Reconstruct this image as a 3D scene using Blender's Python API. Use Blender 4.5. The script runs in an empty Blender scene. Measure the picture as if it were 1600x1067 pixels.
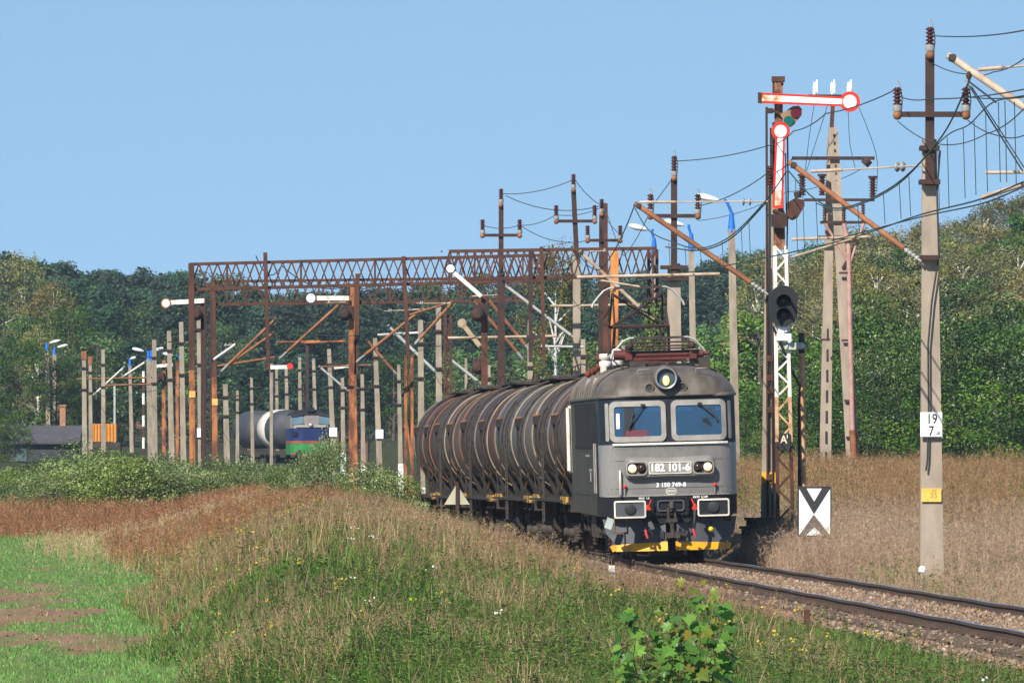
import bpy, bmesh, math, random
import numpy as np
from mathutils import Vector, Matrix, Euler

# ------------------------------------------------------------------ camera, sky, sun
scene = bpy.context.scene
C = scene.collection
F = 14200.0            # focal length in photo pixels (1600 wide)
CAMZ = 2.6             # lens height above the top of the rail
HY = 690.0             # row of the horizon
cam_data = bpy.data.cameras.new('camera')
cam = bpy.data.objects.new('camera', cam_data); C.objects.link(cam)
cam.location = (0, 0, CAMZ); cam.rotation_euler = (math.pi / 2, 0, 0)
cam_data.sensor_width = 36.0; cam_data.lens = F / 1600 * 36.0
cam_data.shift_y = (HY - 533.5) / 1600
cam_data.clip_start = 1.0; cam_data.clip_end = 12000
scene.camera = cam

SUN_EL, SUN_AZ = math.radians(40), math.radians(30)     # the sun stands behind the camera, to its left
world = bpy.data.worlds.new('World'); scene.world = world; world.use_nodes = True
wn = world.node_tree.nodes; wl = world.node_tree.links
bg = wn['Background']; bg.inputs['Strength'].default_value = 0.096
sky = wn.new('ShaderNodeTexSky'); sky.sky_type = 'NISHITA'; sky.sun_disc = False
sky.sun_elevation = SUN_EL; sky.sun_rotation = math.pi + SUN_AZ
sky.air_density = 1.0; sky.dust_density = 0.0; sky.ozone_density = 0.9
wtc = wn.new('ShaderNodeTexCoord'); wadd = wn.new('ShaderNodeVectorMath'); wadd.operation = 'ADD'
wadd.inputs[1].default_value = (0, 0, 0.19)
wnrm = wn.new('ShaderNodeVectorMath'); wnrm.operation = 'NORMALIZE'
wl.new(wtc.outputs['Generated'], wadd.inputs[0]); wl.new(wadd.outputs[0], wnrm.inputs[0])
wl.new(wnrm.outputs[0], sky.inputs['Vector'])
whs = wn.new('ShaderNodeHueSaturation'); whs.inputs['Saturation'].default_value = 1.12; whs.inputs['Hue'].default_value = 0.495
wl.new(sky.outputs['Color'], whs.inputs['Color']); wl.new(whs.outputs['Color'], bg.inputs['Color'])

sun_d = bpy.data.lights.new('sun', 'SUN'); sun_d.energy = 4.9; sun_d.angle = math.radians(0.5)
sun_d.color = (1.0, 0.93, 0.82)
sun = bpy.data.objects.new('sun', sun_d); C.objects.link(sun)
sdir = Vector((-math.sin(SUN_AZ) * math.cos(SUN_EL), -math.cos(SUN_AZ) * math.cos(SUN_EL), math.sin(SUN_EL)))
sun.rotation_euler = sdir.to_track_quat('Z', 'Y').to_euler()
sun.location = sdir * 300

vs = scene.view_settings
vs.view_transform = 'Standard'; vs.look = 'None'; vs.exposure = 0.55; vs.gamma = 1.0; vs.use_curve_mapping = False
cy = scene.cycles
cy.max_bounces = 6; cy.diffuse_bounces = 2; cy.glossy_bounces = 3; cy.transmission_bounces = 4
cy.transparent_max_bounces = 8; cy.use_denoising = True

rng = np.random.default_rng(7)
random.seed(7)

def P(x, y, D):
    """a point of the place at distance D seen in photo pixel (x, y)"""
    return Vector(((x - 800.0) / F * D, D, CAMZ + (HY - y) / F * D))
def S(D): return F / D           # photo pixels per metre
def lerp(a, b, t): return a + (b - a) * t
def sstep(a, b, x):
    t = np.clip((np.asarray(x, float) - a) / (b - a), 0, 1); return t * t * (3 - 2 * t)

# ------------------------------------------------------------------ materials
def newmat(name):
    m = bpy.data.materials.new(name); m.use_nodes = True
    return m, m.node_tree.nodes, m.node_tree.links, m.node_tree.nodes['Principled BSDF']
def mat(name, col, col2=None, scale=3.0, rough=0.7, metal=0.0, bump=0.0, stretch=(1, 1, 1), lo=0.35, hi=0.65, detail=6.0, spec=0.4, bscale=None, col3=None, coat=0.0):
    m, n, l, b = newmat(name)
    b.inputs['Roughness'].default_value = rough; b.inputs['Metallic'].default_value = metal
    b.inputs['Specular IOR Level'].default_value = spec
    b.inputs['Coat Weight'].default_value = coat
    if col2 is None: col2 = tuple(c * 0.75 for c in col)
    tc = n.new('ShaderNodeTexCoord'); mp = n.new('ShaderNodeMapping'); mp.inputs['Scale'].default_value = stretch
    oi = n.new('ShaderNodeObjectInfo'); vm = n.new('ShaderNodeVectorMath'); vm.operation = 'ADD'
    sc = n.new('ShaderNodeMath'); sc.operation = 'MULTIPLY'; sc.inputs[1].default_value = 57.0
    l.new(oi.outputs['Random'], sc.inputs[0])
    l.new(tc.outputs['Object'], mp.inputs['Vector']); l.new(mp.outputs[0], vm.inputs[0]); l.new(sc.outputs[0], vm.inputs[1])
    nz = n.new('ShaderNodeTexNoise'); nz.inputs['Scale'].default_value = scale; nz.inputs['Detail'].default_value = detail
    nz.inputs['Roughness'].default_value = 0.65
    l.new(vm.outputs[0], nz.inputs['Vector'])
    rp = n.new('ShaderNodeValToRGB'); e = rp.color_ramp.elements
    e[0].position = lo; e[0].color = (*col, 1); e[1].position = hi; e[1].color = (*col2, 1)
    if col3 is not None:
        x = e.new(min(hi + 0.12, 1)); x.color = (*col3, 1)
    l.new(nz.outputs['Fac'], rp.inputs['Fac']); l.new(rp.outputs[0], b.inputs['Base Color'])
    if bump:
        nb = n.new('ShaderNodeTexNoise'); nb.inputs['Scale'].default_value = bscale or scale * 6; nb.inputs['Detail'].default_value = 4
        l.new(vm.outputs[0], nb.inputs['Vector'])
        bp = n.new('ShaderNodeBump'); bp.inputs['Strength'].default_value = bump; bp.inputs['Distance'].default_value = 0.02
        l.new(nb.outputs['Fac'], bp.inputs['Height']); l.new(bp.outputs[0], b.inputs['Normal'])
    return m
def plain(name, col, rough=0.6, metal=0.0, spec=0.4, emit=None, estr=0.0):
    m, n, l, b = newmat(name)
    b.inputs['Base Color'].default_value = (*col, 1); b.inputs['Roughness'].default_value = rough
    b.inputs['Metallic'].default_value = metal; b.inputs['Specular IOR Level'].default_value = spec
    if emit: b.inputs['Emission Color'].default_value = (*emit, 1); b.inputs['Emission Strength'].default_value = estr
    return m
def leafmat(name, trans=0.35, rough=0.6, spec=0.25, gain=(1, 1, 1), objvar=0.0):
    """colour from the per-leaf attribute, part of the light passes through"""
    m, n, l, b = newmat(name)
    at = n.new('ShaderNodeAttribute'); at.attribute_name = 'Col'
    src = at.outputs['Color']
    mg = n.new('ShaderNodeMix'); mg.data_type = 'RGBA'; mg.blend_type = 'MULTIPLY'; mg.inputs['Factor'].default_value = 1
    l.new(src, mg.inputs[6]); mg.inputs[7].default_value = (*gain, 1); src = mg.outputs[2]
    if objvar:
        oi = n.new('ShaderNodeObjectInfo'); hs = n.new('ShaderNodeHueSaturation')
        for sock, amp, mid, k in (('Hue', 0.05 * objvar, 0.5, 1.0), ('Value', 0.9 * objvar, 1.0, 7.31), ('Saturation', 0.5 * objvar, 1.0, 3.77)):
            a = n.new('ShaderNodeMath'); a.operation = 'MULTIPLY'; a.inputs[1].default_value = k
            fr = n.new('ShaderNodeMath'); fr.operation = 'FRACT'
            mr = n.new('ShaderNodeMapRange'); mr.inputs['To Min'].default_value = mid - amp / 2; mr.inputs['To Max'].default_value = mid + amp / 2
            l.new(oi.outputs['Random'], a.inputs[0]); l.new(a.outputs[0], fr.inputs[0]); l.new(fr.outputs[0], mr.inputs['Value']); l.new(mr.outputs[0], hs.inputs[sock])
        l.new(src, hs.inputs['Color']); src = hs.outputs['Color']
    l.new(src, b.inputs['Base Color']); b.inputs['Roughness'].default_value = rough; b.inputs['Specular IOR Level'].default_value = spec
    tr = n.new('ShaderNodeBsdfTranslucent'); l.new(src, tr.inputs['Color'])
    mx = n.new('ShaderNodeMixShader'); mx.inputs[0].default_value = trans
    l.new(b.outputs[0], mx.inputs[1]); l.new(tr.outputs[0], mx.inputs[2])
    l.new(mx.outputs[0], n['Material Output'].inputs['Surface'])
    return m
def attrmat(name, rough=0.95, bump=0.4, bscale=9.0):
    m, n, l, b = newmat(name)
    at = n.new('ShaderNodeAttribute'); at.attribute_name = 'Col'
    tc = n.new('ShaderNodeTexCoord'); nz = n.new('ShaderNodeTexNoise'); nz.inputs['Scale'].default_value = bscale; nz.inputs['Detail'].default_value = 6
    l.new(tc.outputs['Object'], nz.inputs['Vector'])
    mr = n.new('ShaderNodeMapRange'); mr.inputs['From Min'].default_value = 0.3; mr.inputs['From Max'].default_value = 0.7
    mr.inputs['To Min'].default_value = 0.7; mr.inputs['To Max'].default_value = 1.2
    l.new(nz.outputs['Fac'], mr.inputs['Value'])
    mx = n.new('ShaderNodeMix'); mx.data_type = 'RGBA'; mx.blend_type = 'MULTIPLY'; mx.inputs['Factor'].default_value = 1
    l.new(at.outputs['Color'], mx.inputs[6]); l.new(mr.outputs[0], mx.inputs[7])
    l.new(mx.outputs[2], b.inputs['Base Color']); b.inputs['Roughness'].default_value = rough; b.inputs['Specular IOR Level'].default_value = 0.1
    bp = n.new('ShaderNodeBump'); bp.inputs['Strength'].default_value = bump; bp.inputs['Distance'].default_value = 0.05
    l.new(nz.outputs['Fac'], bp.inputs['Height']); l.new(bp.outputs[0], b.inputs['Normal'])
    return m

M = {}
M['concrete'] = mat('weathered_concrete', (0.39, 0.32, 0.25), (0.27, 0.22, 0.17), 2.2, 0.9, bump=0.3, stretch=(1, 1, 0.35), col3=(0.46, 0.41, 0.34))
M['pale_concrete'] = mat('pale_concrete', (0.36, 0.30, 0.225), (0.22, 0.18, 0.135), 2.4, 0.9, bump=0.2, stretch=(1, 1, 0.4))
M['rust'] = mat('rusty_steel', (0.115, 0.043, 0.024), (0.045, 0.021, 0.016), 2.5, 0.85, bump=0.3, stretch=(1, 1, 0.5), col3=(0.22, 0.075, 0.03))
M['orange_rust'] = mat('orange_rusty_steel', (0.42, 0.155, 0.055), (0.13, 0.046, 0.024), 3.0, 0.85, bump=0.2, stretch=(1, 1, 0.35), lo=0.40, hi=0.58)
M['dark_rust'] = mat('dark_rusty_steel', (0.060, 0.027, 0.021), (0.028, 0.017, 0.015), 3.0, 0.8, bump=0.2)
M['tube_rust'] = mat('rusty_tube', (0.31, 0.125, 0.05), (0.16, 0.058, 0.026), 2.0, 0.75)
M['galv'] = mat('galvanised_tube', (0.52, 0.52, 0.50), (0.38, 0.37, 0.34), 2.0, 0.5, metal=0.2)
M['pale_tube'] = mat('pale_worn_tube', (0.50, 0.42, 0.33), (0.32, 0.2, 0.12), 2.5, 0.7)
M['white'] = mat('white_paint', (0.82, 0.82, 0.80), (0.68, 0.67, 0.64), 4.0, 0.55)
M['bright_white'] = plain('bright_white_enamel', (0.9, 0.9, 0.89), 0.45)
M['worn_white'] = mat('worn_white_paint', (0.78, 0.74, 0.66), (0.50, 0.26, 0.1), 3.0, 0.6, lo=0.55, hi=0.72)
M['red'] = mat('red_enamel', (0.72, 0.035, 0.018), (0.50, 0.03, 0.016), 4.0, 0.4)
M['yellow'] = mat('yellow_paint', (0.78, 0.42, 0.03), (0.5, 0.24, 0.03), 5.0, 0.6, lo=0.5, hi=0.75)
M['black'] = mat('black_paint', (0.018, 0.018, 0.02), (0.035, 0.034, 0.034), 4.0, 0.55)
M['grime'] = mat('oily_black_running_gear', (0.030, 0.025, 0.022), (0.062, 0.047, 0.036), 5.0, 0.8, bump=0.3)
M['insul'] = mat('brown_porcelain', (0.075, 0.018, 0.014), (0.04, 0.012, 0.01), 5.0, 0.25)
M['grey_insul'] = mat('grey_porcelain', (0.34, 0.335, 0.32), (0.22, 0.215, 0.205), 5.0, 0.35)
M['wire'] = plain('dark_wire', (0.03, 0.033, 0.035), 0.6)
M['green_wire'] = plain('verdigris_copper_wire', (0.028, 0.06, 0.052), 0.7)
M['blue'] = mat('blue_bracket_paint', (0.015, 0.17, 0.62), (0.012, 0.12, 0.48), 4, 0.45)
M['galv_light'] = mat('greenish_galvanised', (0.44, 0.49, 0.42), (0.32, 0.33, 0.27), 3, 0.6)
M['pink'] = mat('faded_pink_pipe', (0.50, 0.29, 0.25), (0.34, 0.19, 0.155), 3, 0.7)
M['lamp_white'] = plain('white_lamp_housing', (0.86, 0.88, 0.9), 0.3)
M['red_glass'] = plain('dark_red_lens', (0.10, 0.008, 0.012), 0.15)
M['green_glass'] = plain('green_lens', (0.008, 0.10, 0.075), 0.15)

# ------------------------------------------------------------------ mesh builder
class MB:
    def __init__(self): self.v = []; self.f = []; self.mi = []; self.sm = []
    def add(self, vs, fs, mi=0, smooth=False):
        o = len(self.v); self.v += [tuple(p) for p in vs]
        for q in fs: self.f.append([i + o for i in q]); self.mi.append(mi); self.sm.append(smooth)
        return self
    def strip(self, u0, u1, v, h, fn, d0, d1, n=24, mi=0):
        """a moulding that follows a curved face"""
        rings = []
        for i in range(n + 1):
            u = lerp(u0, u1, i / n); rings.append([fn(u, v - h / 2, d0), fn(u, v - h / 2, d1), fn(u, v + h / 2, d1), fn(u, v + h / 2, d0)])
        return self.loft(rings, mi, False, True, True, True)
    def box(self, c, s, rot=None, mi=0, taper=1.0):
        x, y, z = (k / 2 for k in s); t = taper
        p = [(-x, -y, -z), (x, -y, -z), (x, y, -z), (-x, y, -z), (-x * t, -y * t, z), (x * t, -y * t, z), (x * t, y * t, z), (-x * t, y * t, z)]
        c = Vector(c)
        if rot is not None:
            R = rot if isinstance(rot, Matrix) else Euler(rot).to_matrix()
            p = [R @ Vector(q) for q in p]
        return self.add([c + Vector(q) for q in p], [(3, 2, 1, 0), (4, 5, 6, 7), (0, 1, 5, 4), (1, 2, 6, 5), (2, 3, 7, 6), (3, 0, 4, 7)], mi)
    def bar(self, a, b, w, h=None, mi=0, w2=None, h2=None):
        """square bar from a to b"""
        a = Vector(a); b = Vector(b); d = (b - a); L = d.length
        if L < 1e-6: return self
        d /= L; h = h or w; w2 = w2 or w; h2 = h2 or h
        up = Vector((0, 1, 0)) if abs(d.y) < 0.9 else Vector((0, 0, 1))
        s = d.cross(up).normalized(); u = s.cross(d).normalized()
        p = []
        for q, ww, hh in ((a, w, h), (b, w2, h2)):
            p += [q - s * ww / 2 - u * hh / 2, q + s * ww / 2 - u * hh / 2, q + s * ww / 2 + u * hh / 2, q - s * ww / 2 + u * hh / 2]
        return self.add(p, [(3, 2, 1, 0), (4, 5, 6, 7), (0, 1, 5, 4), (1, 2, 6, 5), (2, 3, 7, 6), (3, 0, 4, 7)], mi)
    def tube(self, pts, r, n=6, mi=0, r2=None, caps=True):
        pts = [Vector(p) for p in pts]; m = len(pts); vs = []
        prev = None
        for i, p in enumerate(pts):
            d = (pts[min(i + 1, m - 1)] - pts[max(i - 1, 0)]).normalized()
            if prev is None:
                up = Vector((0, 0, 1)) if abs(d.z) < 0.9 else Vector((0, 1, 0)); s = d.cross(up).normalized()
            else:
                s = (prev - d * prev.dot(d)); s = s.normalized() if s.length > 1e-6 else d.orthogonal().normalized()
            prev = s; u = s.cross(d)
            rr = r if r2 is None else lerp(r, r2, i / max(m - 1, 1))
            for k in range(n):
                a = 2 * math.pi * k / n; vs.append(p + s * math.cos(a) * rr + u * math.sin(a) * rr)
        fs = [(i * n + k, i * n + (k + 1) % n, (i + 1) * n + (k + 1) % n, (i + 1) * n + k) for i in range(m - 1) for k in range(n)]
        self.add(vs, fs, mi, True)
        if caps: self.add(vs[:n], [tuple(range(n))], mi); self.add(vs[-n:], [tuple(range(n - 1, -1, -1))], mi)
        return self
    def lathe(self, prof, origin, axis=(0, 0, 1), n=16, mi=0, smooth=True, caps=True):
        """prof = [(radius, height)...] about an axis through origin"""
        ax = Vector(axis).normalized(); s = ax.orthogonal().normalized(); u = ax.cross(s); o = Vector(origin); vs = []
        for r, h in prof:
            for k in range(n):
                a = 2 * math.pi * k / n; vs.append(o + ax * h + (s * math.cos(a) + u * math.sin(a)) * max(r, 1e-4))
        m = len(prof)
        fs = [(i * n + k, i * n + (k + 1) % n, (i + 1) * n + (k + 1) % n, (i + 1) * n + k) for i in range(m - 1) for k in range(n)]
        self.add(vs, fs, mi, smooth)
        if caps: self.add(vs[:n], [tuple(range(n - 1, -1, -1))], mi); self.add(vs[-n:], [tuple(range(n))], mi)
        return self
    def prism(self, poly, fn, d0, d1, mi=0):
        """poly in 2-D, fn(u, v, depth) gives the point; solid between two depths"""
        n = len(poly); vs = [fn(u, v, d0) for u, v in poly] + [fn(u, v, d1) for u, v in poly]
        fs = [tuple(range(n - 1, -1, -1)), tuple(range(n, 2 * n))] + [(k, (k + 1) % n, n + (k + 1) % n, n + k) for k in range(n)]
        return self.add(vs, fs, mi)
    def frame(self, outer, inner, fn, d0, d1, mi=0):
        n = len(outer)
        vs = [fn(u, v, d1) for u, v in outer] + [fn(u, v, d1) for u, v in inner] + [fn(u, v, d0) for u, v in outer] + [fn(u, v, d0) for u, v in inner]
        fs = []
        for k in range(n):
            j = (k + 1) % n
            fs += [(k, j, n + j, n + k), (2 * n + k, k, j, 2 * n + j), (n + k, n + j, 3 * n + j, 3 * n + k)]
        return self.add(vs, fs, mi)
    def loft(self, rings, mi=0, smooth=True, cap0=False, cap1=False, closed=False):
        n = len(rings[0]); vs = [p for r in rings for p in r]; fs = []
        for i in range(len(rings) - 1):
            for k in range(n if closed else n - 1):
                fs.append((i * n + k, i * n + (k + 1) % n, (i + 1) * n + (k + 1) % n, (i + 1) * n + k))
        self.add(vs, fs, mi, smooth)
        if cap0: self.add(rings[0], [tuple(range(n - 1, -1, -1))], mi)
        if cap1: self.add(rings[-1], [tuple(range(n))], mi)
        return self
    def ball(self, c, r, n=12, mi=0, sz=(1, 1, 1)):
        c = Vector(c); rings = []
        for i in range(n // 2 + 1):
            a = math.pi * i / (n // 2); rings.append([c + Vector((math.sin(a) * math.cos(2 * math.pi * k / n) * r * sz[0], math.sin(a) * math.sin(2 * math.pi * k / n) * r * sz[1], math.cos(a) * r * sz[2])) for k in range(n)])
        return self.loft(rings, mi, True, closed=True)
    def build(self, name, mats, parent=None, local=False):
        """local=False: vertices are in world space and are moved into the parent's space (parent unrotated)"""
        me = bpy.data.meshes.new(name)
        v = self.v
        off = Vector((0, 0, 0))
        if not local:
            if parent is not None:
                q = parent
                while q is not None: off += q.location; q = q.parent
        me.from_pydata([tuple(Vector(p) - off) for p in v], [], self.f)
        if not isinstance(mats, (list, tuple)): mats = [mats]
        for m in mats: me.materials.append(m)
        me.polygons.foreach_set('material_index', self.mi); me.polygons.foreach_set('use_smooth', self.sm)
        bm = bmesh.new(); bm.from_mesh(me); bmesh.ops.recalc_face_normals(bm, faces=bm.faces); bm.to_mesh(me); bm.free()
        me.update()
        o = bpy.data.objects.new(name, me); C.objects.link(o)
        if parent is not None: o.parent = parent
        return o

def thing(name, label, cat, loc=(0, 0, 0), rot=(0, 0, 0), group=None):
    o = bpy.data.objects.new(name, None); C.objects.link(o); o.empty_display_size = 0.3
    o.location = loc; o.rotation_euler = rot; o['label'] = label; o['category'] = cat
    if group: o['group'] = group
    return o
def tag(o, label, cat=None, group=None, kind=None):
    o['label'] = label
    if cat: o['category'] = cat
    if group: o['group'] = group
    if kind: o['kind'] = kind
    return o
def struct(o, label=None):
    o['kind'] = 'structure'
    if label: o['label'] = label
    return o
def dup(root, loc=None, rot=None, scale=None, label=None, group=None):
    r = root.copy(); C.objects.link(r)
    if loc is not None: r.location = loc
    if rot is not None: r.rotation_euler = rot
    if scale is not None: r.scale = scale
    if label: r['label'] = label
    if group: r['group'] = group
    for ch in list(root.children):
        c = ch.copy(); C.objects.link(c); c.parent = r
        for g in list(ch.children):
            d = g.copy(); C.objects.link(d); d.parent = c
    return r
def text_geo(s, size, spacing=1.0, offset=0.0):
    """vertices (u, v) and faces of a line of lettering, centred"""
    cu = bpy.data.curves.new('lettering', 'FONT'); cu.body = s; cu.size = size; cu.align_x = 'CENTER'; cu.align_y = 'CENTER'
    cu.space_character = spacing; cu.offset = offset; cu.resolution_u = 3
    o = bpy.data.objects.new('lettering', cu); C.objects.link(o)
    dg = bpy.context.evaluated_depsgraph_get(); me = bpy.data.meshes.new_from_object(o.evaluated_get(dg))
    v = [(p.co.x, p.co.y) for p in me.vertices]; f = [tuple(q.vertices) for q in me.polygons]
    bpy.data.objects.remove(o); bpy.data.curves.remove(cu); bpy.data.meshes.remove(me)
    return v, f
def rrect(cx, cy, w, h, r, n=4):
    out = []
    for sx, sy, a0 in ((1, 1, 0), (-1, 1, 90), (-1, -1, 180), (1, -1, 270)):
        for k in range(n + 1):
            a = math.radians(a0 + 90 * k / n); out.append((cx + sx * (w / 2 - r) + r * math.cos(a), cy + sy * (h / 2 - r) + r * math.sin(a)))
    return out
def circ(cx, cy, r, n=20): return [(cx + r * math.cos(2 * math.pi * k / n), cy + r * math.sin(2 * math.pi * k / n)) for k in range(n)]

# fast vertex-array meshes for foliage and ground cover
def fast_mesh(name, co, quads=None, tris=None, cols=None, mats=None, smooth=False):
    me = bpy.data.meshes.new(name)
    nq = 0 if quads is None else len(quads); nt = 0 if tris is None else len(tris)
    me.vertices.add(len(co)); me.vertices.foreach_set('co', np.ascontiguousarray(co, np.float32).ravel())
    loops = []
    if nq: loops.append(quads.ravel())
    if nt: loops.append(tris.ravel())
    lp = np.concatenate(loops).astype(np.int32)
    me.loops.add(len(lp)); me.loops.foreach_set('vertex_index', lp)
    tot = np.concatenate([np.full(nq, 4), np.full(nt, 3)]).astype(np.int32); st = np.concatenate([[0], np.cumsum(tot)[:-1]]).astype(np.int32)
    me.polygons.add(nq + nt); me.polygons.foreach_set('loop_start', st)
    me.polygons.foreach_set('use_smooth', np.full(nq + nt, smooth))
    if cols is not None:
        a = me.color_attributes.new('Col', 'FLOAT_COLOR', 'POINT')
        c4 = np.ones((len(co), 4), np.float32); c4[:, :3] = cols; a.data.foreach_set('color', c4.ravel())
    for m in (mats or []): me.materials.append(m)
    me.update(calc_edges=True); me.validate()
    return me
def fast_obj(name, me, parent=None):
    o = bpy.data.objects.new(name, me); C.objects.link(o)
    if parent is not None: o.parent = parent
    return o
def unit(v): return v / np.maximum(np.linalg.norm(v, axis=1, keepdims=True), 1e-9)
class Strips:
    """tapered blades: base, direction, length, width, droop, colour - thousands at a time"""
    def __init__(self): self.co = []; self.cl = []; self.n = 0
    def add(self, B, d, L, w, sag, col, base_w=0.6):
        N = len(B); L = np.broadcast_to(L, (N,))[:, None]; w = np.broadcast_to(w, (N,))[:, None]; sag = np.broadcast_to(sag, (N,))[:, None]
        rnd = rng.normal(size=(N, 3)); s = unit(np.cross(d, rnd))
        dn = np.zeros((N, 3)); dn[:, 2] = -1
        mid = B + d * L * 0.55 + dn * sag * L * 0.15; tip = B + d * L + dn * sag * L * 0.6
        v = np.stack([B - s * w * base_w / 2, B + s * w * base_w / 2, mid + s * w / 2, mid - s * w / 2, tip], 1)
        self.co.append(v.reshape(-1, 3).astype(np.float32)); self.cl.append(np.repeat(col, 5, axis=0).astype(np.float32)); self.n += N
    def mesh(self, name, mats):
        co = np.concatenate(self.co); cl = np.concatenate(self.cl); b = np.arange(self.n)[:, None] * 5
        return fast_mesh(name, co, b + np.array([[0, 1, 2, 3]]), b + np.array([[3, 2, 4]]), cl, mats)
class Cards:
    """leaf-sized lozenges scattered through a crown"""
    def __init__(self): self.co = []; self.cl = []; self.n = 0
    def add(self, c, nrm, size, col, aspect=0.65):
        N = len(c); rnd = rng.normal(size=(N, 3)); a = unit(np.cross(nrm, rnd)); b = np.cross(nrm, a)
        sz = np.broadcast_to(size, (N,))[:, None]
        bend = nrm * sz * 0.12
        v = np.stack([c - a * sz / 2, c - b * sz * aspect / 2 + bend, c + a * sz / 2, c + b * sz * aspect / 2 + bend], 1)
        self.co.append(v.reshape(-1, 3).astype(np.float32)); self.cl.append(np.repeat(col, 4, axis=0).astype(np.float32)); self.n += N
    def mesh(self, name, mats):
        co = np.concatenate(self.co); cl = np.concatenate(self.cl); b = np.arange(self.n)[:, None] * 4
        return fast_mesh(name, co, b + np.array([[0, 1, 2, 3]]), None, cl, mats)

# ------------------------------------------------------------------ the lie of the land
_TD = np.array([40, 60, 100, 127, 148, 165, 180, 200, 220, 232, 245, 257, 269, 283, 310, 400, 560, 700, 900, 1200.])
_TX = np.array([13.2, 12.0, 9.5, 7.85, 6.6, 5.62, 4.72, 3.5, 2.72, 1.9, 0.88, -0.1, -0.85, -1.65, -3.1, -6.2, -10.2, -13, -16.5, -21.])
def _smooth_track():
    d = np.arange(40, 1200, 1.0); x = np.interp(d, _TD, _TX)
    k = np.ones(9) / 9.0; xp = np.pad(x, 4, mode='edge'); y = np.convolve(xp, k, 'valid'); y[:5] = x[:5]; y[-5:] = x[-5:]
    return d, y
_sd, _sx = _smooth_track()
def track(D): return np.interp(D, _sd, _sx, left=_sx[0] + 0.0, right=_sx[-1])
def track_z(D): return np.interp(D, [0, 214, 282, 420], [0, 0, -0.28, -0.25])
def cant(D): return np.interp(D, [120, 175, 200, 300, 400], [0.055, 0.05, 0.03, 0.02, 0.0])
def vnoise(x, y, seed=0):
    """cheap smooth value noise in numpy, 0..1"""
    x = np.asarray(x, float); y = np.asarray(y, float); xi = np.floor(x).astype(int); yi = np.floor(y).astype(int); fx = x - xi; fy = y - yi
    def h(a, b):
        n = (a * 374761393 + b * 668265263 + seed * 974711) & 0x7fffffff; n = ((n ^ (n >> 13)) * 1274126177) & 0x7fffffff
        return ((n ^ (n >> 16)) & 0xffff) / 65535.0
    fx = fx * fx * (3 - 2 * fx); fy = fy * fy * (3 - 2 * fy)
    return lerp(lerp(h(xi, yi), h(xi + 1, yi), fx), lerp(h(xi, yi + 1), h(xi + 1, yi + 1), fx), fy)
def border(D): return 1.1 * (vnoise(np.asarray(D, float) * 0.11, 0.0 * np.asarray(D, float), 77) - 0.5) + 0.5 * (vnoise(np.asarray(D, float) * 0.35, 0.0 * np.asarray(D, float), 78) - 0.5) + np.interp(D, [0, 60, 117, 183, 259, 300, 345], [0.5, -1.4, -3.95, -6.97, -10.9, -13.0, -15.0])
def fbm(x, y, seed=0): return 0.5 * vnoise(x, y, seed) + 0.3 * vnoise(x * 2.1, y * 2.1, seed + 1) + 0.2 * vnoise(x * 4.3, y * 4.3, seed + 2)
def ground_z(X, D):
    X = np.asarray(X, float); D = np.asarray(D, float); c = track(D); d = c - X
    k = lerp(0.105, 0.34, sstep(95, 200, D)); T = np.interp(D, [0, 150, 215, 255, 300, 340], [0.95, 1.0, 1.1, 1.25, 0.9, 0.1])
    raw = -0.42 + np.maximum(0, d - 2.3) * k
    e = 0.35; hh = np.clip(0.5 + 0.5 * (T - raw) / e, 0, 1); zb = lerp(T, raw, hh) - e * hh * (1 - hh)
    zb = zb + (fbm(X * 0.35, D * 0.12, 3) - 0.5) * 0.35 * sstep(3.0, 6.0, d)
    zf = -0.5 + 0.5 * sstep(292, 318, D) + (fbm(X * 0.3, D * 0.1, 5) - 0.5) * 0.12
    t = sstep(0, 1, (X - border(D) + 0.6) / lerp(2.8, 7.6, sstep(140, 255, D))); zl = lerp(zf, zb, t)
    zl = lerp(zl, 0.0 + 0 * X, sstep(300, 345, D))
    R = np.interp(D, [0, 150, 175, 205, 240, 300, 420], [-0.7, -0.6, -0.35, 0.25, 0.75, 1.35, 1.2])
    zr = lerp(-0.45, R, sstep(2.0, 3.8, -d)) + (fbm(X * 0.4, D * 0.2, 8) - 0.5) * 0.15 * sstep(3, 6, -d)
    z = np.where(d > 0, zl, zr)
    hill = sstep(380, 950, D) * (2.0 + 13.0 * sstep(5, 55, X) + 3.0 * sstep(-10, -60, X)) + sstep(950, 1500, D) * 6
    return z + hill
def gz(X, D): return float(ground_z(np.array([X]), np.array([D]))[0])

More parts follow.
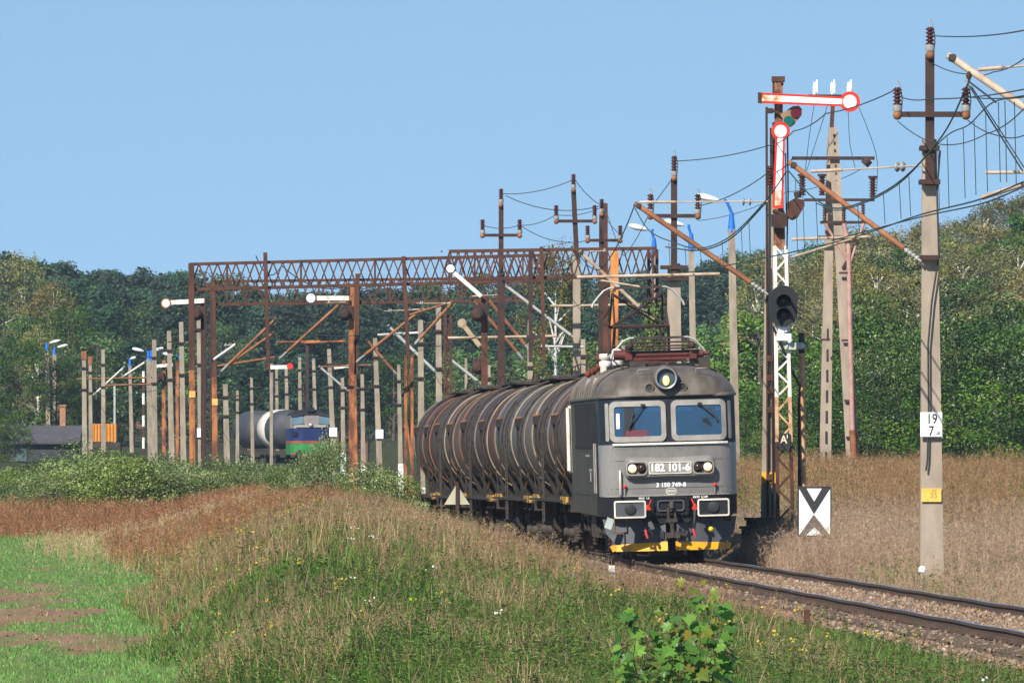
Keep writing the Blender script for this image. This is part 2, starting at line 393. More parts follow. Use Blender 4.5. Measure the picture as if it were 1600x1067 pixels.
# ------------------------------------------------------------------ ground sheet
def soil_mask(X, D):
    n = fbm(X * 0.8, D * 0.11, 21); n2 = fbm(X * 0.5 + 9, D * 0.07, 23)
    e1 = 0.78 - np.sqrt(((X + 9.3) / 3.0) ** 2 + ((D - 174) / 34.0) ** 2)
    e2 = 0.9 - np.sqrt(((X + 9.3) / 2.6) ** 2 + ((D - 226) / 9.0) ** 2)
    e3 = 0.8 - np.sqrt(((X + 6.6) / 1.5) ** 2 + ((D - 141) / 7.0) ** 2)
    return np.clip(sstep(0.0, 0.45, np.maximum(np.maximum(e1, e2 * 0.6), e3 * 0.55) + (n - 0.5) * 2.2) * (0.55 + 0.45 * sstep(0.3, 0.6, fbm(X * 2.3, D * 0.5, 25))) + sstep(0.66, 0.8, n2) * 0.35, 0, 1)
def ground_col(X, D):
    d = track(D) - X
    n = fbm(X * 1.3, D * 0.35, 31)[:, None]
    field = lerp(np.array([[0.10, 0.17, 0.045]]), np.array([[0.15, 0.19, 0.07]]), n)
    soil = lerp(np.array([[0.20, 0.115, 0.075]]), np.array([[0.30, 0.185, 0.125]]), n)
    bank = lerp(np.array([[0.09, 0.085, 0.035]]), np.array([[0.17, 0.125, 0.07]]), n)
    ball = lerp(np.array([[0.20, 0.135, 0.09]]), np.array([[0.34, 0.235, 0.165]]), n)
    rgt = lerp(np.array([[0.17, 0.12, 0.08]]), np.array([[0.23, 0.165, 0.10]]), n)
    far = lerp(np.array([[0.03, 0.045, 0.018]]), np.array([[0.06, 0.06, 0.03]]), n)
    s = soil_mask(X, D)[:, None]
    col = lerp(field, soil, s)
    t = sstep(-0.8, 0.6, X - border(D))[:, None]; col = lerp(col, bank, t)
    t = (sstep(3.6, 2.6, d) * sstep(-4.2, -3.0, d))[:, None]; col = lerp(col, ball, t)
    t = sstep(3.2, 4.4, -d)[:, None]; col = lerp(col, rgt, t)
    t = (sstep(310, 360, D))[:, None]; col = lerp(col, far, t)
    return col
rows = np.concatenate([[-60, -20, 10, 25, 40, 50], 56 * np.exp(np.linspace(0, math.log(1500 / 56.0), 430)), [1800, 2400, 3200]])
us = np.linspace(-1, 1, 321); us = np.sign(us) * (0.55 * np.abs(us) + 0.45 * np.abs(us) ** 3)
DD, UU = np.meshgrid(rows, us, indexing='ij'); XX = UU * (14 + 0.16 * np.maximum(DD, 0))
gx, gd = XX.ravel(), DD.ravel(); gh = ground_z(gx, np.maximum(gd, 0))
gh = gh + (rng.random(len(gh)) - 0.5) * 0.05 * (gd < 320)
nr, nc = DD.shape; I = np.arange(nr * nc).reshape(nr, nc)
gq = np.stack([I[:-1, :-1].ravel(), I[:-1, 1:].ravel(), I[1:, 1:].ravel(), I[1:, :-1].ravel()], 1)
gcol = ground_col(gx, gd)
ground = fast_obj('ground', fast_mesh('ground', np.stack([gx, gd, gh], 1), gq, None, gcol, [attrmat('soil_and_turf')], True))
struct(ground, 'field, railway bank and hillside')

# ------------------------------------------------------------------ ballast bed and track
Ds = np.concatenate([np.arange(70, 240, 0.8), np.arange(240, 620, 4.0)])
prof = [(-2.5, -0.55), (-1.75, -0.31), (-1.28, -0.27), (-0.5, -0.135), (0.5, -0.135), (1.28, -0.27), (1.75, -0.31), (2.5, -0.55)]
bco = []
for D in Ds:
    c = float(track(D)); ca = float(cant(D))
    for u, z in prof: bco.append((c + u, D, z + float(track_z(D)) + ca * u / 0.72 * (1 if abs(u) < 1.3 else 0.6)))
bco = np.array(bco); bco[:, 2] += (rng.random(len(bco)) - 0.5) * 0.05
n_, m_ = len(Ds), len(prof); I = np.arange(n_ * m_).reshape(n_, m_)
bq = np.stack([I[:-1, :-1].ravel(), I[:-1, 1:].ravel(), I[1:, 1:].ravel(), I[1:, :-1].ravel()], 1)
M['ballast'] = mat('crushed_stone_bed', (0.25, 0.18, 0.12), (0.11, 0.078, 0.055), 14.0, 0.95, bump=0.9, lo=0.4, hi=0.6)
ballast = fast_obj('ballast_bed', fast_mesh('ballast_bed', bco, bq, None, None, [M['ballast']], True)); struct(ballast, 'brown stone ballast bed under the rails')

M['rail_side'] = mat('brown_rail_side', (0.10, 0.062, 0.044), (0.055, 0.037, 0.028), 6.0, 0.85, bump=0.3)
M['rail_head'] = mat('polished_rail_head', (0.45, 0.45, 0.47), (0.3, 0.28, 0.27), 8.0, 0.22, metal=0.85)
M['sleeper'] = mat('old_sleeper', (0.13, 0.10, 0.08), (0.08, 0.055, 0.04), 8, 0.9, bump=0.4)
trk = thing('railway_track', 'single curved track of brown rails with polished heads in front of the grey locomotive', 'railway track', (float(track(150)), 150, 0))
rail_prof = [(-0.036, 0.0), (-0.036, -0.035), (-0.012, -0.05), (-0.012, -0.14), (-0.07, -0.16), (-0.07, -0.172), (0.07, -0.172), (0.07, -0.16), (0.012, -0.14), (0.012, -0.05), (0.036, -0.035), (0.036, 0.0)]
for sgn in (-1, 1):
    hd = MB(); sd = MB(); rings = []; rh = []
    for D in np.concatenate([np.arange(72, 240, 1.2), np.arange(240, 600, 5.0)]):
        c = float(track(D)) + sgn * 0.755; z = float(track_z(D)) + float(cant(D)) * sgn + 0.006 * math.sin(D * 0.9 + sgn) * (D < 200)
        rings.append([(c + u, D, z + w) for u, w in rail_prof]); rh.append([(c - 0.036, D, z + 0.004), (c + 0.036, D, z + 0.004)])
    sd.loft(rings, 0, False); hd.loft(rh, 0, True)
    # chairs and clips along the rail foot
    for D in np.arange(118, 205, 0.62):
        c = float(track(D)) + sgn * 0.755; z = float(cant(D)) * sgn
        sd.box((c, D, z - 0.135), (0.26, 0.13, 0.06))
    r = sd.build('rail', M['rail_side'], trk); hd.build('rail_head', M['rail_head'], r)
for i, D in enumerate(np.arange(112, 172, 0.62)):
    c = float(track(D)); a = float(cant(D)) / 0.72
    s = MB().box((c, D, -0.215), (2.5, 0.24, 0.1), (0, -math.atan(a), 0)); s.build('sleeper', M['sleeper'], trk)

# loose stones on the bed and its shoulders
def stones(name, N, sampler, smin, smax, cols, material):
    X, D = sampler(N); N = len(X)
    z = ground_z(X, D); c = track(D); e = np.abs(X - c)
    zb = np.where(e < 0.6, -0.135, np.where(e < 1.28, -0.2, np.where(e < 1.75, -0.30, -0.31 - (e - 1.75) * 0.32))) + cant(D) * (X - c) / 0.72 * np.where(e < 1.3, 1, 0.6)
    z = np.maximum(z, np.where(e < 2.5, zb, -9))
    octa = np.array([[1, 0, 0], [-1, 0, 0], [0, 1, 0], [0, -1, 0], [0, 0, 1], [0, 0, -1.]])
    tri = np.array([[0, 2, 4], [2, 1, 4], [1, 3, 4], [3, 0, 4], [2, 0, 5], [1, 2, 5], [3, 1, 5], [0, 3, 5]])
    sz = rng.uniform(smin, smax, N)[:, None, None]
    v = octa[None] * sz * rng.uniform(0.5, 1.2, (N, 6, 1)); a = rng.uniform(0, 6.28, N); ca, sa = np.cos(a), np.sin(a)
    b = rng.uniform(-0.8, 0.8, N); cb, sb = np.cos(b), np.sin(b)
    x, y, w = v[..., 0].copy(), v[..., 1].copy(), v[..., 2].copy()
    x2 = x * cb[:, None] + w * sb[:, None]; w2 = -x * sb[:, None] + w * cb[:, None]
    v[..., 0] = x2 * ca[:, None] - y * sa[:, None] + X[:, None]; v[..., 1] = x2 * sa[:, None] + y * ca[:, None] + D[:, None]; v[..., 2] = w2 + z[:, None] + sz[:, :, 0] * 0.25
    col = np.array(cols)[rng.integers(0, len(cols), N)] * rng.uniform(0.7, 1.25, (N, 1))
    me = fast_mesh(name, v.reshape(-1, 3), None, (np.arange(N)[:, None, None] * 6 + tri[None]).reshape(-1, 3), np.repeat(col, 6, axis=0), [material])
    return fast_obj(name, me)
M['stone'] = attrmat('stone_surface', 0.9, 0.2, 30)
def ballast_sampler(N):
    D = rng.uniform(112, 205, N); X = track(D) + np.where(rng.random(N) < 0.4, rng.uniform(-0.6, 0.6, N), np.where(rng.random(N) < 0.6, -1, 1) * rng.uniform(0.95, 3.3, N)) + 0.3 * rng.normal(size=N); return X, D
tag(stones('ballast_stones', 26000, ballast_sampler, 0.025, 0.06, [(0.27, 0.195, 0.13), (0.22, 0.155, 0.11), (0.35, 0.27, 0.2), (0.15, 0.115, 0.09), (0.25, 0.145, 0.09)], M['stone']), 'loose brown and tan ballast stones beside the rails', kind='stuff')
def clod_sampler(N):
    D = rng.uniform(112, 290, N); X = border(D) - rng.uniform(0.0, 13, N); k = rng.random(N) < soil_mask(X, D); return X[k], D[k]
tag(stones('soil_clods', 9000, clod_sampler, 0.012, 0.04, [(0.24, 0.155, 0.11), (0.29, 0.19, 0.135), (0.18, 0.11, 0.08), (0.27, 0.16, 0.10)], M['stone']), 'clods of bare brown soil in the green field', kind='stuff')

# ------------------------------------------------------------------ grass, weeds and flowers (ground cover)
M['grass'] = leafmat('grass_blades', 0.35, 0.6, 0.2)
M['dry'] = leafmat('dry_stalks', 0.3, 0.85, 0.08)
def scatter(N, d0, d1, power=1.0, wide=0.064, pad=1.5):
    """points over the wedge of ground in view, thinning with distance"""
    u = rng.random(N); D = (d0 ** (2 - power - 0) + u * (d1 ** (2 - power) - d0 ** (2 - power))) ** (1 / (2 - power)) if power != 2 else d0 * (d1 / d0) ** u
    X = rng.uniform(-1, 1, N) * (wide * D + pad); return X, D
def updir(N, lean):
    d = np.zeros((N, 3)); d[:, 2] = 1; d[:, :2] = rng.normal(size=(N, 2)) * lean; return unit(d)
def pick(N, cols, var=0.2):
    return np.array(cols)[rng.integers(0, len(cols), N)] * rng.uniform(1 - var, 1 + var, (N, 1)) * rng.uniform(0.92, 1.08, (N, 3))
def posn(X, D, z=None): return np.stack([X, D, (ground_z(X, D) if z is None else z)], 1)
PEG = (2.02, 184.0)
def clear(X, D): return ~((np.abs(X - PEG[0] - (D - PEG[1]) * 0.011) < 0.5) & (D > 158) & (D < 187))
def blades(st, X, D, h, w, cols, lean=0.25, sag=0.25, var=0.25, base_w=0.7):
    k = clear(X, D); X, D = X[k], D[k]; h = h[k] if np.ndim(h) else h
    N = len(X); hh = h * rng.uniform(0.45, 1.15, N); ww = w * rng.uniform(0.6, 1.3, N) * (0.5 + D / 200.0)
    B = posn(X, D); B[:, 2] -= 0.03
    st.add(B, updir(N, lean), hh, ww, sag * rng.uniform(0, 1.6, N), pick(N, cols, var), base_w)
def weeds(st, X, D, h, w, stem_cols, twig_cols, ntw=9, twig_l=0.2, lean=0.14, leaf=False, leaf_w=0.03, t0=0.25):
    """upright stalks carrying fine side twigs or small leaves"""
    k = clear(X, D); X, D = X[k], D[k]; h = h[k] if np.ndim(h) else h
    N = len(X); hh = h * rng.uniform(0.55, 1.15, N); fs = (0.5 + D / 200.0); d = updir(N, lean); B = posn(X, D); B[:, 2] -= 0.03
    sc = pick(N, stem_cols, 0.2); st.add(B, d, hh, w * fs, 0.05, sc, 1.0)
    t = rng.uniform(t0, 1.0, (N, ntw)); q = B[:, None, :] + d[:, None, :] * (hh[:, None] * t)[:, :, None]
    td = rng.normal(size=(N, ntw, 3)) * np.array([1, 1, 0.4]); td[:, :, 2] += (0.35 if leaf else 0.95); td = unit(td.reshape(-1, 3))
    L = (twig_l * rng.uniform(0.5, 1.3, (N, ntw)) * (1.25 - 0.75 * t)).ravel()
    tc = pick(N, twig_cols, 0.25)
    tcol = np.repeat(tc, ntw, axis=0) * rng.uniform(0.8, 1.2, (N * ntw, 1))
    st.add(q.reshape(-1, 3), td, L, (leaf_w if leaf else w * 0.9) * np.repeat(fs, ntw), 0.25 if leaf else 0.1, tcol, 0.5)
def dl(X, D): return track(D) - X                 # metres left of the track
def px_of(X, D, z=0.0): return 800 + X / D * F, HY + (CAMZ - z) / D * F
GREEN = [(0.093, 0.211, 0.027), (0.124, 0.26, 0.037), (0.068, 0.161, 0.022), (0.155, 0.281, 0.055)]
DKGREEN = [(0.036, 0.074, 0.017), (0.054, 0.102, 0.022), (0.072, 0.126, 0.03)]
STRAW = [(0.504, 0.36, 0.168), (0.6, 0.444, 0.228), (0.432, 0.3, 0.144), (0.36, 0.288, 0.12)]
TAN = [(0.519, 0.329, 0.21), (0.433, 0.266, 0.17), (0.606, 0.406, 0.272), (0.375, 0.231, 0.143)]
RED = [(0.375, 0.156, 0.075), (0.45, 0.206, 0.106), (0.3, 0.125, 0.069), (0.475, 0.275, 0.15)]
MAUVE = [(0.421, 0.302, 0.215), (0.495, 0.36, 0.259), (0.347, 0.236, 0.164), (0.446, 0.308, 0.189), (0.42, 0.32, 0.2)]
OLIVE = [(0.172, 0.19, 0.057), (0.23, 0.224, 0.075), (0.132, 0.161, 0.046)]

def vivid(X, D): return sstep(0.1, 0.6, 1.15 - np.sqrt(((X - 5.0) / 2.0) ** 2 + ((D - 119) / 22.0) ** 2) + 0.6 * (fbm(X * 1.2, D * .2, 101) - .5))
# 1 short crop in the field
st = Strips()
X, D = scatter(420000, 108, 306, 1.4)
keep = (X < border(D) + 0.8) & (rng.random(len(X)) > soil_mask(X, D) * 1.25); X, D = X[keep], D[keep]
tall = sstep(-2.0, 0.6, X - border(D)) * 0.7
blades(st, X, D, 0.10 + 0.16 * tall, 0.012, [(0.16, 0.34, 0.075), (0.20, 0.39, 0.10), (0.13, 0.28, 0.06), (0.25, 0.40, 0.13)], 0.4, 0.35)
X, D = scatter(26000, 108, 300, 1.5); keep = (X < border(D)); X, D = X[keep], D[keep]
blades(st, X, D, 0.14, 0.008, STRAW + OLIVE, 0.5, 0.3)
tag(fast_obj('field_grass', st.mesh('field_grass', [M['grass']])), 'short bright green crop in the field on the left', kind='stuff')

# 2 bank: green understorey, long grass, dry weeds by place
def bankpts(N, d0, d1, power=1.3):
    X, D = scatter(N, d0, d1, power); k = (X > border(D) - 0.3) & (dl(X, D) > 2.7 + 0.5 * (fbm(X, D * .3, 71) - .5)); return X[k], D[k]
def wpatch(X, D, seed, sx=0.9, sd=0.22, lo=0.45, hi=0.6): return sstep(lo, hi, fbm(X * sx, D * sd, seed))
st = Strips()
def hvar(X, D): return 0.55 + 0.9 * fbm(X * 0.9, D * 0.16, 44)
X, D = bankpts(420000, 57, 195, 1.75)
far = sstep(118, 185, D + 24 * (fbm(X * .5, D * .1, 41) - .5)); k = rng.random(len(X)) > far * 0.93; X, D = X[k], D[k]
mix = wpatch(X, D, 42, 0.7, 0.09, 0.38, 0.62); u = rng.random(len(X)) ; ps = 0.04 + 0.45 * wpatch(X, D, 47, 0.55, 0.07, 0.54, 0.68)
kg = u < (1 - ps) * (0.35 + 0.5 * mix); kd = (~kg) & (u < (1 - ps)); ks = ~(kg | kd)
for k, h, w, cols, ln, sg in ((kg, 0.34, 0.010, GREEN + DKGREEN[1:], 0.34, 0.5), (kd, 0.30, 0.011, DKGREEN + OLIVE, 0.42, 0.5), (ks, 0.46, 0.006, STRAW + OLIVE + TAN, 0.3, 0.4)):
    a, c = X[k], D[k]; blades(st, a, c, h * hvar(a, c), w, cols, ln, sg)
tag(fast_obj('bank_grass', st.mesh('bank_grass', [M['grass']])), 'rough green grass on the near railway bank', kind='stuff')
st = Strips()   # slim leafy weeds (mugwort, goldenrod)
X, D = bankpts(15000, 57, 180, 1.6); k = rng.random(len(X)) < (0.08 + 0.92 * wpatch(X, D, 51, 0.6, 0.08, 0.48, 0.62)) * (1 - 0.9 * sstep(85, 150, D)); X, D = X[k], D[k]
weeds(st, X, D, 0.52 * hvar(X, D), 0.006, OLIVE + DKGREEN, GREEN[:2] + OLIVE + DKGREEN[1:], 15, 0.085, 0.2, True, 0.011)
X, D = bankpts(30000, 57, 130, 1.6); k = rng.random(len(X)) < (0.25 + 0.75 * wpatch(X, D, 53, 0.8, 0.1, 0.42, 0.58)) * (1 - 0.8 * sstep(110, 150, D)); X, D = X[k], D[k]
weeds(st, X, D, 0.34 * hvar(X, D), 0.006, DKGREEN, GREEN[:2] + DKGREEN + DKGREEN, 12, 0.075, 0.3, True, 0.016, 0.1)
X, D = bankpts(2500, 120, 230, 1.0); k = rng.random(len(X)) < wpatch(X, D, 55, 0.6, 0.07, 0.52, 0.64); X, D = X[k], D[k]
weeds(st, X, D, 0.55, 0.007, OLIVE + DKGREEN, GREEN[:1] + OLIVE + DKGREEN, 12, 0.1, 0.2, True, 0.016)
tag(fast_obj('leafy_weeds', st.mesh('leafy_weeds', [M['grass']])), 'slim leafy weeds standing in the bank grass', kind='stuff')

st = Strips()   # pale seed heads and dry stalks
X, D = bankpts(26000, 58, 185, 1.5); k = rng.random(len(X)) < (0.04 + 0.96 * wpatch(X, D, 61, 0.55, 0.06, 0.5, 0.62)) * (0.08 + 0.80 * sstep(90, 140, D)) * (1 - 0.8 * vivid(X, D)); X, D = X[k], D[k]
weeds(st, X, D, 0.6, 0.004, TAN + OLIVE, TAN + STRAW[:2] + OLIVE[:2], 12, 0.085, 0.2, t0=0.45)
X, D = bankpts(86000, 90, 262, 0.8); d = dl(X, D)
k = rng.random(len(X)) < (0.12 + 0.88 * sstep(112, 175, D + 24 * (fbm(X * .5, D * .1, 41) - .5))) * (0.35 + 0.65 * sstep(0.3, 0.5, fbm(X * .8, D * .12, 68))) * (1 - 0.9 * vivid(X, D)) * (1 - 0.5 * sstep(140, 100, D) * sstep(7, 4, d)); X, D = X[k], D[k]
redp = sstep(222, 255, D + 30 * (fbm(X * .35, D * .06, 65) - .5) - np.clip(X, -20, 20) * 2.2)
kr = rng.random(len(X)) < redp
strawp = (sstep(4.5, 0.5, X - border(D)) * sstep(145, 190, D)); ks = (~kr) & (rng.random(len(X)) < strawp)
weeds(st, X[ks], D[ks], 0.5, 0.006, STRAW + OLIVE, STRAW + OLIVE, 6, 0.13, 0.16)
kt = (~kr) & (~ks)
TB = [tuple(0.76 * q for q in t) for t in TAN] + [(0.24, 0.14, 0.085), (0.33, 0.155, 0.08), (0.2, 0.12, 0.07)]
weeds(st, X[kt], D[kt], 0.48 * (0.35 + 1.25 * fbm(X[kt] * 0.7, D[kt] * 0.11, 46)), 0.005, TB, TB + MAUVE[:1], 10, 0.12, 0.24)
xq, dq = bankpts(60000, 110, 240, 0.9); k = rng.random(len(xq)) < wpatch(xq, dq, 69, 0.6, 0.08, 0.46, 0.58) * (1 - 0.6 * sstep(-1, 3, xq) * sstep(170, 200, dq)); xq, dq = xq[k], dq[k]; blades(st, xq, dq, 0.34, 0.010, GREEN + OLIVE + DKGREEN, 0.35, 0.4)
tag(fast_obj('dry_bank_weeds', st.mesh('dry_bank_weeds', [M['dry']])), 'pale brown dry weeds over the bank beside the tank wagons', kind='stuff')
RED2 = [(0.33, 0.125, 0.055), (0.41, 0.18, 0.085), (0.26, 0.10, 0.05), (0.42, 0.26, 0.15), (0.2, 0.11, 0.05)]
st = Strips(); weeds(st, X[kr], D[kr], 0.66, 0.006, RED2, RED2 + TAN[1:2] + OLIVE[:1], 9, 0.18, 0.18)
X, D = scatter(26000, 291, 324, 1.0); k = (X < border(D) + 7) ; X, D = X[k], D[k]
weeds(st, X, D, 0.5 + 0.4 * fbm(X * .5, D * .1, 66), 0.006, RED2, RED2 + TAN[1:2], 9, 0.2, 0.18)
tag(fast_obj('reddish_weeds', st.mesh('reddish_weeds', [M['dry']])), 'band of reddish brown sorrel along the field edge', kind='stuff')
st = Strips()   # straw coloured tall grass on the field corner
X, D = scatter(26000, 205, 292, 1.0); q = X - border(D); k = (q > -3.2) & (q < 5.5) & (rng.random(len(X)) < sstep(-3.2, 0.2, q) * (0.15 + 0.75 * sstep(222, 250, D)) * sstep(0.35, 0.5, fbm(X * .4, D * .05, 77) + 0.12)); X, D = X[k], D[k]
weeds(st, X, D, 0.55, 0.005, STRAW, [(0.56, 0.41, 0.24), (0.62, 0.47, 0.30), (0.48, 0.33, 0.19)], 8, 0.14, 0.22, t0=0.1)
X, D = bankpts(90000, 130, 250, 0.9); q = X - border(D); k = (q < 8) & (rng.random(len(X)) < 0.6 * sstep(8, 1, q)); X, D = X[k], D[k]
gp = wpatch(X, D, 81, 0.5, 0.06); k = rng.random(len(X)) < gp * 0.7
blades(st, X[k], D[k], 0.42, 0.012, GREEN + OLIVE, 0.3, 0.4); blades(st, X[~k], D[~k], 0.55, 0.008, STRAW + OLIVE, 0.18, 0.3)
tag(fast_obj('straw_grass', st.mesh('straw_grass', [M['dry']])), 'straw coloured tall grass at the corner of the green field', kind='stuff')

# 3 right of the track
def rightpts(N, d0, d1, power=1.0, near=3.0):
    X, D = scatter(N, d0, d1, power, 0.066); k = -dl(X, D) > near + 0.5 * (fbm(X * .8, D * .3, 91) - .5); return X[k], D[k]
st = Strips()
X, D = rightpts(80000, 124, 232, 0.8, 1.8); k = rng.random(len(X)) > 0.85 * sstep(200, 232, D + 20 * (fbm(X * .4, D * .1, 92) - .5)); X, D = X[k], D[k]
tallr = sstep(1.9, 2.9, -dl(X, D))
weeds(st, X, D, (0.25 + 0.72 * tallr) * (0.45 + 1.0 * fbm(X * .7, D * .12, 98)), 0.005, MAUVE, MAUVE, 12, 0.17, 0.22)
N_ = 5000; D = rng.uniform(184, 214, N_); X = track(D) + rng.uniform(2.0, 5.5, N_)
weeds(st, X, D, 0.98, 0.005, MAUVE + TAN[1:2], MAUVE, 12, 0.18, 0.22)
N_ = 1500; D = rng.uniform(186, 196, N_); X = rng.uniform(5.7, 7.6, N_); weeds(st, X, D, 1.12, 0.005, MAUVE + TAN[1:2], MAUVE, 12, 0.18, 0.22)
tag(fast_obj('mauve_weeds', st.mesh('mauve_weeds', [M['dry']])), 'pinkish grey dry weeds right of the track around the concrete mast', kind='stuff')
st = Strips()
X, D = rightpts(62000, 205, 322, 0.5, 5.0); pk = wpatch(X, D, 97, 0.35, 0.04)
RT = [(0.34, 0.225, 0.125), (0.27, 0.17, 0.095), (0.40, 0.28, 0.165), (0.21, 0.145, 0.07)]; k = rng.random(len(X)) < 0.35 + 0.65 * pk
weeds(st, X[k], D[k], 0.9 * (0.55 + 0.9 * fbm(X[k] * .6, D[k] * .1, 99)), 0.006, RT, RT + [(0.33, 0.20, 0.10), (0.42, 0.27, 0.10), (0.32, 0.15, 0.07)], 9, 0.2, 0.24); k = ~k
weeds(st, X[k], D[k], 0.55, 0.006, OLIVE + RT, OLIVE + RT[:2] + [(0.2, 0.2, 0.06)], 9, 0.16, 0.25)
tag(fast_obj('tan_weeds', st.mesh('tan_weeds', [M['dry']])), 'tan dry weeds in front of the green bushes on the right', kind='stuff')
st = Strips()
X, D = rightpts(30000, 150, 318, 0.8, 2.5); k = rng.random(len(X)) < wpatch(X, D, 95, 0.4, 0.05, 0.5, 0.62); X, D = X[k], D[k]
weeds(st, X, D, 0.6, 0.007, OLIVE, OLIVE + GREEN[:2] + [(0.24, 0.21, 0.06)], 9, 0.14, 0.14, True, 0.02)
X, D = rightpts(26000, 128, 200, 0.8, 1.9); k = (-dl(X, D) < 4.0) & (rng.random(len(X)) < wpatch(X, D, 96, 0.7, 0.2, 0.42, 0.58)); X, D = X[k], D[k]
blades(st, X, D, 0.24, 0.012, OLIVE + GREEN[:2], 0.3, 0.3)
tag(fast_obj('olive_weeds', st.mesh('olive_weeds', [M['grass']])), 'olive green weeds mixed through the dry growth right of the track', kind='stuff')

# 4 bright grass and stray stalks between the near rail and the bank
st = Strips()
X, D = scatter(150000, 74, 140, 1.4); d = dl(X, D)
k = (d > 2.6) & (rng.random(len(X)) < vivid(X, D)); blades(st, X[k], D[k], 0.27, 0.012, [(0.10, 0.235, 0.035), (0.125, 0.26, 0.05), (0.085, 0.2, 0.03)], 0.25, 0.3)
X, D = scatter(80000, 95, 200, 1.2); d = dl(X, D); k = (d > 1.9 + 0.9 * fbm(X, D * .3, 107)) & (d < 5.2) & (rng.random(len(X)) < 0.25 + 0.75 * wpatch(X, D, 103, 0.8, 0.14, 0.38, 0.55)); X, D = X[k], D[k]
blades(st, X, D, 0.3, 0.01, GREEN + OLIVE + STRAW[:1], 0.25, 0.3)
X, D = scatter(5000, 112, 180, 1.2); d = dl(X, D); k = (d > 0.95) & (d < 3.4) & (rng.random(len(X)) < 0.35 * wpatch(X, D, 105, 0.8, 0.12)); X, D = X[k], D[k]
weeds(st, X, D, 0.42, 0.005, STRAW, STRAW, 5, 0.06, 0.1, t0=0.75)
tag(fast_obj('trackside_grass', st.mesh('trackside_grass', [M['grass']])), 'patch of vivid green grass and stray stalks beside the near rail', kind='stuff')

# 5 flowers: yellow tansy, white yarrow
def flowers(name, label, N, d0, d1, where, h, size, cols):
    cd = Cards(); st = Strips(); X, D = bankpts(N, d0, d1, 1.2); k = where(X, D); X, D = X[k], D[k]; n = len(X)
    hh = h * rng.uniform(0.6, 1.1, n); dd = updir(n, 0.12); B = posn(X, D); st.add(B, dd, hh, 0.006, 0.05, pick(n, OLIVE), 1.0)
    tip = B + dd * hh[:, None]
    for j in range(5):
        nn = rng.normal(size=(n, 3)) * 0.5; nn[:, 2] += 0.7; nn[:, 1] -= 0.6
        cd.add(tip + rng.normal(size=(n, 3)) * np.array([0.05, 0.05, 0.02]), unit(nn), size * rng.uniform(0.6, 1.3, n), pick(n, cols, 0.15), 0.9)
    o = fast_obj(name, cd.mesh(name, [M['dry']])); tag(o, label, kind='stuff'); fast_obj('flower_stems', st.mesh('flower_stems', [M['grass']]), o)
flowers('yellow_flowers', 'small yellow tansy flowers scattered over the bank', 800, 75, 240, lambda X, D: rng.random(len(X)) < 0.02 + 0.75 * wpatch(X, D, 111, 0.6, 0.06, 0.58, 0.68), 0.5, 0.034, [(0.55, 0.44, 0.04), (0.55, 0.46, 0.05)])
flowers('white_flowers', 'small white yarrow heads in the bank grass', 260, 62, 230, lambda X, D: rng.random(len(X)) < 0.004 + 0.6 * wpatch(X, D, 115, 0.8, 0.09, 0.63, 0.7), 0.46, 0.032, [(0.72, 0.70, 0.62)])

# ------------------------------------------------------------------ the grey electric locomotive
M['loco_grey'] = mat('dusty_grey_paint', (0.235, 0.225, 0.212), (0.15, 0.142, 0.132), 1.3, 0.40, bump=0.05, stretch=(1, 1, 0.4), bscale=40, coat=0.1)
M['loco_side'] = mat('grey_green_side_shaded', (0.068, 0.066, 0.052), (0.042, 0.041, 0.033), 1.6, 0.7, spec=0.15, stretch=(1, 1, 0.4))  # grey-green paint darkened further to stand for grazing light on the side
M['loco_band'] = mat('dark_blue_grey_band', (0.016, 0.022, 0.032), (0.011, 0.015, 0.022), 1.8, 0.5, spec=0.2)
M['loco_roof'] = mat('grimy_grey_roof', (0.145, 0.123, 0.103), (0.068, 0.052, 0.04), 1.4, 0.55, stretch=(2.2, 1, 0.4), col3=(0.15, 0.10, 0.06))
M['loco_dark'] = mat('dark_buffer_beam', (0.020, 0.022, 0.026), (0.013, 0.014, 0.017), 2.0, 0.7, spec=0.2)
M['plough'] = mat('slate_snowplough', (0.095, 0.105, 0.12), (0.06, 0.064, 0.072), 2.2, 0.6)
M['frame_grey'] = mat('pale_window_frame', (0.31, 0.29, 0.26), (0.22, 0.205, 0.18), 3.0, 0.5)
M['trim'] = mat('cream_white_trim', (0.78, 0.74, 0.66), (0.6, 0.55, 0.46), 5.0, 0.5)
M['hazard'] = mat('amber_plough_edge', (0.78, 0.38, 0.015), (0.40, 0.23, 0.10), 2.6, 0.6, lo=0.5, hi=0.68)
def glassmat():
    m, n, l, b = newmat('cab_glass')
    b.inputs['Base Color'].default_value = (0.05, 0.115, 0.20, 1); b.inputs['Roughness'].default_value = 0.08; b.inputs['Specular IOR Level'].default_value = 0.6
    tr = n.new('ShaderNodeBsdfTransparent'); tr.inputs['Color'].default_value = (0.55, 0.75, 0.95, 1)
    mx = n.new('ShaderNodeMixShader'); mx.inputs[0].default_value = 0.5; l.new(tr.outputs[0], mx.inputs[1]); l.new(b.outputs[0], mx.inputs[2])
    l.new(mx.outputs[0], n['Material Output'].inputs['Surface']); return m
M['cab_glass'] = glassmat()
M['lens'] = plain('lamp_lens', (0.055, 0.085, 0.095), 0.25, 0.0, 0.4)
M['lit_warm'] = plain('lit_bulb', (1, 0.8, 0.5), 0.4, emit=(1.0, 0.44, 0.09), estr=1.0)
M['lit_core'] = plain('lit_core', (1, 0.9, 0.7), 0.4, emit=(1.0, 0.74, 0.36), estr=0.95)
M['lit_dim'] = plain('lit_bulb_dim', (1, 0.7, 0.3), 0.4, emit=(1.0, 0.46, 0.09), estr=1.5)
M['unlit'] = plain('unlit_dark_lamp', (0.03, 0.014, 0.012), 0.2)
M['panto_red'] = mat('red_oxide_pantograph', (0.13, 0.024, 0.019), (0.06, 0.017, 0.014), 4.0, 0.6)
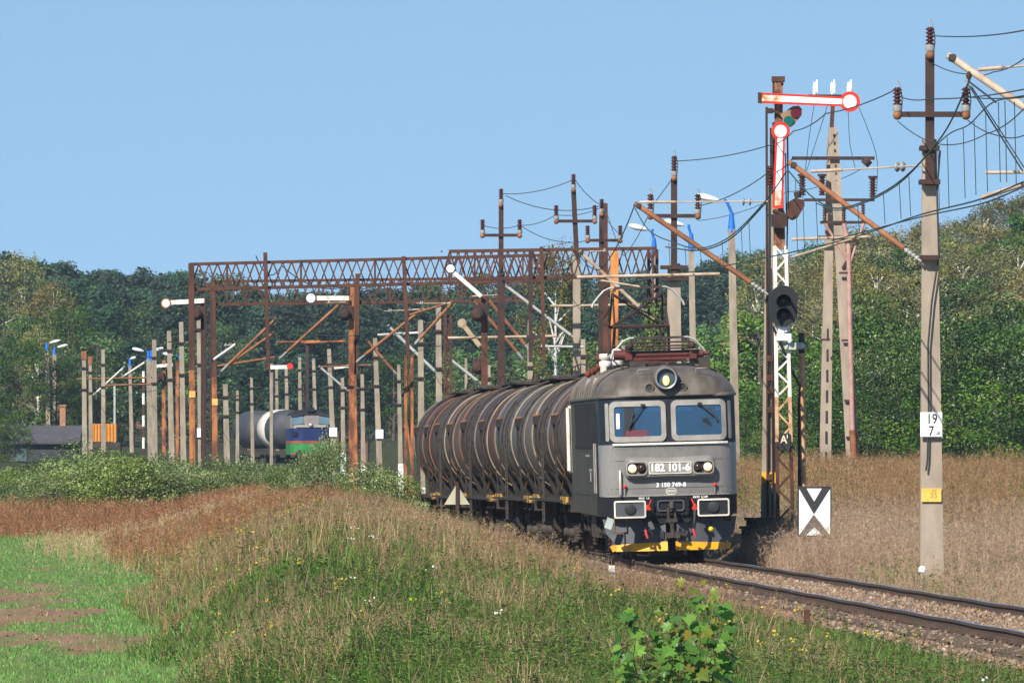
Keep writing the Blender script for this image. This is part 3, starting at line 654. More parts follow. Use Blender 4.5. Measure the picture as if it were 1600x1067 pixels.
M['chrome'] = plain('bright_ring', (0.55, 0.55, 0.53), 0.25, 0.7)

yawL = math.atan2(float(track(200) - track(218)), 18.0) - 0.010
loco = thing('locomotive', 'grey electric locomotive with lit headlights and a yellow edged snowplough, numbered 182 101-6', 'locomotive',
             (float(track(200)), 200.0, 0.0), (0, -math.radians(1.5), yawL))
LEN = 17.6
def yf(z):
    return float(np.interp(z, [0.9, 1.42, 2.56, 3.64, 3.9], [0.10, 0.02, 0.0, 0.20, 0.26]))
def fy(x, z, hw=1.5): u = min(abs(x) / hw, 1.0); return yf(z) + 0.10 * u * u + 0.42 * u ** 10
def FM(u, v, dep): return Vector((u, fy(u, v) - dep, v))                 # on the nose, dep = how far it stands out
_t = np.linspace(-1, 1, 41); _u = np.sign(_t) * (1 - (1 - np.abs(_t)) ** 2.0)
def bring(z, hw=1.5, dy=0.0):
    r = [Vector((-hw, LEN - dy, z)), Vector((-hw, 9.0, z)), Vector((-hw, 2.0, z))]
    r += [Vector((u * hw, fy(u * 1.5, z) + dy, z)) for u in _u]
    return r + [Vector((hw, 2.0, z)), Vector((hw, 9.0, z)), Vector((hw, LEN - dy, z))]
def split_body(z0, z1, n, hwf=lambda z: 1.5):
    rings = [bring(lerp(z0, z1, i / n), hwf(lerp(z0, z1, i / n))) for i in range(n + 1)]
    front = MB(); front.loft([r[2:-2] for r in rings]); side = MB()
    side.loft([r[:3] for r in rings], smooth=False); side.loft([r[-3:] for r in rings], smooth=False); side.loft([[r[0], r[-1]] for r in rings], smooth=False)
    return front, side
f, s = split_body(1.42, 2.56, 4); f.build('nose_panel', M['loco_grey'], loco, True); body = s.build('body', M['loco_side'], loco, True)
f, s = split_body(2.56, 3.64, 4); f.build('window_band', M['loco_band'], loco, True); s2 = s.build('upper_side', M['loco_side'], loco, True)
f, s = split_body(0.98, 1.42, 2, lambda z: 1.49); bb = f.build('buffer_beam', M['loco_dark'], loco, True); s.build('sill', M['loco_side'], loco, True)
MB().box((0, LEN / 2 + 0.3, 0.975), (2.8, LEN - 0.8, 0.05)).build('floor_plate', M['grime'], loco, True)
# roof: a domed visor, then a long vault
rf = MB(); rings = []
for i in range(13):
    a = math.radians(90 * i / 12); hw = 0.42 + 1.10 * math.cos(a) ** 0.85; z = 3.62 + 0.66 * math.sin(a) ** 1.05; y0 = 0.10 + 1.75 * (1 - math.cos(a) ** 0.9)
    r = [Vector((-hw, LEN - y0 * 0.4, z)), Vector((-hw, 9, z)), Vector((-hw, y0 + 1.9, z))]
    for u in _u: r.append(Vector((u * hw, y0 + 0.10 * u * u + 0.55 * abs(u) ** 7 * (1 + 1.2 * math.sin(a)), z)))
    r += [Vector((hw, y0 + 1.9, z)), Vector((hw, 9, z)), Vector((hw, LEN - y0 * 0.4, z))]
    rings.append(r)
rf.loft(rings, cap1=True)
roof = rf.build('roof', M['loco_roof'], loco, True)
lip = MB(); lip.loft([bring(3.585, 1.53, -0.04), bring(3.63, 1.545, -0.06), bring(3.66, 1.53, -0.03)]); lip.build('gutter', M['loco_roof'], roof, True)
for y in np.arange(2.6, LEN - 0.5, 1.35):
    pts = [Vector((sx * (0.44 + 1.10 * math.cos(a) ** 0.85), y, 3.63 + 0.68 * math.sin(a) ** 1.05)) for sx, a in [(-1, k * math.pi / 14) for k in range(7)]]
    pts2 = [Vector((-p.x, p.y, p.z)) for p in reversed(pts)]
    MB().tube(pts, 0.035, 5).build('roof_rib', M['loco_roof'], roof, True); MB().tube(pts2, 0.035, 5).build('roof_rib', M['loco_roof'], roof, True)
fin = MB()
for y in (4.2, 8.4): fin = MB(); fin.add([(-1.53, y, 3.66), (-1.53, y + 0.9, 3.66), (-1.12, y + 0.45, 4.05), (-1.42, y + 0.45, 4.08)], [(0, 1, 2), (0, 2, 3), (1, 3, 2), (0, 3, 1)]); fin.build('roof_scoop', M['frame_grey'], roof, True)
MB().box((0, 6.2, 4.31), (2.0, 6.5, 0.06)).box((0, 3.0, 4.30), (1.5, 0.8, 0.08)).build('roof_walkway', M['loco_dark'], roof, True)
# side louvres, door, grab rails
for sx in (-1,):
    lv = MB()
    for y in np.linspace(2.6, 13.5, 15): lv.box((sx * 1.515, y, 3.0), (0.05, 0.36, 0.95)); lv.box((sx * 1.53, y + 0.28, 3.47), (0.05, 0.05, 0.08)); lv.box((sx * 1.53, y + 0.28, 2.52), (0.05, 0.05, 0.08))
    lv.build('louvre_panel', M['loco_dark'], body, True)
    dr = MB(); dr.box((sx * 1.505, 1.75, 2.1), (0.04, 0.05, 2.2)).box((sx * 1.505, 2.35, 2.1), (0.04, 0.05, 2.2)); dr.box((sx * 1.51, 2.05, 3.0), (0.03, 0.42, 0.6)); dr.build('cab_door', M['loco_dark'], body, True)
    MB().tube([(sx * 1.57, LEN - 0.35, 1.95), (sx * 1.57, LEN - 0.35, 3.45)], 0.05, 6).box((sx * 1.53, LEN - 0.2, 2.7), (0.06, 0.25, 1.6)).build('rear_handrail', M['trim'], body, True)
    MB().tube([(sx * 1.56, 2.5, 1.5), (sx * 1.56, 2.5, 2.6)], 0.018, 6).tube([(sx * 1.56, 1.6, 1.5), (sx * 1.56, 1.6, 2.6)], 0.018, 6).build('side_handrail', M['frame_grey'], body, True)
    nb = MB(); nb.box((sx * 1.51, 6.0, 2.0), (0.02, 1.3, 0.05)).box((sx * 1.51, 6.0, 1.86), (0.02, 0.25, 0.24)).box((sx * 1.51, 7.6, 2.32), (0.02, 1.6, 0.05)); nb.build('side_lettering', M['frame_grey'], body, True)
# windows
for k, (cx, w) in enumerate(((-0.675, 1.24), (0.67, 1.22))):
    z0 = 3.065
    fr = MB(); fr.frame(rrect(cx, z0, w, 0.90, 0.13), rrect(cx, z0, w - 0.21, 0.66, 0.05), FM, -0.02, 0.05)
    wf = fr.build('window_frame', M['frame_grey'], loco, True)
    MB().prism(rrect(cx, z0, w - 0.2, 0.68, 0.05), FM, 0.028, 0.032).build('window_pane', M['cab_glass'], wf, True)
    if k == 0:
        MB().prism([(cx - 0.28, 2.74), (cx + 0.5, 2.74), (cx + 0.48, 2.88), (cx - 0.25, 2.87)], FM, 0.004, 0.02).build('red_seat_back', plain('dull_red_cloth', (0.13, 0.03, 0.05), 0.8), wf, True)
        MB().prism(rrect(cx - 0.44, 3.08, 0.09, 0.34, 0.02), FM, 0.004, 0.02).build('cab_paper', M['trim'], wf, True)
    MB().prism(rrect(cx, z0 + 0.27, w - 0.24, 0.11, 0.02), FM, 0.004, 0.02).build('pale_top_strip', plain('pale_blue_strip', (0.30, 0.47, 0.62), 0.7), wf, True)  # pale blue strip gives the pane its lighter top
    wp = MB(); top = (cx + (0.12 if k == 0 else 0.03), z0 + 0.36); bot = (top[0] - 0.32, z0 - 0.12) if k == 0 else (top[0] + 0.38, z0 + 0.02)
    wp.bar(FM(*top, 0.09), FM(*bot, 0.07), 0.022); mid = (lerp(top[0], bot[0], 0.62), lerp(top[1], bot[1], 0.62)); wp.bar(FM(mid[0] - 0.02, mid[1] + 0.12, 0.06), FM(bot[0] + 0.0, bot[1] - 0.06, 0.05), 0.035, 0.02)
    wp.box(FM(*top, 0.06), (0.09, 0.07, 0.05)); wp.build('wiper', M['black'], wf, True)
for sx in (-1.345, 1.36):
    MB().prism(rrect(sx, 3.06, 0.075, 0.84, 0.03), FM, -0.01, 0.035).build('ventilator_strip', M['frame_grey'], loco, True)
MB().strip(-1.24, 1.30, 2.565, 0.045, FM, -0.01, 0.05).build('white_trim_strip', M['trim'], loco, True)
# lamp housing with plate
hs = MB()
def housing(z0, z1, d0, d1, x0=-1.02, x1=1.02, n=28):
    r0, r1 = [], []
    for i in range(n + 1):
        x = lerp(x0, x1, i / n); e = min(1.0, (1 - abs(i / n * 2 - 1)) * 5.0); e = math.sqrt(max(0, 1 - (1 - e) ** 2))
        dip = 0.05 * (1 - abs(i / n * 2 - 1)) ** 0.5
        r0.append((x, e, dip))
    return r0
prof = housing(0, 0, 0, 0)
rings = []
for zt, dep in ((0.30, -0.03), (0.27, 0.05), (0.22, 0.11), (0.0, 0.15), (-0.17, 0.15), (-0.21, 0.13), (-0.22, -0.03)):
    rings.append([FM(x, 2.02 + (zt - (dip if zt > 0 else -dip * 0.4)) * (0.55 + 0.45 * e), -0.03 + (dep + 0.03) * e) for x, e, dip in prof])
hs.loft(rings); hsg = hs.build('lamp_housing', M['loco_grey'], loco, True)
DEP = 0.13
def FH(u, v, dep): return FM(u, v, DEP + dep)
for sx in (-1, 1):
    MB().frame(rrect(sx * 0.735, 2.03, 0.47, 0.31, 0.1), rrect(sx * 0.735, 2.03, 0.41, 0.25, 0.08), FH, 0.0, 0.06).build('headlight_surround', M['frame_grey'], hsg, True)
    MB().prism(rrect(sx * 0.735, 2.03, 0.43, 0.27, 0.09), FH, 0.0, 0.015).build('headlight_back', M['loco_dark'], hsg, True)
    for ox, lit in ((0.095, True), (-0.115, False)):
        c = FH(sx * (0.735 + ox), 2.03, 0.03)
        l_ = MB().lathe([(0.105, 0.0), (0.105, 0.035), (0.085, 0.045)], c, (0, -1, 0), 20); ob = l_.build('headlight', M['chrome'] if lit else M['loco_dark'], hsg, True)
        c2 = FH(sx * (0.735 + ox), 2.03, 0.08)
        MB().lathe([(0.088, 0.0), (0.088, 0.008), (0.04, 0.025)], c2, (0, -1, 0), 20).build('headlight_lens', M['lit_warm'] if lit else M['unlit'], hsg, True)
        if lit: MB().lathe([(0.062, 0.0), (0.03, 0.012)], c2 + Vector((0, -0.018, 0)), (0, -1, 0), 16).build('bright_filament', M['lit_core'], hsg, True)
pl = MB(); pl.prism(rrect(0, 2.03, 0.93, 0.25, 0.03), FH, 0.01, 0.035); plate = pl.build('number_plate', M['frame_grey'], loco, True)
MB().frame(rrect(0, 2.03, 0.94, 0.26, 0.03), rrect(0, 2.03, 0.905, 0.225, 0.03), FH, 0.03, 0.05).build('plate_border', M['trim'], plate, True)
def lettering(s, size, u0, v0, fn, dep, name, material, parent, sp=1.0, off=0.0, sx=1.0):
    v, f = text_geo(s, size, sp, off); b = MB(); b.add([fn(u0 + a * sx, v0 + c, dep) for a, c in v], f); return b.build(name, material, parent, True)
lettering('182 101-6', 0.235, 0.0, 2.03, FH, 0.041, 'number_lettering', M['bright_white'], plate, 0.98, 0.008, 0.94)
lettering('3 150 749-8', 0.135, 0.02, 1.655, FM, 0.008, 'serial_lettering', M['bright_white'], loco, 1.08, 0.005, 0.92)
og = MB(); og.frame(rrect(0.02, 1.515, 0.235, 0.145, 0.072), rrect(0.02, 1.515, 0.205, 0.115, 0.057), FM, 0.002, 0.008)
ogo = og.build('oval_badge', M['trim'], loco, True)
lettering('OSDIN', 0.07, 0.02, 1.515, FM, 0.006, 'badge_lettering', M['trim'], ogo, 1.0, 0.003, 0.8)
MB().strip(-1.42, 1.42, 1.428, 0.03, FM, -0.01, 0.02).build('beam_trim', M['frame_grey'], loco, True)
MB().tube([FM(-1.10, 1.46, 0.05), FM(-1.10, 1.46, 0.10), FM(-1.10, 1.98, 0.10), FM(-1.10, 1.98, 0.04)], 0.022, 6).build('grab_rail', M['trim'], loco, True)
for x in (-1.0, 0.985):
    MB().tube([FM(x, 1.46, 0.04), FM(x, 1.6, 0.06)], 0.016, 6).build('tail_lamp_post', M['frame_grey'], loco, True)
    MB().lathe([(0.034, 0), (0.04, 0.01), (0.04, 0.055), (0.03, 0.065)], FM(x, 1.61, 0.06), (0, 0, 1), 10).build('marker_knob', M['red'], loco, True)
# top light
tl = MB(); c0 = Vector((-0.03, 0.30, 4.0))
tl.lathe([(0.30, 0.9), (0.29, 0.30), (0.265, 0.05), (0.245, 0.0), (0.205, -0.0), (0.20, 0.10)], c0 + Vector((0, -0.32, 0)), (0, 1, 0), 28); tlo = tl.build('top_headlight', M['loco_roof'], loco, True)
MB().lathe([(0.235, 0), (0.235, 0.03), (0.205, 0.03), (0.205, 0.0), (0.235, 0)], c0 + Vector((0, -0.355, 0)), (0, 1, 0), 28, caps=False).build('lamp_rim', M['chrome'], tlo, True)
MB().lathe([(0.20, 0.0), (0.12, -0.012), (0.0, -0.016)], c0 + Vector((0, -0.255, 0)), (0, 1, 0), 24).build('lens', M['lens'], tlo, True)
MB().ball(c0 + Vector((0.0, -0.285, -0.05)), 0.075, 10, sz=(1.0, 0.4, 1.5)).build('bulb', M['lit_dim'], tlo, True)
for x in (-0.40, 0.33):
    h = MB(); h.lathe([(0.10, 0.35), (0.105, 0.0), (0.08, -0.01), (0.07, 0.04)], (x - 0.0, 0.12, 3.80), (0, 1, 0), 16); ho = h.build('horn', M['loco_roof'], loco, True)
    MB().lathe([(0.075, 0), (0.0, 0.01)], (x, 0.135, 3.80), (0, 1, 0), 12).build('horn_mouth', M['black'], ho, True)
# buffers, coupling
for k, x in enumerate((-0.92, 0.915)):
    b_ = MB(); b_.prism(rrect(x, 1.14, 0.68, 0.36, 0.04), lambda u, v, d: Vector((u, -0.52 - d + 0.05 * ((u - x) / 0.34) ** 2, v)), -0.03, 0.02)
    bo = b_.build('buffer', M['plough'] if k == 0 else M['loco_dark'], loco, True)
    MB().frame(rrect(x, 1.14, 0.70, 0.385, 0.045), rrect(x, 1.14, 0.635, 0.315, 0.03), lambda u, v, d: Vector((u, -0.545 - d + 0.05 * ((u - x) / 0.34) ** 2, v)), -0.03, 0.008).build('white_edge', M['trim'], bo, True)
    MB().lathe([(0.17, 0.6), (0.17, 0.25), (0.12, 0.25), (0.12, 0.0)], (x, -0.5, 1.14), (0, 1, 0), 16).build('buffer_stock', M['grime'], bo, True)
    MB().lathe([(0.12, 0), (0.10, -0.006), (0.02, -0.01)], (x, -0.535, 1.15), (0, 1, 0), 16).build('grease_patch', M['black'], bo, True)
cp = MB(); cp.prism(rrect(0, 1.19, 0.82, 0.44, 0.06), FM, 0.0, 0.09); cp.prism(rrect(0, 0.93, 0.88, 0.22, 0.08), FM, -0.1, 0.05)
for i in range(9):
    for z in (1.37, 1.01): cp.box(FM(-0.36 + 0.09 * i, z, 0.1), (0.035, 0.03, 0.035))
for z in (1.1, 1.19, 1.28):
    for x in (-0.38, 0.38): cp.box(FM(x, z, 0.1), (0.035, 0.03, 0.035))
cpo = cp.build('coupling_plate', M['loco_dark'], loco, True)
MB().frame(rrect(0, 1.2, 0.6, 0.25, 0.06), rrect(0, 1.2, 0.54, 0.19, 0.05), FM, 0.085, 0.12).build('plate_rim', M['plough'], cpo, True)
hk = MB(); hk.tube([(0, -0.05, 1.2), (0, -0.3, 1.21), (0, -0.4, 1.26), (0, -0.46, 1.22), (0, -0.45, 1.14)], 0.05, 8); hk.ball((0, -0.3, 1.2), 0.075, 10)
hk.tube([(-0.07, -0.36, 1.15), (-0.08, -0.4, 0.95), (0.0, -0.42, 0.72), (0.08, -0.4, 0.95), (0.07, -0.36, 1.15)], 0.028, 6); hk.box((0, -0.4, 0.88), (0.24, 0.07, 0.07)); hk.tube([(0.0, -0.4, 0.8), (0.02, -0.38, 0.5)], 0.05, 6); hk.box((0.02, -0.36, 0.55), (0.3, 0.1, 0.12)); hk.tube([(0.05, -0.38, 0.6), (0.3, -0.34, 0.52), (0.34, -0.3, 0.62)], 0.045, 6)
hk.build('screw_coupling', M['grime'], loco, True)
for x in (-0.52, 0.53):
    ck = MB(); ck.tube([(x, 0.0, 1.2), (x, -0.18, 1.18), (x - 0.06 * np.sign(x), -0.22, 1.12)], 0.035, 6); ck.bar((x + 0.08 * np.sign(x) * -1, -0.2, 1.34), (x, -0.22, 1.14), 0.025, 0.02); ck.box((x, -0.2, 1.13), (0.13, 0.1, 0.07)); cko = ck.build('air_cock', M['red'], loco, True)
    MB().tube([(x, -0.22, 1.1), (x - 0.03, -0.3, 0.85), (x - 0.06, -0.25, 0.6), (x - 0.1, -0.15, 0.55)], 0.035, 6).build('air_hose', M['black'], cko, True)
    MB().tube([(x - 0.06, -0.28, 0.68), (x - 0.05, -0.3, 0.6), (x - 0.02, -0.3, 0.5)], 0.032, 6).build('hose_coupling', plain('faded_red', (0.45, 0.04, 0.05), 0.5), cko, True)
MB().tube([(-0.66, -0.1, 1.0), (-0.58, -0.25, 0.8), (-0.45, -0.25, 0.62), (-0.4, -0.2, 0.5)], 0.035, 6).build('brake_hose', M['black'], loco, True)
yh = MB().tube([(0.84, -0.1, 1.05), (0.86, -0.25, 0.85), (0.86, -0.25, 0.7)], 0.02, 6).build('control_cable', M['black'], loco, True)
MB().ball((0.86, -0.26, 0.66), 0.06, 10).build('yellow_plug', plain('yellow_plug', (0.75, 0.55, 0.02), 0.5), yh, True)
MB().prism(rrect(0.70, 1.27, 0.035, 0.16, 0.005, 1), FM, 0.0, 0.03).build('yellow_mark', M['yellow'], loco, True)
lettering('MAX  1,5', 0.06, -0.58, 1.375, FM, 0.006, 'beam_lettering', M['bright_white'], loco, 1.0, 0.002)
lettering('REW 11.09', 0.07, 0.66, 1.375, FM, 0.006, 'beam_note_lettering', M['bright_white'], loco, 1.0, 0.003)
# snow plough: grey shield, amber lower edge
sp_ = MB()
def plough(u, v): return Vector((u, 0.05 + 0.5 * (abs(u) / 1.3) - 0.0 - 0.10 * (0.9 - v), v))
def shield(sx):
    pts = []
    for v, x0, x1 in ((0.93, 0.12, 1.48), (0.62, 0.12, 1.42), (0.36, 0.12, 1.22)):
        pts.append([plough(sx * lerp(x0, x1, i / 8), v) for i in range(9)])
    sp_.loft(pts); sp_.loft([[p + Vector((0, 0.05, 0)) for p in r] for r in pts])
shield(-1); shield(1); spo = sp_.build('snowplough', M['plough'], loco, True)
ed = MB()
for sx in (-1, 1):
    r = [[plough(sx * lerp(0.09, 1.22, i / 8), v) + Vector((0, dy, (0.05 * (1 - i / 8) if v > 0.25 else 0))) for i in range(9)] for v, dy in ((0.36, -0.02), (0.21, -0.06), (0.21, 0.02), (0.36, 0.04))]
    ed.loft(r, smooth=False)
    ed.box((sx * 1.26, 0.43, 0.29), (0.12, 0.06, 0.14), (0, sx * 0.4, 0))
ed.build('plough_edge', M['hazard'], spo, True)
for q in ((-0.62, 0.18, 0.55), (-0.2, 0.05, 0.56), (0.23, 0.06, 0.56)): MB().box(q, (0.09, 0.05, 0.17)).build('shield_slot', M['black'], spo, True)
stp = MB(); stp.box((-1.12, -0.05, 0.62), (0.34, 0.2, 0.04)).tube([(-1.25, 0.0, 1.0), (-1.25, -0.05, 0.64)], 0.02, 5).tube([(-0.97, 0.0, 1.0), (-0.97, -0.05, 0.64)], 0.02, 5); stp.build('shunter_step', mat('rusty_step', (0.16, 0.10, 0.05), (0.08, 0.05, 0.03), 5), loco, True)
MB().box((-1.36, 0.08, 0.84), (0.16, 0.05, 0.24), (0, 0.35, 0)).build('jack_pad', mat('pale_green_grey', (0.42, 0.5, 0.48), (0.3, 0.36, 0.35), 6), loco, True)
MB().box((0.0, 0.75, 0.9), (2.7, 0.5, 0.16)).build('undergear', M['grime'], loco, True)

def bogie(parent, y, wb, side_x, wheel_r, axles=2, extra=True):
    bg_ = MB()
    for sx in (-1, 1):
        bg_.box((sx * side_x, y, wheel_r + 0.12), (0.12, wb + 1.3, 0.22)); bg_.box((sx * side_x, y, wheel_r - 0.05), (0.1, wb * 0.5, 0.2))
        for i in range(axles):
            ya = y - wb / 2 + wb * i / (axles - 1)
            bg_.box((sx * (side_x + 0.06), ya, wheel_r), (0.18, 0.34, 0.34)); bg_.lathe([(0.12, -0.02), (0.12, 0.1), (0.09, 0.13)], (sx * (side_x + 0.14), ya, wheel_r), (sx, 0, 0), 12)
            for q in (-0.32, 0.32):
                for h in range(4): bg_.lathe([(0.085, 0), (0.1, 0.025), (0.085, 0.05)], (sx * (side_x + 0.04), ya + q, wheel_r - 0.15 + 0.075 * h), (0, 0, 1), 10)
        for h in range(6): bg_.lathe([(0.12, 0), (0.14, 0.03), (0.12, 0.06)], (sx * (side_x + 0.03), y, 0.22 + 0.085 * h), (0, 0, 1), 12)
        if extra:
            bg_.tube([(sx * (side_x + 0.12), y - wb / 2 - 0.6, wheel_r + 0.3), (sx * (side_x + 0.16), y - wb / 2 - 0.75, 0.25)], 0.05, 6); bg_.bar((sx * (side_x + 0.1), y - 0.9, wheel_r + 0.35), (sx * (side_x + 0.1), y - 0.3, 0.3), 0.06)
    bg_.box((0, y, wheel_r + 0.16), (side_x * 2, 0.36, 0.16))
    o = bg_.build('bogie', M['grime'], parent, True)
    for i in range(axles):
        ya = y - wb / 2 + wb * i / (axles - 1); w_ = MB()
        for sx in (-1, 1): w_.lathe([(wheel_r + 0.03, -0.07), (wheel_r + 0.03, -0.04), (wheel_r, -0.035), (wheel_r, 0.06), (wheel_r - 0.07, 0.065), (0.2, 0.02), (0.15, 0.08)], (sx * 0.75, ya, wheel_r), (sx, 0, 0), 24)
        w_.tube([(-0.75, ya, wheel_r), (0.75, ya, wheel_r)], 0.08, 8); w_.build('wheelset', M['grime'], o, True)
for y in (4.6, 13.2): bogie(loco, y, 4.2, 1.05, 0.62, 3)
MB().box((0, 8.9, 0.75), (2.5, 3.2, 0.45)).box((-1.2, 8.9, 0.7), (0.3, 2.8, 0.5)).build('equipment_box', M['grime'], loco, True)
# roof gear
M['dusty_insul'] = mat('dusty_insulator', (0.30, 0.26, 0.21), (0.2, 0.17, 0.14), 6)
def panto(y, zpan, raised):
    b = MB(); zb = 4.52
    for dy in (-0.75, 0.75):
        b.tube([(-0.95, y + dy, zb + 0.03), (0.95, y + dy, zb + 0.03)], 0.085, 8); b.box((0, y + dy, zb - 0.06), (1.5, 0.12, 0.06))
    for sx in (-0.72, 0.72): b.bar((sx, y - 0.8, zb), (sx, y + 0.8, zb), 0.1); b.box((sx, y - 0.75, zb + 0.02), (0.16, 0.22, 0.2))
    b.tube([(-1.05, y - 0.75, zb + 0.03), (-0.8, y - 0.75, zb + 0.03)], 0.11, 8); b.tube([(0.8, y - 0.75, zb + 0.03), (1.08, y - 0.75, zb + 0.03)], 0.05, 8)
    po = b.build('pantograph', M['panto_red'], loco, True)
    for sx in (-0.75, 0.75):
        for dy in (-0.6, 0.6):
            ins = MB()
            for h in range(3): ins.lathe([(0.06, 0), (0.12, 0.03), (0.06, 0.06)], (sx, y + dy, 4.28 + 0.06 * h), (0, 0, 1), 10)
            ins.build('base_insulator', M['dusty_insul'], po, True)
    arm = MB()
    if raised:
        kz = zb + (zpan - zb) * 0.46
        for sx in (-0.66, 0.66):
            for dy in (-0.75, 0.75):
                arm.tube([(sx, y + dy, zb), (sx * 0.95, y + dy * 2.0, kz)], 0.035, 6); arm.tube([(sx * 0.95, y + dy * 2.0, kz), (sx * 0.9, y + dy * 0.2, zpan - 0.12)], 0.025, 6)
        for dy in (-1.5, 1.5):
            arm.tube([(-0.63, y + dy, kz), (0.6, y + 0.15 * dy, zpan - 0.14)], 0.022, 5); arm.tube([(0.63, y + dy, kz), (-0.6, y + 0.15 * dy, zpan - 0.14)], 0.022, 5); arm.tube([(-0.66, y + dy, kz), (0.66, y + dy, kz)], 0.025, 5)
    else:
        for dz, hw in ((0.22, 0.78), (0.30, 0.72), (0.16, 0.8)):
            arm.tube([(-hw, y - 0.9, zb + dz), (hw, y - 0.9, zb + dz)], 0.022, 6)
        for sx in (-0.7, 0.7): arm.tube([(sx, y - 0.95, zb + 0.18), (sx, y + 0.95, zb + 0.22)], 0.03, 6); arm.tube([(sx, y - 0.95, zb + 0.2), (sx * 0.9, y - 0.3, zpan - 0.04)], 0.025, 6); arm.ball((sx, y - 0.93, zb + 0.22), 0.09, 8)
    arm.build('pantograph_arms', M['dark_rust'], po, True)
    hd = MB()
    for dy in (-0.16, 0.16): hd.bar((-0.56, y + dy, zpan), (0.56, y + dy, zpan), 0.05)
    hd.bar((-0.55, y - 0.2, zpan - 0.06), (-0.55, y + 0.2, zpan - 0.06), 0.06); hd.bar((0.55, y - 0.2, zpan - 0.06), (0.55, y + 0.2, zpan - 0.06), 0.06)
    hd.build('collector_strip', M['grime'], po, True)
    for sx in (-1, 1):
        for dy in (-0.16, 0.16): MB().tube([(sx * 0.5, y + dy, zpan + 0.01), (sx * 0.66, y + dy, zpan), (sx * 0.8, y + dy, zpan - 0.06), (sx * 0.95, y + dy, zpan - 0.22), (sx * 1.06, y + dy, zpan - 0.36), (sx * 1.08, y + dy, zpan - 0.44)], 0.022, 6).build('collector_horn', M['galv'], po, True)
panto(3.6, 4.93, False); panto(13.4, 6.22, True)
MB().lathe([(0.12, -.15), (0.12, 0), (0.14, 0.03), (0.14, 0.13), (0.09, 0.15), (0.09, 0.17), (0.14, 0.19), (0.14, 0.29), (0.12, 0.31)], (-1.02, 8.2, 4.33), (0, 0, 1), 14).build('roof_arrester', M['trim'], loco, True); MB().lathe([(0.11, -.15), (0.11, 0), (0.13, 0.03), (0.13, 0.14), (0.10, 0.17), (0.13, 0.23), (0.13, 0.34), (0.11, 0.37)], (-0.78, 7.2, 4.37), (0, 0, 1), 14).build('roof_arrester', M['trim'], loco, True)
orr = MB()
for (x, y, z) in ((-1.25, 9.5, 4.25), (-1.12, 9.2, 4.36), (-1.35, 9.8, 4.2)): orr.tube([(x, y, z), (x + 0.16, y - 0.2, z + 0.1)], 0.07, 8); orr.ball((x, y, z), 0.09, 8)
orr.build('orange_insulator', mat('orange_insulator', (0.24, 0.055, 0.025), (0.08, 0.02, 0.016), 5, 0.35), loco, True)
rg = MB()
rg.tube([(-0.9, 1.9, 4.2), (-0.9, 2.4, 4.33), (-0.5, 2.6, 4.33)], 0.03, 6); rg.box((-0.55, 2.4, 4.33), (0.35, 0.5, 0.16)); rg.box((0.95, 2.6, 4.32), (0.25, 0.6, 0.28))
for x in (1.05, 1.18): rg.tube([(x, 2.6, 4.2), (x, 2.6, 4.5)], 0.015, 5)
rg.tube([(1.2, 1.9, 4.12), (1.22, 1.9, 4.2), (1.42, 2.6, 4.12)], 0.015, 5); rg.build('roof_fitting', M['grime'], loco, True)
MB().tube([(-1.0, 7.2, 4.6), (-0.9, 6, 4.8), (-0.6, 4.5, 4.6)], 0.02, 5).build('roof_cable', M['grime'], loco, True); MB().tube([(-0.9, 8, 4.3), (-0.4, 8.4, 4.5), (0.8, 9, 4.45)], 0.025, 5).build('roof_cable', M['grime'], loco, True)
sm_ = MB()
for z in (2.2, 1.59): sm_.strip(-1.40, 1.40, z, 0.008, FM, -0.01, 0.004)
sm_.build('panel_seam', M['loco_dark'], loco, True)
rv = MB()
for z in (2.48, 1.50):
    for x in np.linspace(-1.36, 1.36, 27): rv.box(FM(x, z, 0.004), (0.018, 0.014, 0.018))
rv.build('rivets', M['loco_grey'], loco, True)
MB().prism(rrect(0.0, 3.06, 0.03, 0.95, 0.01, 1), FM, -0.01, 0.02).build('centre_pillar_seam', M['loco_dark'], loco, True)
for x in (-0.62, 0.66): MB().tube([(x, 0.55, 4.12), (x, 0.5, 4.2), (x + 0.25, 0.5, 4.21), (x + 0.25, 0.55, 4.14)], 0.014, 5).build('roof_handle', M['frame_grey'], roof, True)

# ------------------------------------------------------------------ tank wagons
M['tank_a'] = mat('dusty_brown_tank', (0.088, 0.064, 0.055), (0.040, 0.029, 0.027), 0.9, 0.55, stretch=(0.3, 2.6, 0.3), col3=(0.11, 0.075, 0.055), lo=0.3, hi=0.72, spec=0.25)
M['tank_b'] = mat('grey_tank', (0.105, 0.098, 0.092), (0.052, 0.046, 0.043), 0.9, 0.55, stretch=(0.3, 2.6, 0.3), lo=0.3, hi=0.72, spec=0.25)
M['tank_c'] = mat('maroon_tank', (0.072, 0.042, 0.039), (0.034, 0.021, 0.021), 0.9, 0.55, stretch=(0.3, 2.6, 0.3), lo=0.3, hi=0.72, spec=0.25)
M['beige'] = mat('beige_tank_strap', (0.40, 0.31, 0.195), (0.22, 0.15, 0.095), 2.5, 0.7, lo=0.45, hi=0.7)
M['dull_strap'] = mat('dull_khaki_strap', (0.27, 0.22, 0.155), (0.15, 0.115, 0.085), 2.5, 0.75)
M['rust_strap'] = mat('rusty_tank_strap', (0.30, 0.115, 0.05), (0.17, 0.085, 0.05), 2.5, 0.8)
M['black_gear'] = mat('shade_black_gear', (0.016, 0.014, 0.013), (0.034, 0.027, 0.022), 4.0, 0.85)  # blacker than the running gear: shade under the tanks put into the colour
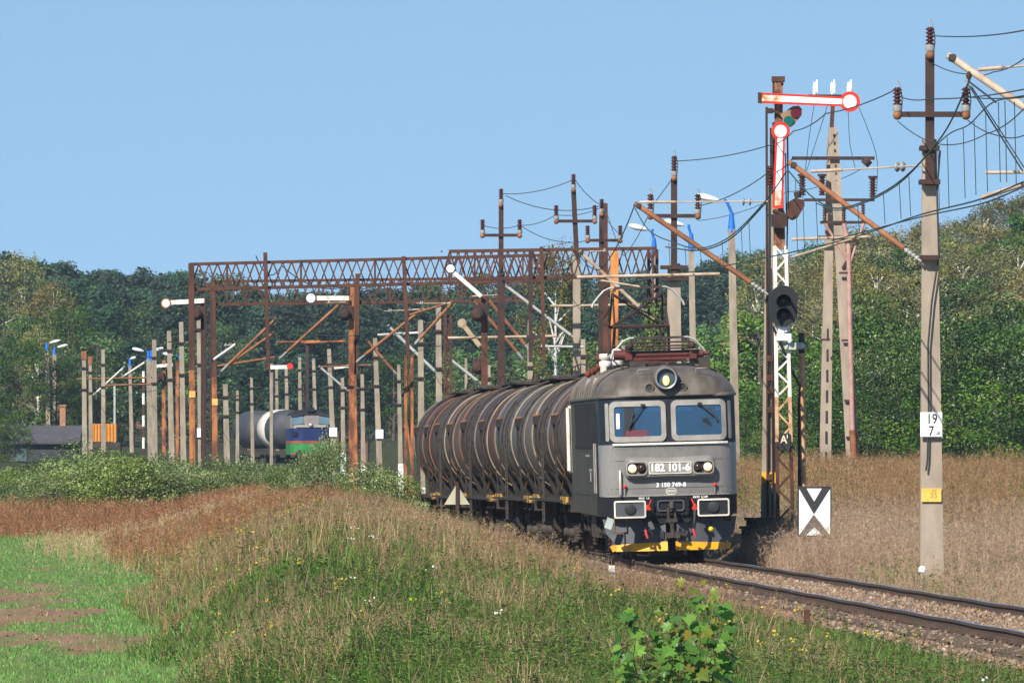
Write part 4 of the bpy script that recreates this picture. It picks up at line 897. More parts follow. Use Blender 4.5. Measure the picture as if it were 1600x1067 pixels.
def hazmat():
    m, n, l, b = newmat('yellow_black_stripes'); tc = n.new('ShaderNodeTexCoord'); wv = n.new('ShaderNodeTexWave'); wv.wave_type = 'BANDS'; wv.bands_direction = 'DIAGONAL'; wv.inputs['Scale'].default_value = 1.1; wv.inputs['Distortion'].default_value = 0.6
    l.new(tc.outputs['Object'], wv.inputs['Vector']); rp = n.new('ShaderNodeValToRGB'); rp.color_ramp.interpolation = 'CONSTANT'; e = rp.color_ramp.elements; e[0].color = (0.03, 0.025, 0.02, 1); e[1].position = 0.42; e[1].color = (0.50, 0.27, 0.04, 1)
    l.new(wv.outputs['Fac'], rp.inputs['Fac']); l.new(rp.outputs[0], b.inputs['Base Color']); b.inputs['Roughness'].default_value = 0.75; return m
M['stripes'] = hazmat()
WL = 12.4; TR = 1.44; TZ = 2.80
def make_wagon():
    root = thing('tank_wagon', '', 'tank wagon', group='tank wagons behind the grey locomotive')
    t = MB(); y0, y1 = 0.75, WL - 0.75
    pr = [(0.02, y0 - 0.18), (0.55, y0 - 0.14), (1.0, y0 - 0.02), (1.28, y0 + 0.14), (TR, y0 + 0.42)] + [(TR, lerp(y0 + 0.42, y1 - 0.42, k / 12)) for k in range(1, 13)] + [(1.28, y1 - 0.14), (1.0, y1 + 0.02), (0.55, y1 + 0.14), (0.02, y1 + 0.18)]
    t.lathe(pr, (0, 0, TZ), (0, 1, 0), 64); tank = t.build('tank', M['tank_a'], root, True)
    def ring(y, w, r0, material, name):
        q = MB(); q.lathe([(r0 - 0.03, -w / 2), (r0 + 0.02, -w / 2), (r0 + 0.02, w / 2), (r0 - 0.03, w / 2)], (0, y, TZ), (0, 1, 0), 64, smooth=False); return q.build(name, material, tank, True)
    for y, w, mt in ((y0 + 0.5, 0.16, 'beige'), (3.7, 0.10, 'rust_strap'), (WL / 2 - 0.6, 0.24, 'beige'), (8.9, 0.10, 'rust_strap'), (y1 - 0.5, 0.3, 'beige')): ring(y, w, TR, M[mt], 'tank_strap')
    for y in (2.5, 7.4, 10.1): ring(y, 0.05, TR - 0.004, M['grime'], 'tank_seam')
    top = MB(); zt = TZ + TR
    top.box((0, WL / 2, zt + 0.10), (0.8, 7.4, 0.04))
    for y in (3.0, 6.2, 9.4): top.box((0, y, zt + 0.03), (0.7, 0.1, 0.14))
    for y in (4.8, 7.6): top.lathe([(0.3, 0), (0.3, 0.12), (0.33, 0.12), (0.33, 0.18), (0.1, 0.22)], (0.1, y, zt), (0, 0, 1), 16)
    top.build('catwalk', M['grime'], tank, True)
    rl = MB()
    for sx in (-0.55,):
        rl.tube([(sx, 3.0, zt + 0.12), (sx, 3.5, zt + 0.30), (sx, 6.2, zt + 0.34), (sx, 8.9, zt + 0.28), (sx, 9.4, zt + 0.1)], 0.018, 5)
        for y in (4.4, 6.2, 8.0): rl.tube([(sx, y, zt + 0.08), (sx, y, zt + 0.31)], 0.016, 5)
    rl.build('catwalk_rail', M['grime'], tank, True)
    def side(u, th): return Vector((-(TR + u) * math.sin(th), 0, TZ + (TR + u) * math.cos(th)))
    for yb in (3.2, 9.7):
        g = MB(); zc = TZ + 0.42
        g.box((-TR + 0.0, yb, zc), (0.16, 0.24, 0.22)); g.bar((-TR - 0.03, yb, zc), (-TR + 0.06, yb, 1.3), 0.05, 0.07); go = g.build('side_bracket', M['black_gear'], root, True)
        MB().box((-TR - 0.0, yb, zc + 0.13), (0.17, 0.26, 0.03), (0, -0.3, 0)).build('bracket_cap', M['rust_strap'], go, True)
    ld = MB()
    for y in (5.9, 6.45):
        pts = [side(0.10, a) + Vector((0, y, 0)) for a in np.linspace(0.25, 1.6, 8)] + [Vector((-TR - 0.1, y, 0.7))]
        ld.tube(pts, 0.024, 5)
    for a in np.linspace(0.3, 1.5, 7): p = side(0.1, a); ld.tube([p + Vector((0, 5.9, 0)), p + Vector((0, 6.45, 0))], 0.02, 4)
    for z in np.arange(0.85, 2.7, 0.3): ld.tube([(-TR - 0.1, 5.9, z), (-TR - 0.1, 6.45, z)], 0.02, 4)
    ld.build('ladder', M['grime'], root, True)
    hp = MB()
    for y in (2.0, 8.2): MB().tube([side(0.03, a) + Vector((0, y + 0.25 * (a - 0.2), 0)) for a in np.linspace(0.2, 2.0, 9)], 0.035, 5).build('vent_pipe', M['grime'], root, True)
    fr = MB()
    for sx in (-1.0, 1.0): fr.box((sx, WL / 2, 1.12), (0.14, WL - 0.6, 0.26))
    for y in np.arange(1.0, WL, 1.7): fr.box((0, y, 1.1), (2.3, 0.14, 0.2))
    fr.box((-1.32, WL / 2, 1.24), (0.5, WL - 3.0, 0.05))
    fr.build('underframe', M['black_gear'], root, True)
    cr = MB()
    for y in (1.6, 4.4, 8.0, 10.8):
        cr = MB()
        for sx in (-1, 1): cr.bar((sx * 0.85, y, 1.2), (sx * 1.12, y, TZ - 0.88), 0.10, 0.1); cr.bar((sx * 0.9, y + 0.5, 1.2), (sx * 1.0, y, TZ - 1.0), 0.06, 0.06)
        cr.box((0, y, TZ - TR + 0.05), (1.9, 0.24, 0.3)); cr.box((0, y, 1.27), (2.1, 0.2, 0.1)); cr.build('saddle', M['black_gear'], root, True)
    for y, nm in ((0.28, 'headstock'), (WL - 0.28, 'headstock')): MB().box((0, y, 1.12), (2.6, 0.14, 0.30)).build(nm, M['grime'], root, True)
    for (ya, yb2) in ((0.36, 2.5), (WL - 2.3, WL - 0.36)):
        MB().box((-1.38, (ya + yb2) / 2, 1.26), (0.06, yb2 - ya, 0.17)).build('striped_edge', M['stripes'], root, True)
        MB().box((-1.25, (ya + yb2) / 2, 1.19), (0.3, yb2 - ya, 0.05)).build('end_platform', M['grime'], root, True)
    hr = MB()
    hr.tube([(-1.38, 0.45, 2.05), (-1.38, 1.4, 1.75), (-1.38, 2.3, 1.42)], 0.014, 5); hr.build('platform_handrail', M['stripes'], root, True)
    MB().tube([(-1.38, 10.3, 1.5), (-1.38, 11.2, 1.55), (-1.38, 12.0, 2.05)], 0.014, 5).build('platform_handrail', M['grime'], root, True)
    for yy, d in ((0.2, -1), (WL - 0.2, 1)):
        for sx in (-0.88, 0.88):
            bf = MB(); bf.lathe([(0.11, 0), (0.11, 0.36), (0.22, 0.38), (0.22, 0.42), (0.05, 0.44)], (sx, yy, 1.06), (0, d, 0), 14); bf.build('buffer', M['grime'], root, True)
    un = MB(); un.tube([(0, 4.6, 0.85), (0, 7.6, 0.85)], 0.2, 10); un.box((-0.9, 5.4, 0.75), (0.3, 0.8, 0.4)); un.tube([(-1.2, 6.2, 1.3), (-1.25, 6.2, 0.6), (-1.1, 6.2, 0.45)], 0.07, 6)
    un.bar((-1.2, 5.2, 0.9), (0, 5.2, 0.85), 0.06); un.bar((-1.2, 6.2, 0.9), (0, 6.2, 0.85), 0.06)
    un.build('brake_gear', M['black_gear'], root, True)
    for y in (2.3, WL - 2.3): bogie(root, y, 1.8, 1.0, 0.46, 2, False)
    return root
w0 = make_wagon()
wl_ = [('tank_wagon coupled directly behind the grey locomotive, dark maroon with beige straps'.replace('tank_wagon', 'tank wagon'), 'tank_a'), ('grey tank wagon with a wide beige strap, second behind the grey locomotive', 'tank_b'),
       ('dark maroon tank wagon, third behind the grey locomotive, between two paler tanks', 'tank_c'), ('brownish tank wagon behind the yellowish triangle sign, fourth behind the grey locomotive', 'tank_a'), ('dark maroon tank wagon at the far left end of the visible row of tanks', 'tank_c')]
for i, (lab, tm) in enumerate(wl_):
    Dn = 219.2 + i * 12.6
    a, b = float(track(Dn + 2.3)), float(track(Dn + WL - 2.3)); yw = math.atan2(a - b, WL - 4.6)
    loc = (a + (a - b) / (WL - 4.6) * 2.3, Dn, float(track_z(Dn + 6)))
    o = w0 if i == 0 else dup(w0)
    o.location = loc; o.rotation_euler = (0, -math.radians(1.2), yw); o['label'] = lab[0].upper() + lab[1:] if False else lab
    for ch in o.children:
        if ch.name.split('.')[0] == 'tank':
            ch.material_slots[0].link = 'OBJECT'; ch.material_slots[0].material = M[tm]
            sm = [['grime', 'rust_strap', 'dull_strap', 'grime', 'beige'], ['dull_strap', 'grime', 'beige', 'rust_strap', 'dull_strap'], ['beige', 'grime', 'dull_strap', 'grime', 'rust_strap'], ['dull_strap', 'rust_strap', 'beige', 'grime', 'grime'], ['rust_strap', 'grime', 'rust_strap', 'rust_strap', 'dull_strap']][i]
            for q, g in enumerate([g for g in ch.children if g.name.startswith('tank_strap')]): g.material_slots[0].link = 'OBJECT'; g.material_slots[0].material = M[sm[q % 5]]

# ------------------------------------------------------------------ blue and green diesel with its own tanks, far off on the next line
M['d_blue'] = mat('royal_blue_paint', (0.009, 0.021, 0.12), (0.007, 0.016, 0.08), 2, 0.45)
M['d_grey'] = mat('warm_grey_cab_paint', (0.19, 0.165, 0.15), (0.145, 0.125, 0.115), 2, 0.5)
M['d_green'] = mat('bright_green_paint', (0.03, 0.26, 0.055), (0.025, 0.17, 0.04), 2, 0.5)
M['d_orange'] = mat('orange_red_stripe', (0.30, 0.085, 0.04), (0.2, 0.055, 0.03), 2, 0.6)
M['far_tank'] = mat('blue_grey_tank', (0.05, 0.054, 0.066), (0.036, 0.038, 0.046), 1.5, 0.65)
M['cream'] = mat('cream_band', (0.66, 0.62, 0.54), (0.5, 0.46, 0.4), 3, 0.6)
DB = 640.0; DX = (486 - 800) / F * DB; dyaw = math.radians(2.6)
dl0 = thing('diesel_locomotive', 'distant blue diesel locomotive with a grey cab front and a green skirt', 'locomotive', (DX, DB, 0.75), (0, 0, dyaw))
def ring2(z, hw, y): return [Vector((-hw, 15, z)), Vector((-hw, y + 0.5, z)), Vector((-hw * 0.82, y + 0.08, z)), Vector((-hw * 0.4, y, z)), Vector((hw * 0.4, y, z)), Vector((hw * 0.82, y + 0.08, z)), Vector((hw, y + 0.5, z)), Vector((hw, 15, z))]
MB().loft([ring2(0.95, 1.45, 0), ring2(1.72, 1.48, 0)], smooth=False).build('green_skirt', M['d_green'], dl0, True)
MB().loft([ring2(1.72, 1.49, -0.01), ring2(1.92, 1.49, -0.01)], smooth=False).build('orange_stripe', M['d_orange'], dl0, True)
MB().loft([ring2(1.92, 1.48, 0), ring2(2.8, 1.48, 0.02)], smooth=False).build('body', M['d_blue'], dl0, True)
MB().loft([ring2(2.8, 1.48, 0.02), ring2(3.1, 1.47, 0.12), ring2(3.72, 1.42, 0.55)], smooth=False).build('cab_front', M['d_grey'], dl0, True)
MB().loft([ring2(3.72, 1.44, 0.5), ring2(3.98, 1.15, 0.8), ring2(4.12, 0.6, 1.2)], smooth=True, cap1=True).box((0, 0.9, 4.12), (0.5, 0.8, 0.28)).build('roof', M['loco_dark'], dl0, True)
wfr = MB(); wgl = MB()
for sx in (-1, 1):
    wgl = MB(); q = [(sx * 0.52, 0.10, 3.12), (sx * 1.35, 0.22, 3.05), (sx * 1.36, 0.42, 3.55), (sx * 0.95, 0.52, 3.74), (sx * 0.60, 0.52, 3.70)]
    wgl.add([Vector(p) + Vector((0, -0.06, 0)) for p in q], [(0, 1, 2, 3, 4)]); wgl.add([Vector(p) + Vector((0, 0.1, 0)) for p in q], [(4, 3, 2, 1, 0), (0, 1, 2, 3, 4)][:1]); wgl.build('windscreen', plain('sky_grey_glass', (0.10, 0.16, 0.2), 0.12), dl0, True)
MB().bar((-1.4, 0.4, 3.62), (-0.55, 0.42, 3.82), 0.16, 0.14).build('screen_hood', M['black'], dl0, True); MB().bar((1.4, 0.4, 3.62), (0.55, 0.42, 3.82), 0.16, 0.14).build('screen_hood', M['black'], dl0, True)
MB().bar((-1.05, 0.05, 2.95), (1.05, 0.05, 2.95), 0.16, 0.2).build('moustache_trim', mat('pale_khaki_paint', (0.42, 0.38, 0.31), (0.3, 0.27, 0.22), 3), dl0, True)
MB().lathe([(0.17, 0.1), (0.17, 0), (0.02, -0.03)], (0.0, -0.08, 3.02), (0, 1, 0), 14).build('headlight', M['chrome'], dl0, True)
for sx in (-1, 1): MB().box((sx * 1.12, 0.02, 2.42), (0.3, 0.14, 0.3)).build('marker_lamp', M['loco_dark'], dl0, True); MB().lathe([(0.2, 0), (0.22, -0.3), (0.05, -0.34)], (sx * 0.88, 0, 1.06), (0, 1, 0), 12).build('buffer', M['grime'], dl0, True)
for x in (0.95, -1.25): MB().box((x, -0.05, 1.0), (0.3, 0.16, 0.14)).build('step', M['d_orange'], dl0, True)
for y in (3.5, 12): bogie(dl0, y, 3.4, 1.0, 0.5, 3, False)
def far_wagon(i, lab, D0, band):
    px = {0: 454, 1: 413}[i]; r = thing('tank_wagon', lab, 'tank wagon', ((px - 800) / F * D0, D0, 0.75), (0, 0, math.radians(6.6)), 'far tank wagons behind the blue diesel')
    t = MB().lathe([(0.1, 0.3), (1.0, 0.4), (1.42, 0.9), (1.42, 11.5), (1.0, 12), (0.1, 12.1)], (0, 0, 2.75), (0, 1, 0), 24).build('tank', M['far_tank'], r, True)
    if band: MB().lathe([(1.40, 5.6), (1.45, 5.6), (1.45, 11.5), (1.05, 12.0)], (0, 0, 2.75), (0, 1, 0), 24).build('cream_band', M['cream'], t, True)
    MB().box((0, 6.2, 1.05), (2.5, 12, 0.3)).build('underframe', M['grime'], r, True)
    for y in (2.2, 10.2): bogie(r, y, 1.8, 1.0, 0.46, 2, False)
far_wagon(0, 'blue grey tank wagon with a broad cream band right behind the blue diesel', 658, True)
far_wagon(1, 'plain blue grey tank wagon with a rusty end behind the cream banded one', 672, False)

# ------------------------------------------------------------------ masts, signals, wires
def base_at(x, D):
    X = (x - 800) / F * D; return Vector((X, D, gz(X, D)))
def insul(b, p, h, r, n=5, axis=(0, 0, 1)):
    """a stack of porcelain sheds standing on p"""
    ax = Vector(axis); prof = []
    for i in range(n): z = h * i / n; prof += [(r * 0.5, z), (r, z + h / n * 0.35), (r * 0.85, z + h / n * 0.5), (r * 0.5, z + h / n * 0.8)]
    b.lathe(prof + [(r * 0.5, h)], p, axis, 10); return b
def steel_top(root, D, x, ybot, ytop, cy_, xl, xr, ih=0.55, w=0.16, white_ring=True, dual=False, pin=True, xt=None):
    """steel extension carrying three line insulators"""
    xt = x if xt is None else xt
    st = MB(); s = 1.0 / S(D)
    if dual:
        for o in (-0.09, 0.09): st.bar(P(x, ybot, D) + Vector((o, -0.2, 0)), P(xt, ytop + 20, D) + Vector((o, -0.2, 0)), w * 0.5, w)
    else: st.bar(P(x, ybot, D) + Vector((0, -0.22, 0)), P(xt, ytop, D) + Vector((0, -0.22, -ih)), w, w)
    so = st.build('steel_extension', M['dark_rust'], root)
    t = lerp(0, 1, (cy_ - ybot) / (ytop - ybot)); xc = lerp(x, xt, t)
    MB().bar(P(xl, cy_, D) + Vector((0, -0.32, 0)), P(xr, cy_, D) + Vector((0, -0.32, 0)), w * 0.62, w * 0.7).build('crossarm', M['dark_rust'], root)
    for px, py in ((xl, cy_), (xr, cy_), (xt, ytop + ih * S(D))):
        q = P(px, py, D) + Vector((0, -0.32, 0)); io = insul(MB(), q + Vector((0, 0, 0.10)), ih, 0.098, 6).build('insulator', M['insul'], root)
        rb = MB(); rb.ball(q + Vector((0, -0.03, -0.02)), 0.09, 10); rb.build('insulator_cap', M['tube_rust'], io)
        if white_ring: MB().lathe([(0.085, 0), (0.10, 0.05), (0.085, 0.12)], q + Vector((0, 0, 0.06)), (0, 0, 1), 12).build('grey_collar', M['grey_insul'], io)
        if pin: MB().tube([q + Vector((0.07, 0, 0.0)), q + Vector((0.10, 0, ih * 0.7)), q + Vector((0.04, 0, ih + 0.2)), q + Vector((0.0, 0, ih + 0.26)), q + Vector((-0.02, 0, ih + 0.2))], 0.014, 5).build('arcing_horn', M['grey_insul'], io)
    return so
def digits(parent, s, size, p, D, material, sx=1.0, name='lettering'):
    v, f = text_geo(s, size, 1.0, 0.004); b = MB(); b.add([Vector(p) + Vector((a * sx, 0, c)) for a, c in v], f); return b.build(name, material, parent)

# ---- concrete mast 19/7, right foreground
D = 175.0; bs = base_at(1456, D)
m1 = thing('catenary_mast', 'nearest tall concrete mast, with the white plate 19/7 and a yellow band', 'mast', bs)
bt = bs + Vector((0.0, 0, -0.3))
MB().bar(bt, P(1452, 218, D), 0.47, 0.40, w2=0.27, h2=0.25).build('pole', M['concrete'], m1)
MB().bar(P(1436, 640, D) + Vector((0, -0.30, 0)), P(1470, 640, D) + Vector((0, -0.30, 0)), 0.0) if False else None
pl_ = MB(); pl_.box(P(1454, 663, D) + Vector((0, -0.27, 0)), (34 / S(D), 0.03, 38 / S(D))); plo = pl_.build('kilometre_plate', M['bright_white'], m1)
digits(plo, '19', 0.27, P(1455, 655, D) + Vector((0, -0.288, 0)), D, M['black'], 0.8); digits(plo, '7', 0.27, P(1454, 674, D) + Vector((0, -0.288, 0)), D, M['black'], 0.8)
digits(plo, '-27', 0.07, P(1465, 677, D) + Vector((0, -0.288, 0)), D, M['wire'], 0.9, 'small_lettering')
yb = MB(); yb.box(P(1454.5, 773, D) + Vector((0, -0.22, 0)), (31 / S(D), 0.02, 21 / S(D))); ybo = yb.build('yellow_band', mat('faded_yellow_band', (0.78, 0.50, 0.10), (0.55, 0.30, 0.08), 4, 0.8, lo=0.5, hi=0.75), m1)
digits(ybo, '35', 0.15, P(1458, 774, D) + Vector((0, -0.232, 0)), D, plain('faded_ochre', (0.50, 0.26, 0.06), 0.8)); digits(ybo, '97', 0.09, P(1459, 767, D) + Vector((0, -0.232, 0)), D, plain('faded_ochre2', (0.50, 0.26, 0.06), 0.8))
steel_top(m1, D, 1452, 290, 52, 180, 1401, 1508, 0.42, 0.17)
for y, w in ((232, 30), (285, 32), (403, 27)):
    cl = MB(); cl.box(P(1452, y, D) + Vector((0, -0.16, 0)), (w / S(D), 0.42, 0.09)); cl.box(P(1452, y, D) + Vector((0, 0.16, 0)), (w / S(D), 0.08, 0.09)); cl.bar(P(1452 - w / 2.2, y, D) + Vector((0, -.16, 0)), P(1452 - w / 2.2, y, D) + Vector((0, .16, 0)), 0.05); cl.build('clamp', M['dark_rust'], m1)
MB().tube([P(1468, 236, D) + Vector((0, -.2, 0)), P(1463, 300, D) + Vector((0, -.24, 0)), P(1466, 400, D) + Vector((0, -.24, 0)), P(1455, 470, D) + Vector((0, -.26, 0)), P(1449, 540, D) + Vector((0, -.26, 0)), P(1450, 640, D) + Vector((0, -.26, 0)), P(1448, 720, D) + Vector((0, -.26, 0)), P(1446, 735, D) + Vector((0, -.26, 0))], 0.02, 5).build('earth_cable', M['wire'], m1)
MB().lathe([(0.07, 0), (0.07, 0.08), (0.03, 0.11)], P(1441, 893, D - 2) , (0, 0, 1), 10).build('white_foot_insulator', M['bright_white'], m1)

# ---- cantilevers: a sloping tube, a tie rod and insulators, each hangs from its mast
def cantilever(label, D0, tip, root_px, rod=None, tube_m='tube_rust', r=0.05, D1=None, extra=None, group='sloping cantilever tubes over the tracks'):
    D1 = D1 or D0
    a = P(*tip, D1); b = P(*root_px, D0); c = thing('cantilever', label, 'cantilever', b, group=group)
    d = (b - a); e = a + d * 0.87
    MB().tube([a, e], r, 8).build('tube', M[tube_m], c)
    io = MB(); 
    n = 4
    for i in range(n): io.lathe([(0.03, 0), (0.065, 0.04), (0.03, 0.08)], a + d * (0.88 + 0.1 * i / n), d, 10)
    io.tube([e, b], 0.028, 6); io.build('insulator', M['grey_insul'], c)
    MB().box(a + d * 0.03, (0.11, 0.13, 0.11)).lathe([(0.05, -.1), (0.07, 0), (0.05, 0.1)], a + d * 0.03, (0, 1, 0), 8).build('tip_clamp', M['grime'], c)
    if rod:
        p0, p1 = P(*rod[0], D1), P(*rod[1], D0); rd = MB().tube([p0, p1], 0.018, 6); q = p1 - p0; t = rod[2] if len(rod) > 2 else 0.85
        rd.tube([p0, p0 + q * 0.28], 0.035, 6); ro = rd.build('tie_rod', M['pale_tube'] if tube_m != 'galv' else M['galv'], c)
        MB().tube([p0 + q * t, p0 + q * (t + 0.08)], 0.03, 6).lathe([(0.03, 0), (0.10, 0.03), (0.03, 0.06)], p0 + q * t, q, 10).lathe([(0.03, 0), (0.10, 0.03), (0.03, 0.06)], p0 + q * (t + 0.05), q, 10).build('rod_insulator', M['grey_insul'], c)
    if extra:
        ex = MB()
        for (q0, q1, w) in extra: ex.tube([P(*q0, D1), P(*q1, D0)], w, 6)
        ex.build('steady_tube', M['pale_tube'], c)
    return c
cantilever('rusty cantilever tube reaching left from the mast with plate 19/7', 174.7, (1234, 254), (1440, 409), ((1268, 268), (1442, 259), 0.76), 'tube_rust', 0.055, 176.5, [((1238, 374), (1360, 370), 0.032), ((1238, 402), (1330, 374), 0.025)])
cantilever('rusty cantilever tube reaching left from the mast beside the semaphore', 211.5, (992, 318), (1200, 460), ((1000, 316), (1200, 315), 0.8), 'tube_rust', 0.062, 212.5, [((902, 433), (1125, 428), 0.04), ((932, 437), (1000, 448), 0.025)])
cr = cantilever('pale worn cantilever tube entering at the upper right edge', 141.0, (1482, 87), (1680, 222), ((1530, 109), (1660, 98), 0.8), 'pale_tube', 0.06, 142.0, [((1541, 270), (1680, 268), 0.03), ((1535, 309), (1680, 262), 0.04)])
# the mast this last one hangs from stands just outside the frame
m0b = base_at(1690, 141); m0 = thing('catenary_mast', 'concrete mast just outside the right edge carrying the pale cantilever', 'mast', m0b)
MB().bar(m0b + Vector((0.0, 0, -0.3)), P(1686, 40, 141), 0.46, 0.4, w2=0.28, h2=0.26).build('pole', M['concrete'], m0)

# ---- mast beside the semaphore
D = 212.0; b2 = base_at(1201, D); m2 = thing('catenary_mast', 'concrete mast with a yellow band standing against the left side of the semaphore', 'mast', b2)
MB().bar(b2 + Vector((0, 0, -0.3)), P(1206, 268, D), 0.40, 0.36, w2=0.24, h2=0.22).build('pole', M['concrete'], m2)
MB().box(P(1202, 746, D) + Vector((0, -0.2, 0)), (25 / S(D), 0.03, 17 / S(D))).build('yellow_band', M['yellow'], m2)
MB().box(b2 + Vector((0.05, 0, 0.2)), (0.62, 0.6, 1.3)).build('foundation', mat('shade_darkened_concrete', (0.14, 0.125, 0.105), (0.08, 0.075, 0.065), 3, 0.9), m2)  # foundation colour darkened to stand for the locomotive's shadow
MB().bar(P(1208, 330, D) + Vector((0, .15, 0)), P(1207, 200, D) + Vector((0, .15, 0)), 0.12).build('steel_extension', M['dark_rust'], m2)
MB().tube([P(1197, 168, D) + Vector((0, -.25, 0)), P(1199, 850, D) + Vector((0, -.25, 0))], 0.03, 5).tube([P(1204, 420, D) + Vector((0, -.25, 0)), P(1207, 740, D) + Vector((0, -.25, 0)), P(1206, 860, D) + Vector((0, -.25, 0))], 0.025, 5).build('signal_rod', M['dark_rust'], m2)
io = insul(MB(), P(1203, 290, D) + Vector((0, -.3, 0)), 0.45, 0.10, 6).build('insulator', M['insul'], m2)
for y in (560, 590, 610, 640, 745): MB().box(P(1202, y, D) + Vector((0, -.24, 0)), (0.16, 0.08, 0.14)).build('rusty_clip', M['rust'], m2)

# ---- semaphore
D = 210.0; sb = base_at(1226, D); sem = thing('semaphore_signal', 'tall lattice semaphore with a level and a lowered red and white arm', 'signal', sb)
def SP(x, y, dy=0.0): return P(x, y, D) + Vector((0, dy, 0))
def lattice(mb, x0t, x1t, yt, x0b, x1b, yb, n, leg=0.075, brace=0.04, depth=0.34):
    for dy in (-depth / 2, depth / 2):
        mb.bar(SP(x0b, yb, dy), SP(x0t, yt, dy), leg); mb.bar(SP(x1b, yb, dy), SP(x1t, yt, dy), leg)
        for i in range(n):
            t0, t1 = i / n, (i + 1) / n; a = (lerp(x0b, x0t, t0), lerp(yb, yt, t0)); b = (lerp(x1b, x1t, t0), lerp(yb, yt, t0)); c = (lerp(x0b, x0t, t1), lerp(yb, yt, t1)); d = (lerp(x1b, x1t, t1), lerp(yb, yt, t1))
            if (i % 2 == 0): mb.bar(SP(*a, dy), SP(*d, dy), brace)
            else: mb.bar(SP(*b, dy), SP(*c, dy), brace)
    for i in range(n + 1):
        t = i / n
        for xx0, xx1 in ((x0b, x0t), (x1b, x1t)): mb.bar(SP(lerp(xx0, xx1, t), lerp(yb, yt, t), -depth / 2), SP(lerp(xx0, xx1, t), lerp(yb, yt, t), depth / 2), brace * 0.8)
    return mb
def lx(y, side): t = (y - 330) / (905 - 330); c = lerp(1218, 1229, t); h = lerp(8.0, 12.5, t); return c + side * h
def seg(y0, y1, n, name, m): lattice(MB(), lx(y0, -1), lx(y0, 1), y0, lx(y1, -1), lx(y1, 1), y1, n).build(name, m, sem)
seg(385, 620, 12, 'white_lattice', M['worn_white']); seg(620, 690, 3, 'tan_lattice', mat('tan_worn_paint', (0.62, 0.42, 0.26), (0.4, 0.2, 0.09), 4, 0.7)); seg(690, 912, 9, 'rusty_lattice', M['rust'])
MB().bar(SP(1218, 390), SP(1217, 330), 0.26, 0.26).bar(SP(1218, 335, -0.02), SP(1216, 128, -0.02), 0.19, 0.2).build('upper_post', mat('peeling_rusty_post', (0.42, 0.20, 0.10), (0.10, 0.04, 0.025), 2.5, 0.85, stretch=(1, 1, 0.5), lo=0.4, hi=0.55), sem)
MB().tube([SP(1215, 150), SP(1215, 125)], 0.12, 10).box(SP(1216, 124), (0.30, 0.3, 0.12)).tube([SP(1220, 128, -0.1), SP(1224, 128, -0.1)], 0.09, 8).build('mast_cap', M['rust'], sem)
MB().box(sb + Vector((0.0, 0.1, 0.1)), (0.6, 0.7, 0.6)).build('foundation', mat('shadow_toned_concrete', (0.13, 0.12, 0.10), (0.08, 0.07, 0.06), 3, 0.9), sem)  # locomotive's shadow on this base is painted in as darker concrete
def arm(name, p0, p1, w0, w1, disc, rd, yoff, wear):
    """arm from p0 (root) to p1, with a disc at its end; widths and radii in photo pixels"""
    s = 1 / S(D); a = np.array(p0, float); b = np.array(p1, float); d = (b - a) / np.linalg.norm(b - a); n = np.array([-d[1], d[0]])
    def tr(u, v, dep): return SP(u, v, yoff - dep)
    poly = [tuple(a + n * w0 / 2), tuple(a - n * w0 / 2), tuple(b - n * w1 / 2), tuple(b + n * w1 / 2)]
    q = MB(); q.prism(poly, tr, 0.0, 0.03); ao = q.build(name, M['red'], sem)
    dc = MB(); dc.prism(circ(disc[0], disc[1], rd, 32), tr, 0.0, 0.033); dco = dc.build('disc', M['red'], ao)
    MB().prism(circ(disc[0], disc[1], rd * 0.66, 32), tr, 0.028, 0.040).build('white_disc', M['bright_white'], dco)
    a2 = a + d * 6; b2 = b - d * 1.0; k = 0.56
    poly = [tuple(a2 + n * w0 * k / 2), tuple(a2 - n * w0 * k / 2), tuple(b2 - n * w1 * k / 2), tuple(b2 + n * w1 * k / 2)]
    MB().prism(poly, tr, 0.02, 0.036).build('white_strip', M['bright_white'], ao)
    a3 = a + d * wear[0]; b3 = a + d * wear[1]
    MB().prism([tuple(a3 + n * w0 * k / 2), tuple(a3 - n * w0 * k / 2), tuple(b3 - n * w0 * k / 2.2), tuple(b3 + n * w0 * k / 2.2)], tr, 0.03, 0.038).build('rust_stain', mat('rust_stain', (0.74, 0.66, 0.52), (0.45, 0.17, 0.03), 6.0, 0.8, lo=0.42, hi=0.62), ao)
    return ao
a1 = arm('upper_arm', (1184, 154), (1316, 160), 17, 15, (1327, 160), 16, -0.30, (6, 36))
MB().prism([(1183.5, 145.5), (1190, 146), (1190, 163), (1183.5, 162.5)], lambda u, v, d: SP(u, v, -0.30 - d), 0.02, 0.036).build('dark_tip', M['dark_rust'], a1)
a2_ = arm('lower_arm', (1214.5, 326), (1218.5, 216), 17, 15, (1219, 206), 14.5, -0.34, (4, 28))
sp1 = MB().prism([(1218, 180), (1238, 167), (1248, 166), (1253, 172), (1252, 181), (1240, 196), (1234, 200), (1226, 190)], lambda u, v, d: SP(u, v, -0.16 - d), 0, 0.04); so1 = sp1.build('spectacle_plate', mat('tan_spectacle', (0.34, 0.22, 0.12), (0.16, 0.08, 0.05), 5), sem)
MB().prism(circ(1243.5, 177, 8.5), lambda u, v, d: SP(u, v, -0.18 - d), 0, 0.05).build('red_glass', M['red_glass'], so1)
MB().prism(circ(1232, 190, 8.2), lambda u, v, d: SP(u, v, -0.18 - d), 0, 0.06).build('green_glass', M['green_glass'], so1)
sp2 = MB().prism([(1228, 318), (1242, 310), (1256, 313), (1257, 322), (1246, 341), (1238, 345), (1229, 341)], lambda u, v, d: SP(u, v, -0.14 - d), 0, 0.05); sp2.prism(circ(1235, 334, 8), lambda u, v, d: SP(u, v, -0.18 - d), 0, 0.04); sp2.build('rear_spectacle', M['rust'], sem)
